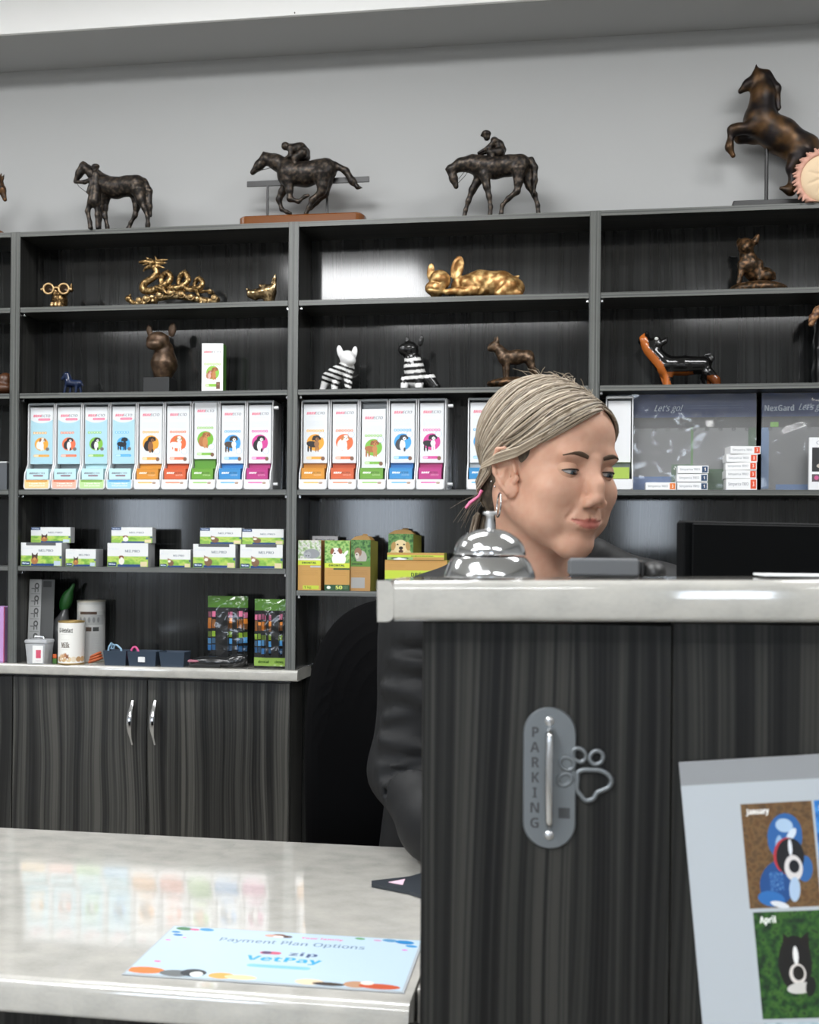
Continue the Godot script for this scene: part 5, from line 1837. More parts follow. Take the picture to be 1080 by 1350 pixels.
# ---------------------------------------------------------------- things on the back worktop
func can(called: String, label: String, x: float, dist: float, r: float, h: float, p: Print, rim: Material, turn: float):
	var c := spot(x, 850, dist)
	var t := thing(called, label, "tin", Vector3(c.x, 0.744, -dist), turn)
	var b := Mb.new()
	# the label wraps the wall; the picture's middle faces the room
	var base := b.v.size()
	var n := 40
	for s in n + 1:
		var a := -PI + TAU * s / n
		var d := Vector3(sin(a), 0, cos(a))
		b.add(d * r + Vector3(0, 0.004, 0), d, Vector2(float(s) / n, 1)); b.add(d * r + Vector3(0, h - 0.005, 0), d, Vector2(float(s) / n, 0))
	for s in n:
		b.tri(base + 2 * s, base + 2 * s + 1, base + 2 * s + 3); b.tri(base + 2 * s, base + 2 * s + 3, base + 2 * s + 2)
	part("wall", b, print_mat(p, 0.35), t)
	var l := Mb.new()
	l.lathe_smooth(PackedVector2Array([Vector2(0.0001, h - 0.006), Vector2(r * 0.9, h - 0.006), Vector2(r * 0.94, h - 0.001), Vector2(r * 1.0, h), Vector2(r * 1.03, h - 0.002), Vector2(r * 1.0, h - 0.005)]), 36)
	part("lid", l, rim, t)
	l = Mb.new()
	l.lathe_smooth(PackedVector2Array([Vector2(r * 1.0, 0.005), Vector2(r * 1.02, 0.003), Vector2(r * 1.0, 0.0), Vector2(0.0001, 0.0)]), 36)
	part("foot_rim", l, rim, t)

func bench_items():
	var y := 0.744
	# milk powder tin
	var p := Print.new(640, 240, Color("eae9e4"))
	p.text("Di-Vetelact", 262, 32, 26, Color("3a3a36"), 118, true)
	p.lines(276, 68, 90, 1, 4, Color("a8a8a0"), 1)
	p.lines(288, 100, 64, 1, 4, Color("8c8c84"), 2)
	p.text("Milk", 286, 116, 30, Color("4a3a2a"), 70, true, true)
	p.lines(294, 158, 52, 1, 4, Color("a8a8a0"), 3)
	for k in 16:
		p.oval(30 + 40 * k, 215, 22, 16, [Color("d8c29a"), Color("e2d4bc"), Color("b8956a"), Color("c9a878")][k % 4])
	for q in [[300, 204, "c9a074"], [322, 198, "b0764a"], [340, 206, "8a5a3c"], [282, 208, "d8b890"]]:
		p.oval(q[0], q[1], 11, 15, Color(q[2])); p.oval(q[0] - 6, q[1] - 14, 4, 8, Color(q[2])); p.oval(q[0] + 6, q[1] - 14, 4, 8, Color(q[2]))
		p.oval(q[0], q[1] + 8, 6, 6, Color("efe8dc"))
	can("milk_tin", "short white milk powder tin lettered Milk, with animals round its foot", 94.0, SHELF + 0.0200, 0.0400, 0.135, p, flat_mat(Color("c2a46a"), 0.3, 0.8), -0.05)
	# the big tin behind
	p = Print.new(640, 260, Color("a4a5a4"))
	p.rect(0, 10, 640, 30, Color("b3b4b2"))
	p.rect(240, 42, 130, 12, Color("3c2c22"))
	p.rect(230, 56, 200, 44, Color("8e908f"))
	for k in 5:
		p.oval(245 + 34 * k, 78, 10, 12, Color("6d6f70"))
	p.rect(240, 110, 40, 18, Color("4a3c32")); p.rect(290, 110, 40, 18, Color("4a3c32")); p.rect(340, 110, 46, 18, Color("3a3c3c"))
	p.lines(330, 140, 80, 18, 6, Color("7e807f"), 5)
	can("large_tin", "tall grey milk powder tin standing behind the short white tin", 120.0, SHELF + 0.1082, 0.0440, 0.196, p, flat_mat(Color("b9b6a8"), 0.3, 0.6), 0.35)
	# clear tub with a lid
	var c := spot(49, 860, SHELF - 0.005)
	var t := thing("clear_tub", "small clear plastic tub with a pink printed label", "tub", Vector3(c.x, y, -SHELF - 0.010), 0.05)
	var b := Mb.new()
	for k in 4:
		var a0 := PI * 0.5 * k
		b.xf = Transform3D(Basis(Vector3.UP, a0), Vector3.ZERO)
		b.quad(Vector3(-0.027, 0, 0.027), Vector3(0.027, 0, 0.027), Vector3(0.032, 0.063, 0.032), Vector3(-0.032, 0.063, 0.032))
	b.xf = Transform3D()
	b.box(Vector3(-0.027, 0, -0.027), Vector3(0.027, 0.002, 0.027), 0.0005)
	var cloudy := flat_mat(Color(0.86, 0.87, 0.88, 0.45), 0.3)
	cloudy.transparency = BaseMaterial3D.TRANSPARENCY_ALPHA
	part("wall", b, cloudy, t)
	part("lid", boxed(Vector3(-0.037, 0.0635, -0.031), Vector3(0.037, 0.076, 0.031), 0.004), cloudy, t)
	var hd := Mb.new()
	hd.tube(PackedVector3Array([Vector3(-0.018, 0.076, 0), Vector3(-0.012, 0.084, 0), Vector3(0.012, 0.083, 0), Vector3(0.016, 0.076, 0)]), PackedFloat32Array([0.003, 0.004, 0.004, 0.003]), 8)
	part("handle", hd, M.chrome, t)
	p = Print.new(80, 120, Color("eeeeec"))
	p.speckle(26, 30, 64, 86, [Color("d23f94"), Color("e06a5a"), Color("c93f8a"), Color("e8884a")], 4, 0.2)
	p.lines(24, 100, 44, 2, 6, Color("b06a8a"), 3)
	b = Mb.new()
	b.quad(Vector3(-0.010, 0.003, 0.0282), Vector3(0.024, 0.003, 0.0282), Vector3(0.026, 0.058, 0.0325), Vector3(-0.008, 0.058, 0.0325))
	part("label", b, print_mat(p), t)
	part("filling", boxed(Vector3(-0.024, 0.003, -0.024), Vector3(0.024, 0.045, 0.024), 0.004), flat_mat(Color("b4b6b6"), 0.8), t)
	# leaflet with rows of ribbons, leaning in the corner
	p = Print.new(120, 300, Color("9d9e9d"))
	p.rect(58, 0, 62, 300, Color("4a4b4b"))
	for k in 6:
		var yy := 24.0 + 46.0 * k
		p.oval(36, yy, 11, 11, Color("3c3d3d")); p.oval(36, yy, 6, 6, Color("9d9e9d"))
		p.rect(10, yy + 8, 18, 3, Color("4a4b4b")); p.rect(26, yy + 10, 4, 14, Color("3c3d3d")); p.rect(40, yy + 10, 4, 12, Color("3c3d3d"))
		p.rect(8, yy + 28, 44, 2, Color("7d7e7d"))
	p.rect(66, 6, 40, 22, Color("232424"))
	c = Vector3(BAY0 + 0.003, y, 0)
	t = thing("leaflet", "grey leaflet printed with ribbon loops leaning in the corner", "leaflet", Vector3(c.x, y, -SHELF - 0.062))
	b = Mb.new()
	b.xf = Transform3D(Basis(Vector3.RIGHT, -0.05) * Basis(Vector3.UP, -0.06), Vector3.ZERO)
	b.quad(Vector3(0, 0.0, 0.0012), Vector3(0.088, 0.0, 0.0012), Vector3(0.088, 0.262, 0.0012), Vector3(0, 0.262, 0.0012))
	var lb := Mb.new()
	lb.xf = b.xf
	lb.box(Vector3(0, 0, 0), Vector3(0.088, 0.262, 0.001), 0.0003)
	part("sheet", lb, flat_mat(Color("8a8b8a"), 0.6), t, b, print_mat(p))
	# bag with a green top
	c = spot(72, 850, SHELF + 0.075)
	t = thing("plastic_bag", "crumpled clear bag with a green gathered neck behind the clear tub", "bag", Vector3(c.x, y, -SHELF - 0.112))
	var f := Field.new(Vector3(-0.06, -0.01, -0.045), Vector3(0.07, 0.27, 0.045), 0.004)
	f.egg(Vector3(0, 0.06, 0), Vector3(0.042, 0.075, 0.03), Basis(), 0.01)
	f.bone(Vector3(0.0, 0.10, 0), Vector3(0.018, 0.165, 0), 0.03, 0.010, 0.02)
	f.bone(Vector3(-0.03, 0.02, 0.02), Vector3(-0.02, 0.12, 0.02), 0.008, 0.004, 0.01)
	f.bone(Vector3(0.025, 0.03, 0.022), Vector3(0.01, 0.13, 0.015), 0.007, 0.004, 0.008)
	f.floor_at(0.0)
	var film := flat_mat(Color("4a4b4c"), 0.18)
	skin("bag", f, film, t)
	f = Field.new(Vector3(-0.05, 0.12, -0.04), Vector3(0.08, 0.27, 0.04), 0.003)
	f.egg(Vector3(0.02, 0.192, 0.0), Vector3(0.020, 0.036, 0.018), Basis(Vector3(0, 0, 1), -0.35), 0.006)
	f.bone(Vector3(0.026, 0.21, 0), Vector3(0.045, 0.245, 0), 0.012, 0.005, 0.008)
	skin("neck", f, flat_mat(Color("1f5a24"), 0.5), t)
	# orange twist behind the trays
	c = spot(128, 862, SHELF + 0.03)
	t = thing("orange_leash", "coiled orange cord lying beside the first navy tray", "cord", Vector3(c.x, y, -SHELF - 0.02))
	b = Mb.new()
	for k in 3:
		var ps := PackedVector3Array()
		var rs := PackedFloat32Array()
		for j in 17:
			var a := TAU * j / 16.0
			ps.append(Vector3(cos(a) * (0.020 - 0.003 * k), 0.006 + 0.008 * k + 0.012 * (1.0 + cos(a)) * 0.6, sin(a) * 0.015))
			rs.append(0.0042)
		b.tube(ps, rs, 7)
	part("coil", b, flat_mat(Color("a8522a"), 0.6), t)
	c = spot(64, 868, SHELF)
	t = thing("orange_tag", "small orange and green plastic tag between the tub and the milk tin", "tag", Vector3(c.x + 0.014, y, -SHELF - 0.012))
	part("tag", boxed(Vector3(-0.006, 0.016, -0.002), Vector3(0.007, 0.030, 0.002), 0.002), flat_mat(Color("c45a28"), 0.5), t)
	part("stem", boxed(Vector3(-0.006, 0.0, -0.003), Vector3(0.008, 0.016, 0.003), 0.002), flat_mat(Color("3f6a2a"), 0.6), t)
	# three navy trays
	var navy := flat_mat(Color("2c3a4a"), 0.5)
	var sp := [[134.5, 166.0, "navy plastic tray holding a pale blue loop"], [166.5, 205.5, "navy plastic tray with a white sticker and a pink band"], [208.5, 243.0, "empty navy plastic tray at the end of its row"]]
	for k in 3:
		var xa := spot(sp[k][0], 866, SHELF - 0.002).x
		var xb := spot(sp[k][1], 866, SHELF - 0.002).x
		var w := (xb - xa) * 0.5 - 0.001
		t = thing("storage_tray", sp[k][2], "tray", Vector3((xa + xb) * 0.5, y, -SHELF - 0.032))
		b = Mb.new()
		var hh := 0.045
		for s in 4:
			var turn := Basis(Vector3.UP, PI * 0.5 * s)
			var hx := w if s % 2 == 0 else 0.03
			var hz := 0.03 if s % 2 == 0 else w
			for inn in [0.0, 0.0022]:
				b.xf = Transform3D(turn, Vector3.ZERO)
				var lowx: float = hx - 0.005 - inn
				var lowz: float = hz - 0.005 - inn
				b.quad(Vector3(-lowx, 0.0, lowz), Vector3(lowx, 0.0, lowz), Vector3(hx - inn, hh, hz - inn), Vector3(-hx + inn, hh, hz - inn))
			b.quad(Vector3(-hx, hh, hz), Vector3(hx, hh, hz), Vector3(hx - 0.0022, hh, hz - 0.0022), Vector3(-hx + 0.0022, hh, hz - 0.0022))
		b.xf = Transform3D()
		b.box(Vector3(-w + 0.006, 0.0, -0.024), Vector3(w - 0.006, 0.002, 0.024), 0.0004)
		part("tray", b, navy, t)
		if k == 1:
			part("sticker", boxed(Vector3(-0.012, 0.012, 0.0275), Vector3(0.010, 0.028, 0.0290), 0.0003), M.paper, t)
	var lo := spot(148, 856, SHELF + 0.02)
	t = thing("blue_leash", "pale blue cord looped up out of a navy tray", "cord", Vector3(lo.x, y + 0.004, -SHELF - 0.03))
	b = Mb.new()
	b.tube(PackedVector3Array([Vector3(-0.02, 0.01, 0), Vector3(-0.014, 0.05, 0.004), Vector3(-0.004, 0.064, 0.006), Vector3(0.006, 0.058, 0.006), Vector3(0.002, 0.046, 0.002), Vector3(-0.008, 0.045, 0), Vector3(-0.006, 0.058, -0.004), Vector3(0.012, 0.056, 0), Vector3(0.026, 0.046, 0.004), Vector3(0.03, 0.012, 0)]), PackedFloat32Array([0.003, 0.003, 0.003, 0.003, 0.003, 0.003, 0.003, 0.003, 0.003, 0.003]), 8)
	part("cord", b, flat_mat(Color("9cbfd8"), 0.5), t)
	lo = spot(176, 856, SHELF + 0.02)
	t = thing("pink_band", "bright pink band arched inside a navy tray", "band", Vector3(lo.x, y + 0.004, -SHELF - 0.03))
	b = Mb.new()
	var arc := PackedVector3Array()
	var ar := PackedFloat32Array()
	for j in 13:
		var a := PI * j / 12.0
		arc.append(Vector3(-cos(a) * 0.016, 0.012 + sin(a) * 0.040, 0)); ar.append(0.0035)
	b.tube(arc, ar, 8)
	part("band", b, flat_mat(Color("d85a90"), 0.5), t)
	# two glossy pouches with rows of coloured pieces
	for k in 2:
		p = Print.new(220, 380, Color("1d1e1f"))
		var rows := [["4f7a34", 0], ["c9698a", 80], ["c87a34", 118], ["9a5a24", 140], ["7a9a34", 190], ["4a86b8", 222], ["2f5f90", 262], ["262829", 305]]
		for j in rows.size():
			var yy: float = rows[j][1]
			for m in 9:
				if j == 0:
					p.rect(0, 0, 220, 62, Color("4a7030"))
				else:
					p.rect(m * 24.6 + 2, yy + (m * 7 + j * 5) % 9, 20, 30, Color(rows[j][0]).lerp(Color("202122"), 0.25 * ((m + j * 2 + k) % 3)))
		for q in [[50, 60], [90, 28], [140, 26]] if k == 0 else [[80, 22], [118, 50], [190, 20]]:
			p.rect(q[0], 66, q[1], 270, Color("2a2b2c"))
		if k == 1:
			p.rect(0, 320, 220, 46, Color("86a650")); p.text("dental", 30, 336, 14, Color("2f4a20"), 70, true); p.text("chews", 140, 336, 14, Color("2f4a20"), 56, true)
		var x0 := 272.0 if k == 0 else 334.0
		var x1 := 325.0 if k == 0 else 377.5
		var dd := SHELF + (0.05 if k == 0 else 0.012)
		var xa := spot(x0, 830, dd).x
		var xb := spot(x1, 830, dd).x
		var h := 0.218 if k == 0 else 0.212
		t = thing("treat_pouch", ["glossy clear pouch of coloured treats with a green header, behind a dark pack", "glossy clear pouch of coloured treats with a green foot, against the upright"][k], "pouch", Vector3((xa + xb) * 0.5, y, -dd - 0.014))
		b = Mb.new()
		var nx := 18
		var ny := 28
		var nz := noise(70 + k, 34.0, 2)
		for side in [1.0, -1.0]:
			var base := b.v.size()
			for j in ny + 1:
				for i in nx + 1:
					var u := float(i) / nx
					var v := float(j) / ny
					var bulge := 0.011 * pow(sin(PI * u), 0.6) * pow(maxf(sin(PI * v), 0.0), 0.4)
					var px := (u - 0.5) * (xb - xa)
					var wr := 0.0028 * nz.get_noise_2d(u * 0.06, v * 0.2) * (1.0 if side > 0 else 0.3)
					b.add(Vector3(px, v * h, side * (bulge + 0.0006) + wr), Vector3(0, 0, side), Vector2(u, 1.0 - v))
			for j in ny:
				for i in nx:
					var a := base + j * (nx + 1) + i
					b.tri(a, a + 1, a + nx + 2); b.tri(a, a + nx + 2, a + nx + 1)
			for a in range(base, b.v.size()):
				var i := (a - base) % (nx + 1)
				var j := (a - base) / (nx + 1)
				var l := b.v[base + j * (nx + 1) + maxi(i - 1, 0)]
				var r := b.v[base + j * (nx + 1) + mini(i + 1, nx)]
				var dn := b.v[base + maxi(j - 1, 0) * (nx + 1) + i]
				var up := b.v[base + mini(j + 1, ny) * (nx + 1) + i]
				b.n[a] = (r - l).cross(up - dn).normalized() * side
		part("pouch", b, print_mat(p, 0.1), t)
	# dark pack lying flat in front
	c = spot(285, 872, SHELF + 0.0)
	t = thing("black_pack", "flat black wrapped pack lying in front of the treat pouch", "pack", Vector3(c.x, y, -SHELF - 0.02))
	part("tray", boxed(Vector3(-0.088, 0, -0.02), Vector3(0.012, 0.012, 0.014), 0.003), M.black, t)
	f = Field.new(Vector3(-0.12, -0.005, -0.04), Vector3(0.10, 0.05, 0.03), 0.003)
	f.egg(Vector3(-0.02, 0.016, -0.006), Vector3(0.07, 0.018, 0.022), Basis(), 0.006)
	f.egg(Vector3(0.05, 0.018, -0.010), Vector3(0.04, 0.022, 0.018), Basis(Vector3(0, 0, 1), 0.3), 0.006)
	f.floor_at(0.0)
	skin("wrapping", f, flat_mat(Color("232425"), 0.15), t)
	part("pink_strip", boxed(Vector3(-0.095, 0.014, -0.012), Vector3(-0.045, 0.022, 0.012), 0.003), flat_mat(Color("a86a7a"), 0.3), t)
	# what shows at the frame's edge, in the neighbouring bay
	c = spot(-14, 835, SHELF)
	t = thing("lilac_box", "lilac box with a pink edge standing past the shelf upright", "box", Vector3(c.x, y, -SHELF - 0.01))
	part("box", boxed(Vector3(-0.045, 0, -0.06), Vector3(0.045, 0.175, 0), 0.002), flat_mat(Color("b992c9"), 0.5), t)
	part("edge", boxed(Vector3(0.0425, 0.0, -0.001), Vector3(0.046, 0.176, 0.0015), 0.0005), flat_mat(Color("a8486a"), 0.5), t)
	c = spot(-10, 480, SHELF)
	t = thing("brown_figurine", "rounded brown wooden figurine in the neighbouring bay", "figurine", Vector3(c.x, SHELF_Y[1], -SHELF - 0.05))
	f = Field.new(Vector3(-0.07, -0.01, -0.05), Vector3(0.07, 0.09, 0.05), 0.003)
	f.egg(Vector3(0, 0.022, 0), Vector3(0.05, 0.022, 0.036), Basis(), 0.006)
	f.egg(Vector3(0.018, 0.048, 0.0), Vector3(0.024, 0.026, 0.024), Basis(), 0.008)
	f.floor_at(0.0)
	skin("figure", f, flat_mat(Color("4a2a14"), 0.4), t)
	c = spot(-12, 640, SHELF)
	t = thing("white_carton", "white carton by itself in the neighbouring bay", "box", Vector3(c.x, SHELF_Y[2], -SHELF - 0.01))
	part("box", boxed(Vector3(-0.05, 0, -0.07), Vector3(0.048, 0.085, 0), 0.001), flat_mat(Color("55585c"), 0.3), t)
	part("flap", boxed(Vector3(-0.05, 0.0855, -0.07), Vector3(0.048, 0.089, 0.0), 0.001), M.white_plastic, t)

# ---------------------------------------------------------------- the bay behind the monitor
func right_bay_items():
	var y: float = SHELF_Y[2]
	for k in 2:
		var p := Print.new(500, 400, Color("5d5f60"))
		p.rect(0, 0, 500, 96, Color("1a3566"))
		p.rect(0, 96, 500, 44, Color("2e3132"))
		if k == 0:
			p.text("Let's go!", 160, 44, 26, Color("aebccb"), 90, false, false, 0.3)
			p.lines(260, 48, 200, 2, 10, Color("7f93b0"), 4)
			p.lines(60, 46, 70, 3, 10, Color("55709a"), 6)
			p.rect(0, 340, 220, 60, Color("274d80"))
			p.rect(220, 290, 280, 110, Color("1f4a22")); p.rect(284, 136, 8, 220, Color("3f6a30"))
			p.rect(292, 140, 182, 168, Color("656768"))
			p.rect(474, 140, 26, 190, Color("1f4024"))
		else:
			p.text("NexGard", 10, 50, 24, Color("b9c4d2"), 100, true)
			p.text("Let's go!", 126, 44, 26, Color("aebccb"), 88, false, false, 0.3)
			p.lines(240, 46, 200, 3, 10, Color("7f93b0"), 4)
			p.rect(0, 140, 26, 250, Color("4f6a8c")); p.rect(30, 118, 28, 20, Color("5f8f30")); p.rect(230, 100, 20, 290, Color("3c5c84"))
			p.oval(300, 160, 60, 40, Color("8a7a5c"))
			p.rect(50, 372, 300, 28, Color("3f618c"))
		for j in 14:
			p.rect(40 + (10 if k == 1 else 0), 168 + j * 14, 420, 1, Color("5c5e5f"))
		for j in 11:
			var hx := 30.0 + 44.0 * j
			p.oval(hx, 146, 7, 7, Color("2c2e2f")); p.oval(hx, 147, 4, 4, Color("5d5f60"))
		p.lines(300, 166, 20, 12, 12, Color("4a4c4d"), 8)
		var x0: float = [800.0, 1004.0][k]
		var x1: float = [997.0, 1200.0][k]
		var d := SHELF + 0.075
		var xa := spot(x0, 580, d).x
		var xb := spot(x1, 580, d).x
		var t := thing("wall_planner", ["blue-headed grey planner sheet under film, behind the slim white cartons", "blue-headed grey planner sheet under film next to the white frame"][k], "planner", Vector3((xa + xb) * 0.5, y, -d))
		var w := xb - xa
		var h := 0.285
		var b := Mb.new()
		b.quad(Vector3(-w * 0.5, 0, 0.0004), Vector3(w * 0.5, 0, 0.0004), Vector3(w * 0.5, h, 0.0004), Vector3(-w * 0.5, h, 0.0004))
		part("sheet", boxed(Vector3(-w * 0.5, 0, -0.002), Vector3(w * 0.5, h, 0), 0.0004), M.paper, t, b, print_mat(p, 0.5))
		# the loose clear film over it
		var fm := Mb.new()
		var nz := noise(90 + k, 30.0, 2)
		var nx := 24
		var ny := 18
		for j in ny + 1:
			for i in nx + 1:
				var u := float(i) / nx
				var v := float(j) / ny
				fm.add(Vector3((u - 0.5) * w, v * h, 0.007 + 0.004 * nz.get_noise_2d(u * 0.12, v * 0.1)), Vector3(0, 0, 1), Vector2(u, v))
		for j in ny:
			for i in nx:
				var a := j * (nx + 1) + i
				fm.tri(a, a + 1, a + nx + 2); fm.tri(a, a + nx + 2, a + nx + 1)
		for a in fm.v.size():
			var i := a % (nx + 1)
			var j := a / (nx + 1)
			fm.n[a] = (fm.v[j * (nx + 1) + mini(i + 1, nx)] - fm.v[j * (nx + 1) + maxi(i - 1, 0)]).cross(fm.v[mini(j + 1, ny) * (nx + 1) + i] - fm.v[maxi(j - 1, 0) * (nx + 1) + i]).normalized()
		part("film", fm, M.clear, t)
	# slim white cartons
	var white := flat_mat(Color("d9dadb"), 0.5)
	var tones := [Color("e07a34"), Color("24405f"), Color("d8502c")]
	var mats := []
	for k in 3:
		var p := Print.new(260, 64, Color("e9eaeb"))
		p.text("Simparica TRIO", 18, 22, 17, Color("8b9096"), 170)
		p.rect(206, 6, 48, 52, tones[k])
		p.text("3" if k != 1 else "1", 224, 18, 26, Color("f0e6de"), 12, true)
		mats.append(print_mat(p))
	carton("tablet_carton", "single slim white carton with an orange end, lying apart", "box", 851, 891, 0.0225, y, SHELF + 0.022, 0.07, white, mats[0])
	for j in 3:
		carton("tablet_carton", ["slim white carton with a navy end, bottom of three", "slim white carton with a navy end, middle of three", "slim white carton with a navy end, topmost of three"][j], "box", [892.5, 892, 893.0][j], [932.5, 932.5, 933.5][j], 0.0225, y + 0.0242 * j, SHELF + 0.022, 0.07, white, mats[1])
	var said := ["thicker slim white carton with a red end, bottom of five", "slim white carton with a red end, second from the bottom of five", "slim white carton with a red end, middle of five", "slim white carton with a red end, second from the top of five", "slim white carton with a red end, topmost of five"]
	var at := y
	for j in 5:
		var h: float = [0.033, 0.0235, 0.0225, 0.0225, 0.0225][j]
		carton("tablet_carton", said[j], "box", [957.0, 956.5, 956.0, 957.0, 962.0][j], [997.5, 997.0, 997.0, 998.0, 1002.5][j], h, at, SHELF + 0.014, 0.07, white, mats[2], Vector2(0, 1), Vector2(1, 0), "", [0.0, 0.04, -0.03, 0.05, 0.12][j])
		at += h + 0.0004
	# white frame at the edge
	var p := Print.new(120, 240, Color("e4e6e8"))
	p.rect(16, 46, 104, 110, Color("2c2e30")); p.oval(80, 90, 24, 30, Color("8a8078")); p.oval(70, 130, 30, 12, Color("b9b2a8"))
	p.rect(16, 168, 104, 34, Color("5a5054")); p.oval(40, 184, 12, 10, Color("c45a8a")); p.oval(80, 186, 14, 10, Color("8fa05a"))
	p.oval(60, 24, 22, 10, Color("8f98a4")); p.oval(60, 24, 19, 8, Color("e4e6e8"))
	carton("picture_frame", "white framed picture card standing beside the red-ended cartons", "frame", 1066, 1096, 0.150, y, SHELF + 0.02, 0.012, M.white_plastic, print_mat(p))
	# white cartons on the low shelf behind the receptionist
	p = Print.new(160, 120, Color("dfe0e1"))
	p.text("Simparica", 40, 50, 22, Color("5c6066"), 110)
	var sm := print_mat(p)
	carton("tablet_carton", "white carton on the low shelf, partly behind the counter", "box", 868, 918, 0.079, 0.985, SHELF + 0.02, 0.08, white, sm)
	carton("tablet_carton", "blank white carton on the low shelf behind the receptionist", "box", 826, 866, 0.083, 0.985, SHELF + 0.024, 0.08, white, white)

# ---------------------------------------------------------------- on the raised counter and the desk
func counter_y(x: float) -> float:
	var corner := spot(497, 765.5, COUNTER)
	return corner.y + 0.0143 * (x - corner.x)

func counter_items():
	var k := size_at(645, 0.925)
	var c := spot(645.5, 765, 0.925)
	var t := thing("service_bell", "polished chrome push bell on the raised counter", "bell", Vector3(c.x, counter_y(c.x) + 0.0008, -0.925))
	var b := Mb.new()
	b.lathe_smooth(PackedVector2Array([Vector2(0.0001, 0), Vector2(60 * k, 0), Vector2(60 * k, 2 * k), Vector2(58.5 * k, 8 * k), Vector2(54 * k, 19 * k), Vector2(49 * k, 26 * k), Vector2(46 * k, 28 * k), Vector2(30 * k, 29 * k)]), 48)
	part("base", b, M.chrome, t)
	b = Mb.new()
	var prof := PackedVector2Array([Vector2(44 * k, 30 * k), Vector2(47 * k, 29.5 * k), Vector2(47.5 * k, 32 * k)])
	for j in 12:
		var a := PI * 0.5 * (j + 1) / 12.0
		prof.append(Vector2(maxf(47 * k * cos(a * 0.98), 0.0001), (32 + 33 * sin(a)) * k))
	b.lathe_smooth(prof, 48)
	part("dome", b, M.chrome, t)
	b = Mb.new()
	b.lathe_smooth(PackedVector2Array([Vector2(7 * k, 64 * k), Vector2(6.5 * k, 70 * k), Vector2(5 * k, 76 * k), Vector2(5 * k, 82 * k), Vector2(9 * k, 83 * k), Vector2(9.5 * k, 85.5 * k), Vector2(8 * k, 87 * k), Vector2(0.0001, 87.5 * k)]), 24)
	part("plunger", b, M.steel, t)
	# small grey terminal
	c = spot(796, 764, 0.955)
	t = thing("card_terminal", "small dark grey box lying on the raised counter", "terminal", Vector3(c.x, counter_y(c.x) + 0.0008, -0.955), 0.03)
	var kk := size_at(796, 0.955)
	part("case", boxed(Vector3(-46.5 * kk, 0, -0.03), Vector3(46.5 * kk, 24.5 * kk, 0.01), 0.003), flat_mat(Color("55575a"), 0.55), t)
	part("end_piece", boxed(Vector3(46.5 * kk, 0, -0.03), Vector3(53 * kk, 22 * kk, 0.006), 0.003), M.black, t)
	c = spot(862, 764, 0.965)
	t = thing("computer_mouse", "black rounded mouse beside the grey terminal", "mouse", Vector3(c.x, counter_y(c.x) + 0.0008, -0.965))
	var f := Field.new(Vector3(-0.02, -0.004, -0.03), Vector3(0.02, 0.02, 0.03), 0.0018)
	f.egg(Vector3(0, 0.003, 0), Vector3(0.0105, 0.010, 0.022), Basis(), 0.003)
	f.floor_at(0.0)
	skin("case", f, M.black, t)
	# papers near the edge
	c = spot(1045, 764, 0.96)
	t = thing("paper_sheets", "thin stack of white papers lying on the raised counter", "papers", Vector3(c.x, counter_y(c.x) + 0.0010, -0.955))
	part("stack", boxed(Vector3(-0.028, 0, -0.03), Vector3(0.14, 0.0018, 0.03), 0.0004), M.paper, t)
	# monitor, its back to the visitor
	var fw := 1.2
	var d := fw * (cos(YAW) + (900.0 - 540.0) / FOCAL * sin(YAW))
	var tl := spot(902, 686, d)
	var w := 0.50
	var turn := YAW + 0.38
	var bs := Basis(Vector3.UP, turn)
	var mid := Vector3(tl.x, DESK_Y, tl.z) + bs * Vector3(w * 0.5, 0, 0)
	t = thing("computer_monitor", "black computer monitor seen from behind the raised counter", "monitor", mid, turn)
	var top := tl.y - DESK_Y
	part("casing", boxed(Vector3(-w * 0.5, top - 0.31, -0.016), Vector3(w * 0.5, top, 0.0), 0.003), M.screen_black, t)
	part("back_cover", boxed(Vector3(-w * 0.5 + 0.009, top - 0.30, 0.0), Vector3(w * 0.5 - 0.009, top - 0.003, 0.004), 0.003), M.screen_black, t)
	part("screen", boxed(Vector3(-w * 0.5 + 0.012, top - 0.295, -0.0172), Vector3(w * 0.5 - 0.012, top - 0.014, -0.0162), 0.0003), M.black, t)
	part("neck", boxed(Vector3(-0.03, 0.01, 0.010), Vector3(0.03, top - 0.12, 0.028), 0.004), M.black, t)
	part("foot", boxed(Vector3(-0.11, 0.0005, -0.07), Vector3(0.11, 0.012, 0.06), 0.004), M.black, t)

func on_desk(x: float, y: float) -> Vector3:
	var a := spot(x, y, 1.0) - Vector3(0, EYE, 0)
	var k := (DESK_Y - EYE) / a.y
	return Vector3(a.x * k, DESK_Y, a.z * k)

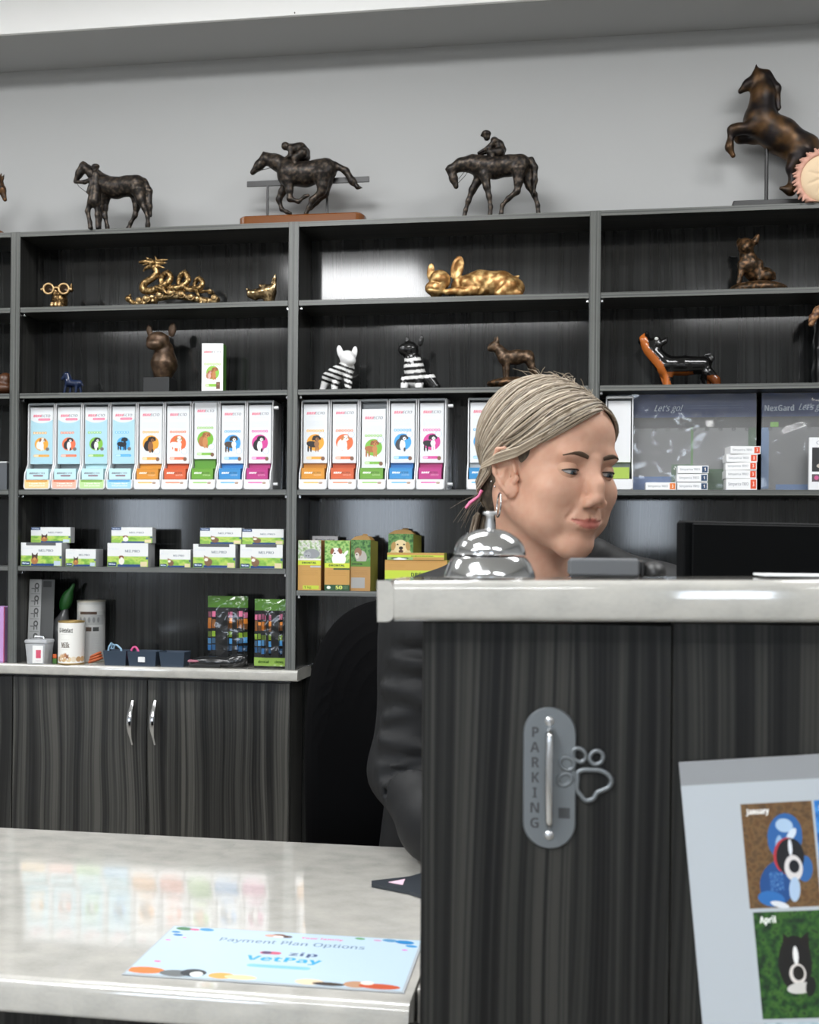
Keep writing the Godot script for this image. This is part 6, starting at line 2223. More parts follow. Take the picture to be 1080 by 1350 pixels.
func desk_items():
	# laminated sheet about payment plans
	var tl := on_desk(228, 1222)
	var tr := on_desk(555, 1243)
	var bl := on_desk(168, 1286)
	var br := on_desk(530, 1308)
	var along := ((tr - tl) + (br - bl)) * 0.5
	var w := along.length()
	var h := ((bl - tl).length() + (br - tr).length()) * 0.5
	var mid := (tl + tr + bl + br) * 0.25
	var p := Print.new(840, 590, Color("afc3d2"))
	p.text("Payment Plan Options", 190, 110, 44, Color("6d7f92"), 480)
	p.pill(350, 246, 70, 34, Color("c0647a")); p.oval(372, 262, 16, 16, Color("5a4a66"))
	p.text("zip", 446, 240, 40, Color("4d5a78"), 90, true)
	p.text("VetPay", 320, 306, 52, Color("3f9ad6"), 240, true)
	p.pill(340, 400, 200, 34, Color("7fb8d6")); p.lines(372, 414, 140, 2, 8, Color("4a8db0"), 2)
	p.lines(240, 462, 420, 2, 10, Color("b3cfe4"), 3)
	p.text("Your family", 448, 44, 20, Color("d0709a"), 140, true)
	p.oval(370, 44, 26, 22, Color("8a6a5a")); p.oval(344, 50, 20, 16, Color("c49a8a")); p.oval(396, 52, 22, 16, Color("5a4a48")); p.oval(372, 58, 18, 12, Color("e0d8d4"))
	for q in [[40, 26, 30, "4f7a5a"], [78, 30, 18, "c46a8a"], [118, 22, 26, "4a8ab8"], [24, 74, 16, "2f7ab0"], [40, 110, 18, "2a6fa8"], [70, 140, 8, "d070b0"], [24, 180, 10, "c46ab0"],
		[740, 22, 26, "5a8ab0"], [790, 34, 32, "2f78b0"], [816, 78, 20, "3f8ac0"], [700, 30, 14, "c090b0"], [800, 130, 10, "d060b8"], [640, 20, 18, "6a9a70"], [60, 440, 12, "d070a0"]]:
		p.oval(q[0], q[1], q[2], q[2] * 0.7, Color(q[3]), 0.3)
	p.oval(50, 545, 60, 36, Color("d07a48")); p.oval(150, 556, 52, 34, Color("6a6e70")); p.oval(200, 540, 40, 40, Color("3c4046")); p.oval(212, 552, 20, 26, Color("e8e8e4")); p.oval(290, 552, 40, 32, Color("d8a05a")); p.oval(350, 556, 50, 24, Color("e0c49a"))
	p.oval(560, 556, 44, 30, Color("d8c4a8")); p.oval(620, 566, 50, 18, Color("4a4440")); p.oval(700, 552, 38, 34, Color("b08a70")); p.oval(770, 558, 62, 28, Color("b4563c")); p.oval(730, 530, 20, 20, Color("e2d2c8"))
	var t := thing("payment_sheet", "pale blue laminated sheet about payment plans lying on the desk", "sheet", Vector3(mid.x, DESK_Y + 0.0004, mid.z), atan2(-along.z, along.x))
	var f := Mb.new()
	f.quad(Vector3(-w * 0.5, 0.0011, h * 0.5), Vector3(w * 0.5, 0.0011, h * 0.5), Vector3(w * 0.5, 0.0011, -h * 0.5), Vector3(-w * 0.5, 0.0011, -h * 0.5))
	part("sheet", boxed(Vector3(-w * 0.5 - 0.0025, 0, -h * 0.5 - 0.0025), Vector3(w * 0.5 + 0.0025, 0.0009, h * 0.5 + 0.0025), 0.0003), flat_mat(Color("a4abb0"), 0.2), t, f, print_mat(p, 0.18))
	# pointed black paper fan end with a pink inset
	var tip := on_desk(490, 1168)
	t = thing("letter_opener", "flat black pointed blade with a pale pink inset on the desk", "opener", Vector3(tip.x, DESK_Y + 0.0006, tip.z), 0.0)
	var poly := PackedVector2Array()
	for q in [[490, 1166], [490, 1170], [540, 1180], [557, 1186], [590, 1196], [590, 1146], [557, 1155], [541, 1160]]:
		var v := on_desk(q[0], q[1]) - tip
		poly.append(Vector2(v.x, -v.z))
	f = Mb.new()
	f.xf = Transform3D(Basis(Vector3.RIGHT, -PI * 0.5), Vector3.ZERO)
	f.prism(poly, 0.0, 0.004, 0.0005)
	part("blade", f, flat_mat(Color("2b3036"), 0.4), t)
	poly = PackedVector2Array()
	for q in [[512, 1168.5], [531, 1172], [534, 1164.5]]:
		var v := on_desk(q[0], q[1]) - tip
		poly.append(Vector2(v.x, -v.z))
	f = Mb.new()
	f.xf = Transform3D(Basis(Vector3.RIGHT, -PI * 0.5), Vector3.ZERO)
	f.prism(poly, 0.0038, 0.0046)
	part("inset", f, flat_mat(Color("d8b8c8"), 0.5), t)

# ---------------------------------------------------------------- chair
const CHAIR_TURN := 0.45

func chair_base() -> Vector3:
	var left := spot(393, 900, 1.66)
	var hw := 0.235
	return Vector3(left.x + hw * cos(CHAIR_TURN), 0, left.z - hw * sin(CHAIR_TURN))

func office_chair():
	var c := chair_base()
	var t := thing("office_chair", "black fabric office chair with a tall rounded back", "chair", c, CHAIR_TURN)
	var cloth := flat_mat(Color("0d0d0e"), 0.95)
	cloth.metallic_specular = 0.12
	cloth.albedo_texture = cloud_texture(128, [Color("b8b8b8"), Color("ffffff")], 44, 0.4, 0.9)
	cloth.uv1_triplanar = true
	cloth.uv1_scale = Vector3(30, 30, 30)
	# padded back
	var b := Mb.new()
	var hw := 0.235
	var hh := 0.31
	var n := 56
	for side in [1.0, -1.0]:
		var base := b.v.size()
		for k in 13:
			var s := k / 12.0
			var e := sin(s * PI * 0.5)
			for j in n:
				var a := TAU * j / n
				var ox := signf(cos(a)) * pow(absf(cos(a)), 0.55) * hw
				var oy := signf(sin(a)) * pow(absf(sin(a)), 0.55) * hh
				var th := 0.034 * pow(maxf(1.0 - pow(e, 5.0), 0.0), 0.5)
				var x := ox * e * (1.0 - 0.06 * (1.0 - oy * e / hh) * 0.5)
				b.add(Vector3(x, 0.72 + oy * e, side * th + 0.9 * x * x - 0.02), Vector3(x * 2.0 * e, oy * e * 1.4, side * 0.22 * (1.05 - pow(s, 4.0))))
		for k in 12:
			for j in n:
				var a := base + k * n + j
				var q := base + k * n + (j + 1) % n
				b.tri(a, q, q + n); b.tri(a, q + n, a + n)
	part("backrest", b, cloth, t)
	var f := Field.new(Vector3(-0.28, 0.38, -0.05), Vector3(0.28, 0.54, 0.5), 0.01)
	for x in [-0.16, 0.0, 0.16]:
		f.bone(Vector3(x, 0.430, 0.08), Vector3(x, 0.428, 0.40), 0.045, 0.045, 0.05)
	skin("seat", f, cloth, t)
	var m := Mb.new()
	m.tube(PackedVector3Array([Vector3(0, 0.40, 0.2), Vector3(0, 0.40, -0.08), Vector3(0, 0.46, -0.10), Vector3(0, 0.7, -0.06)]), PackedFloat32Array([0.02, 0.02, 0.02, 0.016]), 10)
	part("back_stem", m, M.black_metal, t)
	m = Mb.new()
	m.tube(PackedVector3Array([Vector3(0, 0.08, 0.22), Vector3(0, 0.25, 0.22), Vector3(0, 0.42, 0.22)]), PackedFloat32Array([0.03, 0.028, 0.02]), 14)
	part("gas_lift", m, M.black_metal, t)
	for k in 5:
		var a := TAU * k / 5.0 + 0.3
		var d := Vector3(cos(a), 0, sin(a))
		m = Mb.new()
		m.tube(PackedVector3Array([Vector3(0, 0.10, 0.22), Vector3(0, 0.085, 0.22) + d * 0.15, Vector3(0, 0.065, 0.22) + d * 0.29]), PackedFloat32Array([0.028, 0.022, 0.016]), 8)
		var leg := part("leg", m, M.black_metal, t)
		m = Mb.new()
		var w := Vector3(0, 0.028, 0.22) + d * 0.29
		var sd := Vector3(-d.z, 0, d.x)
		m.tube(PackedVector3Array([w - sd * 0.02, w - sd * 0.018, w + sd * 0.018, w + sd * 0.02]), PackedFloat32Array([0.022, 0.0275, 0.0275, 0.022]), 14)
		part("caster", m, M.black, leg)

# ---------------------------------------------------------------- receptionist
class Face extends Paint:
	var z := FastNoiseLite.new()
	func _init():
		z.seed = 5; z.frequency = 55.0; z.fractal_octaves = 3
	func at(p: Vector3, _n: Vector3) -> Color:
		var base := Color(0.60, 0.35, 0.245)
		var q := z.get_noise_3dv(p)
		base = base.lerp(Color(0.56, 0.30, 0.205), clampf(0.35 + q * 0.8, 0.0, 1.0))
		# the lips' own colour
		if p.z > 0.06 and p.y < -0.045 and p.y > -0.09:
			var u := absf(p.x) / 0.0255
			if u < 1.0:
				var mid := -0.0665 + 0.002 * u * u
				var up := mid + 0.0058 * (1.0 - u * u) + 0.0008 * cos(u * 6.0)
				var dn := mid - 0.0085 * (1.0 - u * u)
				if p.y < up and p.y > dn:
					return Color(0.46, 0.135, 0.105).lerp(Color(0.50, 0.20, 0.15), u)
		return base

func receptionist():
	# posture in the room
	var neck := Vector3(-0.055, 1.06, -1.56)
	var chest := Vector3(-0.105, 0.86, -1.60)
	var hips := Vector3(-0.125, 0.60, -1.61)
	var sh_r := spot(568, 824, 1.505)
	var el_r := spot(536, 1015, 1.495)
	var fo_r := spot(576, 1086, 1.39)
	var wr_r := spot(668, 1118, 1.28)
	var sh_l := spot(872, 806, 1.66)
	var el_l := Vector3(0.19, 0.80, -1.56)
	var wr_l := Vector3(0.16, 0.757, -1.33)
	var seat := hips
	var fwd := Vector3(sin(CHAIR_TURN), 0, cos(CHAIR_TURN))
	var sidev := Vector3(cos(CHAIR_TURN), 0, -sin(CHAIR_TURN))
	var t := thing("person", "woman with tied-back blonde hair in a black jacket, looking down", "person", Vector3(hips.x, 0, hips.z))
	var org := t.position
	# ---- head, neck and hands: one skin mesh
	var turn := Basis(Vector3.UP, 0.70) * Basis(Vector3.RIGHT, 0.14) * Basis(Vector3(0, 0, 1), -0.02)
	var hx := Transform3D(turn, spot(727, 614, 1.5))
	var nl := hx.affine_inverse() * neck
	var f := Field.new(Vector3(-0.11, -0.24, -0.15), Vector3(0.10, 0.125, 0.125), 0.0023)
	var I := Basis()
	f.egg(Vector3(0, 0.028, -0.022), Vector3(0.073, 0.082, 0.096), I, 0.02)
	f.egg(Vector3(0, -0.026, 0.028), Vector3(0.061, 0.080, 0.060), I, 0.02)
	f.egg(Vector3(0, 0.042, 0.040), Vector3(0.058, 0.048, 0.046), I, 0.02)
	for s in [-1.0, 1.0]:
		f.bone(Vector3(s * 0.053, -0.050, -0.008), Vector3(s * 0.012, -0.0975, 0.062), 0.018, 0.016, 0.02)
		f.egg(Vector3(s * 0.034, -0.062, 0.046), Vector3(0.026, 0.026, 0.028), I, 0.02)
		f.egg(Vector3(s * 0.036, -0.029, 0.060), Vector3(0.026, 0.022, 0.022), I, 0.018)
		f.egg(Vector3(s * 0.028, 0.019, 0.078), Vector3(0.017, 0.006, 0.007), Basis(Vector3(0, 0, 1), -s * 0.1), 0.018)
		# sockets
		f.egg(Vector3(s * 0.0315, -0.001, 0.0985), Vector3(0.0165, 0.0085, 0.0155), I, 0.010, true)
	f.egg(Vector3(0, -0.098, 0.067), Vector3(0.022, 0.018, 0.018), I, 0.014)
	f.egg(Vector3(0, -0.064, 0.079), Vector3(0.026, 0.017, 0.013), I, 0.014)
	f.bone(Vector3(0, 0.010, 0.084), Vector3(0, -0.018, 0.0965), 0.0072, 0.0080, 0.012)
	f.bone(Vector3(0, -0.018, 0.0975), Vector3(0, -0.0335, 0.1008), 0.0076, 0.0086, 0.010)
	for s in [-1.0, 1.0]:
		f.egg(Vector3(s * 0.0115, -0.041, 0.0965), Vector3(0.0058, 0.0060, 0.0085), I, 0.009)
		f.bone(Vector3(s * 0.0062, -0.0475, 0.1015), Vector3(s * 0.0072, -0.047, 0.094), 0.0026, 0.0026, 0.002, true)
	# lips
	f.bone(Vector3(-0.020, -0.0655, 0.083), Vector3(-0.005, -0.0618, 0.0905), 0.0024, 0.0034, 0.005)
	f.bone(Vector3(0.020, -0.0655, 0.083), Vector3(0.005, -0.0618, 0.0905), 0.0024, 0.0034, 0.005)
	f.bone(Vector3(-0.014, -0.0705, 0.087), Vector3(0.014, -0.0705, 0.087), 0.0036, 0.0036, 0.005)
	f.egg(Vector3(0, -0.0722, 0.0885), Vector3(0.011, 0.0045, 0.005), I, 0.005)
	f.bone(Vector3(-0.024, -0.0648, 0.084), Vector3(-0.010, -0.0668, 0.0955), 0.0013, 0.0013, 0.0025, true)
	f.bone(Vector3(0.024, -0.0648, 0.084), Vector3(0.010, -0.0668, 0.0955), 0.0013, 0.0013, 0.0025, true)
	f.bone(Vector3(-0.010, -0.0668, 0.0955), Vector3(0.010, -0.0668, 0.0955), 0.0013, 0.0013, 0.0025, true)
	# smile creases
	for s in [-1.0, 1.0]:
		f.bone(Vector3(s * 0.019, -0.042, 0.093), Vector3(s * 0.029, -0.062, 0.082), 0.0016, 0.0014, 0.006, true)
	# neck
	f.bone(Vector3(0, -0.055, -0.035), nl, 0.050, 0.052, 0.03)
	f.bone(Vector3(-0.035, -0.045, -0.04), nl + Vector3(-0.005, 0, 0.035), 0.014, 0.014, 0.025)
	# near ear, standing out a little
	for s in [-1.0, 1.0]:
		var E := Vector3(s * 0.0745, -0.014, 0.002)
		var du := Vector3(s * 0.5, 0, -0.86) * 0.0175
		var dv := Vector3(s * 0.12, 1, -0.22).normalized() * 0.0325
		var out := du.cross(dv).normalized() * (1.0 if du.cross(dv).x * s > 0 else -1.0)
		var eb := Basis(du.normalized(), dv.normalized(), du.normalized().cross(dv.normalized()))
		f.egg(E + dv * 0.08, Vector3(0.0155, 0.0285, 0.0045), eb, 0.006)
		f.egg(E - dv * 0.72 - du * 0.25, Vector3(0.0085, 0.0105, 0.0045), eb, 0.006)
		var rim := [[-0.75, 0.05], [-0.7, 0.55], [-0.2, 0.98], [0.45, 0.92], [0.95, 0.45], [0.9, -0.05], [0.5, -0.5], [0.05, -0.85]]
		for k in rim.size() - 1:
			f.bone(E + du * rim[k][0] + dv * rim[k][1] + out * 0.004, E + du * rim[k + 1][0] + dv * rim[k + 1][1] + out * 0.004, 0.0031, 0.0031, 0.003)
		f.egg(E - du * 0.2 - dv * 0.12 + out * 0.0065, Vector3(0.0068, 0.0115, 0.0075), eb, 0.004, true)
		f.bone(E + du * 0.35 + dv * 0.55 + out * 0.006, E + du * 0.55 - dv * 0.1 + out * 0.006, 0.0022, 0.0022, 0.004, true)
		f.bone(E - du * 0.85 - dv * 0.2 + out * 0.003, E - du * 0.7 - dv * 0.32 + out * 0.004, 0.0036, 0.003, 0.004)
	var mb := Mb.new()
	mb.xf = Transform3D(Basis(), -org) * hx
	f.mesh_into(mb, Face.new())
	var skinm := tint_mat(0.58)
	skinm.subsurf_scatter_enabled = true
	skinm.subsurf_scatter_strength = 0.12
	part("body", mb, skinm, t)
	var hm := Mb.new()
	hand_into(hm, wr_r - org, (wr_r - fo_r).normalized(), 1.0)
	part("hand", hm, skinm, t)
	hm = Mb.new()
	hand_into(hm, wr_l - org, (wr_l - el_l).normalized(), -1.0)
	part("hand", hm, skinm, t)
	# ---- eyes, lids, brows
	for s in [-1.0, 1.0]:
		var c := Vector3(float(s) * 0.0305, -0.002, 0.0700)
		var eye := Mb.new()
		eye.xf = Transform3D(Basis(), -org) * hx
		var gaze := Vector3(0.10, -0.30, 1.0).normalized()
		var base := 0
		for j in 19:
			for i in 25:
				var th := PI * j / 18.0
				var ph := TAU * i / 24.0
				var d := Vector3(sin(th) * cos(ph), sin(th) * sin(ph), cos(th))
				var off := d.angle_to(gaze)
				eye.tint = Color(0.01, 0.01, 0.012) if off < 0.17 else (Color(0.085, 0.12, 0.14) if off < 0.40 else Color(0.55, 0.52, 0.5))
				eye.add(c + d * 0.0138, d)
		for j in 18:
			for i in 24:
				var a := j * 25 + i
				eye.tri(a, a + 1, a + 26); eye.tri(a, a + 26, a + 25)
		part("eye", eye, tint_mat(0.08), t)
		for upper in [true, false]:
			var lid := Mb.new()
			lid.xf = eye.xf
			lid.tint = Color(0.56, 0.315, 0.215)
			var nu := 32
			var nv := 8
			for v in nv + 1:
				for u in nu + 1:
					var az := lerpf(-1.75, 1.75, float(u) / nu)
					var q := maxf(1.0 - pow(az / 1.12, 2.0), 0.0)
					var e0 := 0.16 * q - 0.03 if upper else -0.30 * q - 0.03
					var e1 := 1.25 if upper else -1.2
					var el := lerpf(e0, e1, float(v) / nv)
					var d := Vector3(sin(az) * cos(el), sin(el), cos(az) * cos(el))
					lid.add(c + d * (0.0147 if upper else 0.0144), d)
			for v in nv:
				for u in nu:
					var a := v * (nu + 1) + u
					lid.tri(a, a + 1, a + nu + 2); lid.tri(a, a + nu + 2, a + nu + 1)
			part("eyelid", lid, skinm, t)
			var lash := Mb.new()
			lash.xf = eye.xf
			var ps := PackedVector3Array()
			var rs := PackedFloat32Array()
			for u in 17:
				var az := lerpf(-1.14, 1.14, u / 16.0)
				var q := maxf(1.0 - pow(az / 1.12, 2.0), 0.0)
				var e0 := 0.16 * q - 0.03 if upper else -0.30 * q - 0.03
				ps.append(c + Vector3(sin(az) * cos(e0), sin(e0), cos(az) * cos(e0)) * 0.0150)
				rs.append((0.0012 if upper else 0.0004) * (0.35 + 0.65 * q))
			lash.tube(ps, rs, 6)
			part("eyelash", lash, flat_mat(Color("2a1e18"), 0.7), t)
		var brow := Mb.new()
		brow.xf = eye.xf
		var bp := PackedVector3Array()
		var br := PackedFloat32Array()
		for k in 15:
			var u := k / 14.0
			var x: float = s * lerpf(0.0125, 0.046, u)
			var y := 0.0165 + 0.0065 * sin(PI * 0.62 * u) - 0.006 * u * u
			bp.append(f.onto(Vector3(x, y, f.front(x, y)), 0.0002))
			br.append(0.0029 * (0.8 + 0.4 * sin(PI * minf(u * 1.3, 1.0))) * (1.0 - 0.7 * u * u))
		brow.tube(bp, br, 8, 0.36, Vector3(0, 0, 1))
		part("eyebrow", brow, flat_mat(Color("4a3828"), 0.85), t)
	hair(t, hx, org, f)
	# ---- earrings
	var lobe := Vector3(-0.0795, -0.0415, 0.0075)
	var hoop := Mb.new()
	hoop.xf = mb.xf
	var ring := PackedVector3Array()
	var rr := PackedFloat32Array()
	var axis := Vector3(0.64, 0, -0.77)
	for k in 29:
		var a := TAU * k / 28.0
		ring.append(lobe + Vector3(-0.006, -0.0155, 0.0) + Vector3.UP * cos(a) * 0.0158 + Vector3(-0.644, 0, 0.765).rotated(Vector3.UP, 0.22) * sin(a) * 0.0158)
		rr.append(0.0013)
	hoop.tube(ring, rr, 10)
	part("earring", hoop, M.chrome, t)
	for q in [Vector3(-0.087, -0.034, -0.004), Vector3(-0.090, -0.028, -0.009)]:
		var stud := Mb.new()
		stud.xf = Transform3D(Basis(), -org) * hx * Transform3D(Basis(), q)
		stud.lathe_smooth(PackedVector2Array([Vector2(0.0001, -0.0013), Vector2(0.0012, -0.0006), Vector2(0.0012, 0.0006), Vector2(0.0001, 0.0013)]), 10)
		part("stud", stud, M.chrome, t)
	# ---- jacket
	var jk := Field.new(Vector3(-0.42, 0.44, -1.86), Vector3(0.34, 1.16, -1.12), 0.0065)
	var k := 0.05
	jk.bone(hips + Vector3(0, 0.02, 0), chest, 0.11, 0.12, k)
	jk.bone(chest, chest.lerp(neck, 0.55), 0.125, 0.085, k)
	jk.bone(hips - sidev * 0.06 + Vector3(0, 0.02, 0), chest - sidev * 0.05, 0.105, 0.105, k)
	jk.bone(hips + sidev * 0.06 + Vector3(0, 0.02, 0), chest + sidev * 0.05, 0.105, 0.105, k)
	jk.bone(neck + Vector3(0, -0.02, -0.01), sh_r, 0.058, 0.060, k)
	jk.bone(neck + Vector3(0, -0.02, -0.01), sh_l, 0.058, 0.060, k)
	jk.bone(chest, sh_r + Vector3(0, -0.06, 0), 0.10, 0.06, k)
	jk.bone(chest, sh_l + Vector3(0, -0.06, 0), 0.10, 0.06, k)
	jk.bone(spot(652, 748, 1.565), sh_r, 0.040, 0.056, 0.03)
	jk.bone(spot(782, 738, 1.60), spot(850, 792, 1.64), 0.033, 0.05, 0.03)
	jk.bone(spot(850, 792, 1.64), sh_l, 0.05, 0.058, 0.03)
	jk.bone(sh_r, el_r, 0.060, 0.050, 0.03)
	jk.bone(el_r, fo_r, 0.050, 0.046, 0.02)
	jk.bone(fo_r, wr_r, 0.046, 0.036, 0.02)
	jk.bone(sh_l, el_l, 0.060, 0.050, 0.03)
	jk.bone(el_l, wr_l, 0.050, 0.036, 0.02)
	# the sleeve's folds
	for q in [[512, 908, 575, 930, 0.012], [512, 948, 570, 925, 0.010], [508, 975, 580, 990, 0.012], [512, 1032, 575, 992, 0.011], [520, 1056, 580, 1018, 0.010], [538, 1085, 585, 1050, 0.009], [520, 868, 570, 884, 0.010], [505, 1012, 525, 1040, 0.009]]:
		var a := spot(q[0], q[1], 1.457)
		var b := spot(q[2], q[3], 1.447)
		jk.bone(a, b, q[4] * 0.9, q[4] * 0.75, 0.011)
	for q in [[505, 925, 575, 950, 0.010], [500, 1000, 570, 1002, 0.009], [515, 1045, 575, 1030, 0.008], [530, 1075, 585, 1070, 0.008], [500, 960, 570, 955, 0.010], [512, 890, 575, 900, 0.009], [505, 1022, 560, 1012, 0.008], [525, 855, 580, 860, 0.008]]:
		jk.bone(spot(q[0], q[1], 1.438), spot(q[2], q[3], 1.432), q[4], q[4], 0.010, true)
	# standing collar
	for j in 14:
		var a := lerpf(-2.3, 2.3, j / 13.0) + PI
		var a2 := lerpf(-2.3, 2.3, (j + 1) / 13.0) + PI
		if j == 13:
			break
		var c0 := neck + (fwd * cos(a) + sidev * sin(a)) * 0.066 + Vector3(0, 0.012 - 0.022 * cos(a), 0)
		var c1 := neck + (fwd * cos(a2) + sidev * sin(a2)) * 0.066 + Vector3(0, 0.012 - 0.022 * cos(a2), 0)
		jk.bone(c0, c1, 0.013, 0.013, 0.016)
	# keep the collar clear of the neck
	jk.bone(hx * Vector3(0, -0.06, -0.03), neck + Vector3(0, -0.02, 0.01), 0.046, 0.050, 0.008, true)
	# open front below the throat
	jk.bone(neck + fwd * 0.075 + Vector3(0, 0.05, 0), neck + fwd * 0.10 + Vector3(0, -0.10, 0), 0.035, 0.012, 0.01, true)
	# cuffs
	jk.bone(wr_r + (wr_r - fo_r).normalized() * 0.045, wr_r + (wr_r - fo_r).normalized() * 0.06, 0.04, 0.05, 0.006, true)
	jk.bone(wr_l + (wr_l - el_l).normalized() * 0.045, wr_l + (wr_l - el_l).normalized() * 0.06, 0.04, 0.05, 0.006, true)
	var jm := Mb.new()
	jm.xf = Transform3D(Basis(), -org)
	jk.mesh_into(jm)
	var black_cloth := flat_mat(Color("0d0e10"), 0.6)
	black_cloth.metallic_specular = 0.4
	part("jacket", jm, black_cloth, t)
	# ---- shirt: blue collar showing at the throat
	var sf := Field.new(neck - Vector3(0.14, 0.16, 0.14), neck + Vector3(0.14, 0.08, 0.14), 0.004)
	sf.egg(neck + Vector3(0, -0.075, 0) + fwd * 0.012, Vector3(0.055, 0.075, 0.052), Basis(Vector3.UP, CHAIR_TURN), 0.01)
	for j in 10:
		var a := lerpf(0.25, 1.7, j / 10.0)
		var a2 := lerpf(0.25, 1.7, (j + 1) / 10.0)
		for s in [-1.0, 1.0]:
			sf.bone(neck + (fwd * cos(a) + sidev * s * sin(a)) * 0.061 + Vector3(0, -0.005 + 0.012 * a, 0), neck + (fwd * cos(a2) + sidev * s * sin(a2)) * 0.061 + Vector3(0, -0.005 + 0.012 * a2, 0), 0.008, 0.008, 0.008)
	sf.bone(hx * Vector3(0, -0.06, -0.03), neck, 0.050, 0.053, 0.004, true)
	var sm := Mb.new()
	sm.xf = jm.xf
	sf.mesh_into(sm)
	part("shirt", sm, flat_mat(Color("39506b"), 0.8), t)
	# ---- trousers and shoes (under the desk)
	var tr := Field.new(Vector3(-0.45, 0.02, -1.85), Vector3(0.45, 0.72, -0.98), 0.012)
	for s in [-1.0, 1.0]:
		var hip: Vector3 = hips + sidev * 0.085 * s + Vector3(0, -0.015, 0)
		var kn: Vector3 = hip + fwd * 0.36 + Vector3(0, 0.0, 0)
		var an: Vector3 = kn + Vector3(0, -0.47, 0) - fwd * 0.03
		tr.bone(hip, kn, 0.088, 0.062, 0.03)
		tr.bone(kn, an, 0.060, 0.042, 0.02)
		var shf := Field.new(an + Vector3(-0.2, -0.10, -0.2), an + Vector3(0.25, 0.06, 0.25), 0.007)
		shf.bone(an + Vector3(0, -0.06, 0), an + fwd * 0.13 + Vector3(0, -0.075, 0), 0.04, 0.034, 0.02)
		shf.bone(an, an + Vector3(0, -0.05, 0), 0.038, 0.038, 0.02)
		shf.floor_at(0.004)
		var sb := Mb.new()
		sb.xf = jm.xf
		shf.mesh_into(sb)
		part("shoe", sb, M.black, t)
	var tb := Mb.new()
	tb.xf = jm.xf
	tr.mesh_into(tb)
	part("trousers", tb, flat_mat(Color("17181a"), 0.85), t)

func hand_into(mb: Mb, wrist: Vector3, along: Vector3, side: float):
	# a relaxed hand, palm down, fingers a little curled
	var flat := Vector3(along.x, 0, along.z).normalized()
	var across := Vector3.UP.cross(flat).normalized() * side
	var f := Field.new(wrist + Vector3(-0.2, -0.06, -0.2), wrist + Vector3(0.2, 0.06, 0.2), 0.0035)
	var palm := wrist + flat * 0.065 + Vector3(0, -0.012, 0)
	f.bone(wrist - along * 0.03, wrist + flat * 0.01, 0.027, 0.027, 0.01)
	f.bone(wrist, palm, 0.026, 0.020, 0.015)
	for k in 4:
		var o := across * (0.030 - 0.020 * k)
		f.bone(wrist + flat * 0.02 + o * 0.5, wrist + flat * (0.088 - 0.004 * absf(k - 1)) + o + Vector3(0, -0.010, 0), 0.014, 0.0105, 0.008)
		var l: float = [0.068, 0.078, 0.072, 0.056][k]
		var a := wrist + flat * (0.088 - 0.004 * absf(k - 1)) + o + Vector3(0, -0.010, 0)
		var b := a + flat * l * 0.45 + across * (0.004 - 0.003 * k) + Vector3(0, 0.002, 0)
		var c := b + flat * l * 0.32 + Vector3(0, -0.012, 0)
		var d := c + flat * l * 0.18 + Vector3(0, -0.012, 0)
		f.bone(a, b, 0.0098, 0.0088, 0.003); f.bone(b, c, 0.0088, 0.0080, 0.003); f.bone(c, d, 0.0080, 0.0068, 0.003)
	var t0 := wrist + flat * 0.030 + across * 0.028 + Vector3(0, -0.010, 0)
	var t1 := t0 + flat * 0.030 + across * 0.026 + Vector3(0, -0.006, 0)
	var t2 := t1 + flat * 0.026 + across * 0.008 + Vector3(0, -0.008, 0)
	f.bone(wrist + flat * 0.015 + across * 0.012, t0, 0.016, 0.013, 0.01)
	f.bone(t0, t1, 0.012, 0.010, 0.005); f.bone(t1, t2, 0.010, 0.0078, 0.003)
	var keep := mb.xf
	mb.xf = Transform3D()
	mb.tint = Color(0.58, 0.32, 0.22)
	f.mesh_into(mb)
	mb.xf = keep

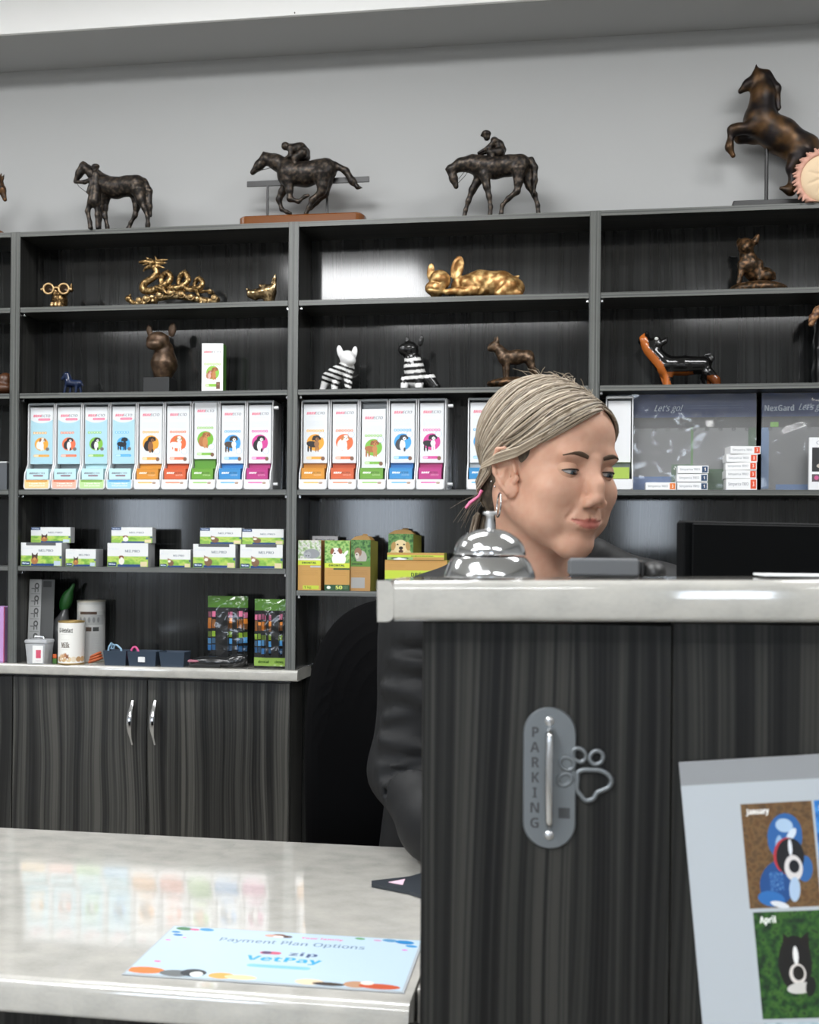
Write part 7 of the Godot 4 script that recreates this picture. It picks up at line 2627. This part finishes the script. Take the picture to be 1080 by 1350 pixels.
func hair(t: Node3D, hx: Transform3D, org: Vector3, head: Field):
	var world := Transform3D(Basis(), -org) * hx
	var c := Vector3(0, 0.028, -0.024)
	var r := Vector3(0.0755, 0.0865, 0.0985)
	# the mass of hair under the locks
	var f := Field.new(Vector3(-0.10, -0.12, -0.16), Vector3(0.10, 0.135, 0.11), 0.003)
	f.egg(c, r * 1.015, Basis(), 0.01)
	f.egg(Vector3(0, -0.045, -0.075), Vector3(0.050, 0.045, 0.040), Basis(), 0.03)
	f.egg(Vector3(0, -0.055, 0.078), Vector3(0.074, 0.118, 0.078), Basis(), 0.006, true)
	f.egg(Vector3(0, -0.075, 0.01), Vector3(0.09, 0.075, 0.045), Basis(), 0.01, true)
	for s in [-1.0, 1.0]:
		f.egg(Vector3(s * 0.085, -0.02, -0.002), Vector3(0.024, 0.030, 0.020), Basis(), 0.006, true)
	var mb := Mb.new()
	mb.xf = world
	f.mesh_into(mb, Patina.new(Color(0.05, 0.038, 0.027), Color(0.14, 0.106, 0.073), 90.0, 3))
	var hm := tint_mat(0.55)
	part("hair", mb, hm, t)
	# locks combed from the parting back to the tie
	var rn := RandomNumberGenerator.new()
	rn.seed = 21
	var front := [Vector3(0.026, 0.080, 0.076), Vector3(-0.004, 0.072, 0.082), Vector3(-0.034, 0.054, 0.076), Vector3(-0.060, 0.030, 0.054), Vector3(-0.080, 0.010, 0.020), Vector3(-0.086, -0.004, -0.026), Vector3(-0.066, -0.040, -0.072), Vector3(-0.02, -0.066, -0.115)]
	var crown := [Vector3(0.018, 0.118, -0.040), Vector3(-0.016, 0.116, -0.062), Vector3(-0.040, 0.098, -0.082), Vector3(-0.058, 0.070, -0.096), Vector3(-0.062, 0.038, -0.108), Vector3(-0.055, 0.004, -0.116), Vector3(-0.036, -0.032, -0.120), Vector3(-0.008, -0.062, -0.122)]
	var locks := Mb.new()
	locks.xf = world
	var tones := [Color(0.46, 0.38, 0.28), Color(0.36, 0.29, 0.205), Color(0.26, 0.205, 0.145), Color(0.14, 0.108, 0.077), Color(0.065, 0.05, 0.037), Color(0.62, 0.54, 0.43)]
	for s in [-1.0, 1.0]:
		for k in 400:
			var u := pow(rn.randf(), 0.85)
			var lift := rn.randf_range(0.0, 0.007)
			var wob := rn.randf_range(-0.004, 0.004)
			var ps := PackedVector3Array()
			var rs := PackedFloat32Array()
			var n := 15
			var thick := rn.randf_range(0.0008, 0.0021)
			var start := rn.randf_range(0.0, 0.18)
			for j in n:
				var v := lerpf(start, 1.0, j / float(n - 1)) * 7.0
				var i := mini(int(v), 6)
				var w := v - i
				var p := spline(front, i, w).lerp(spline(crown, i, w), u)
				p += Vector3(0, wob * sin(v * 1.1), wob * cos(v * 0.9))
				if s > 0.0:
					p.x = 0.036 - p.x
					if p.x < 0.02: p.x = 0.02
				var q := (p - c) / r
				var l := q.length()
				var want := 1.035 + lift / 0.085 * sin(PI * clampf(v / 7.0 + 0.12, 0.0, 1.0))
				if v < 6.0:
					p = c + q / l * want * r
				if v < 4.2:
					var e := head.value(p)
					if e < 0.0025 + lift * 0.5:
						p += head.out(p) * (0.0025 + lift * 0.5 - e)
				ps.append(p)
				rs.append(thick * (0.55 + 0.45 * sin(PI * clampf(v / 7.0, 0.05, 0.95))))
			locks.tint = tones[rn.randi() % tones.size()].lerp(tones[rn.randi() % tones.size()], 0.5)
			locks.tube(ps, rs, 5, 0.75)
	# fine loose hairs standing up along the parting and at the nape
	for k in 34:
		var a := Vector3(rn.randf_range(-0.02, 0.05), 0.118, rn.randf_range(-0.05, 0.05))
		var q := (a - c) / r
		a = c + q / q.length() * 1.06 * r
		var d := Vector3(rn.randf_range(-0.02, 0.02), rn.randf_range(0.004, 0.014), rn.randf_range(-0.025, 0.01))
		locks.tint = tones[k % 3]
		locks.tube(PackedVector3Array([a, a + d * 0.5 + Vector3(0, 0.003, 0), a + d]), PackedFloat32Array([0.0004, 0.0003, 0.0002]), 4)
	for k in 14:
		var a := Vector3(-0.05 + rn.randf_range(-0.01, 0.01), -0.05, -0.085)
		var d := Vector3(rn.randf_range(-0.03, 0.0), rn.randf_range(-0.05, -0.02), rn.randf_range(-0.03, 0.0))
		locks.tint = tones[3]
		locks.tube(PackedVector3Array([a, a + d * 0.5 + Vector3(-0.004, 0, 0), a + d]), PackedFloat32Array([0.0005, 0.0004, 0.0002]), 4)
	# the strand tucked across the top of the near ear
	for k in 7:
		locks.tint = tones[k % 3]
		var o := Vector3(0, 0.0022 * k - 0.006, 0.001 * k)
		locks.tube(PackedVector3Array([Vector3(-0.040, 0.058, 0.070) + o, Vector3(-0.064, 0.034, 0.050) + o, Vector3(-0.0800, 0.014, 0.024) + o, Vector3(-0.0925, 0.002, -0.006) + o, Vector3(-0.0945, -0.010, -0.030) + o * 0.5, Vector3(-0.075, -0.025, -0.062)]), PackedFloat32Array([0.0012, 0.0018, 0.0020, 0.0018, 0.0016, 0.0010]), 5, 0.7)
	# a loose lock on the far temple
	for k in 22:
		locks.tint = tones[1 + k % 4]
		var o := Vector3(0.0012, 0.0004, -0.0016) * k
		var ps := PackedVector3Array()
		for q in [Vector3(0.026, 0.092, 0.070), Vector3(0.046, 0.082, 0.066), Vector3(0.060, 0.064, 0.056), Vector3(0.068, 0.044, 0.046), Vector3(0.070, 0.026, 0.040)]:
			var e: Vector3 = (q + o - c) / r
			var w: Vector3 = c + e / e.length() * maxf(1.03 + 0.02 * rn.randf(), minf(e.length(), 1.06)) * r
			var away := head.value(w)
			ps.append(w + head.out(w) * maxf(0.0, 0.003 - away))
		locks.tube(ps, PackedFloat32Array([0.0020, 0.0026, 0.0026, 0.0020, 0.0007]), 5, 0.7)
	part("hair_locks", locks, hm, t)
	# tail and tie
	var tail := Mb.new()
	tail.xf = world
	for k in 60:
		var a := rn.randf() * TAU
		var q := rn.randf_range(0.2, 1.0)
		var o := Vector3(cos(a), 0.4 * sin(a), sin(a)) * 0.016 * q
		tail.tint = tones[rn.randi() % 5]
		tail.tube(PackedVector3Array([Vector3(0, -0.060, -0.118) + o * 0.6, Vector3(0, -0.085, -0.140) + o, Vector3(0, -0.14, -0.145) + o * 1.3, Vector3(0, -0.22, -0.125) + o * 0.8]), PackedFloat32Array([0.0022, 0.0028, 0.0026, 0.0008]), 5)
	part("ponytail", tail, hm, t)
	var tie := Mb.new()
	tie.xf = world
	var ring := PackedVector3Array()
	var rs := PackedFloat32Array()
	for k in 21:
		var a := TAU * k / 20.0
		ring.append(Vector3(0, -0.068, -0.124) + Vector3(cos(a) * 0.019, sin(a) * 0.012, sin(a) * 0.012))
		rs.append(0.0055)
	tie.tube(ring, rs, 8)
	part("hair_tie", tie, M.black, t)
	var pink := Mb.new()
	pink.xf = world
	pink.tube(PackedVector3Array([Vector3(-0.066, -0.043, -0.062), Vector3(-0.069, -0.052, -0.064), Vector3(-0.078, -0.062, -0.070), Vector3(-0.083, -0.070, -0.072)]), PackedFloat32Array([0.004, 0.0032, 0.0042, 0.003]), 8, 0.6)
	part("hair_clip", pink, flat_mat(Color("d8709a"), 0.4), t)

func spline(p: Array, i: int, w: float) -> Vector3:
	var a: Vector3 = p[maxi(i - 1, 0)]
	var b: Vector3 = p[i]
	var c: Vector3 = p[mini(i + 1, p.size() - 1)]
	var d: Vector3 = p[mini(i + 2, p.size() - 1)]
	return b.cubic_interpolate(c, a, d, w)
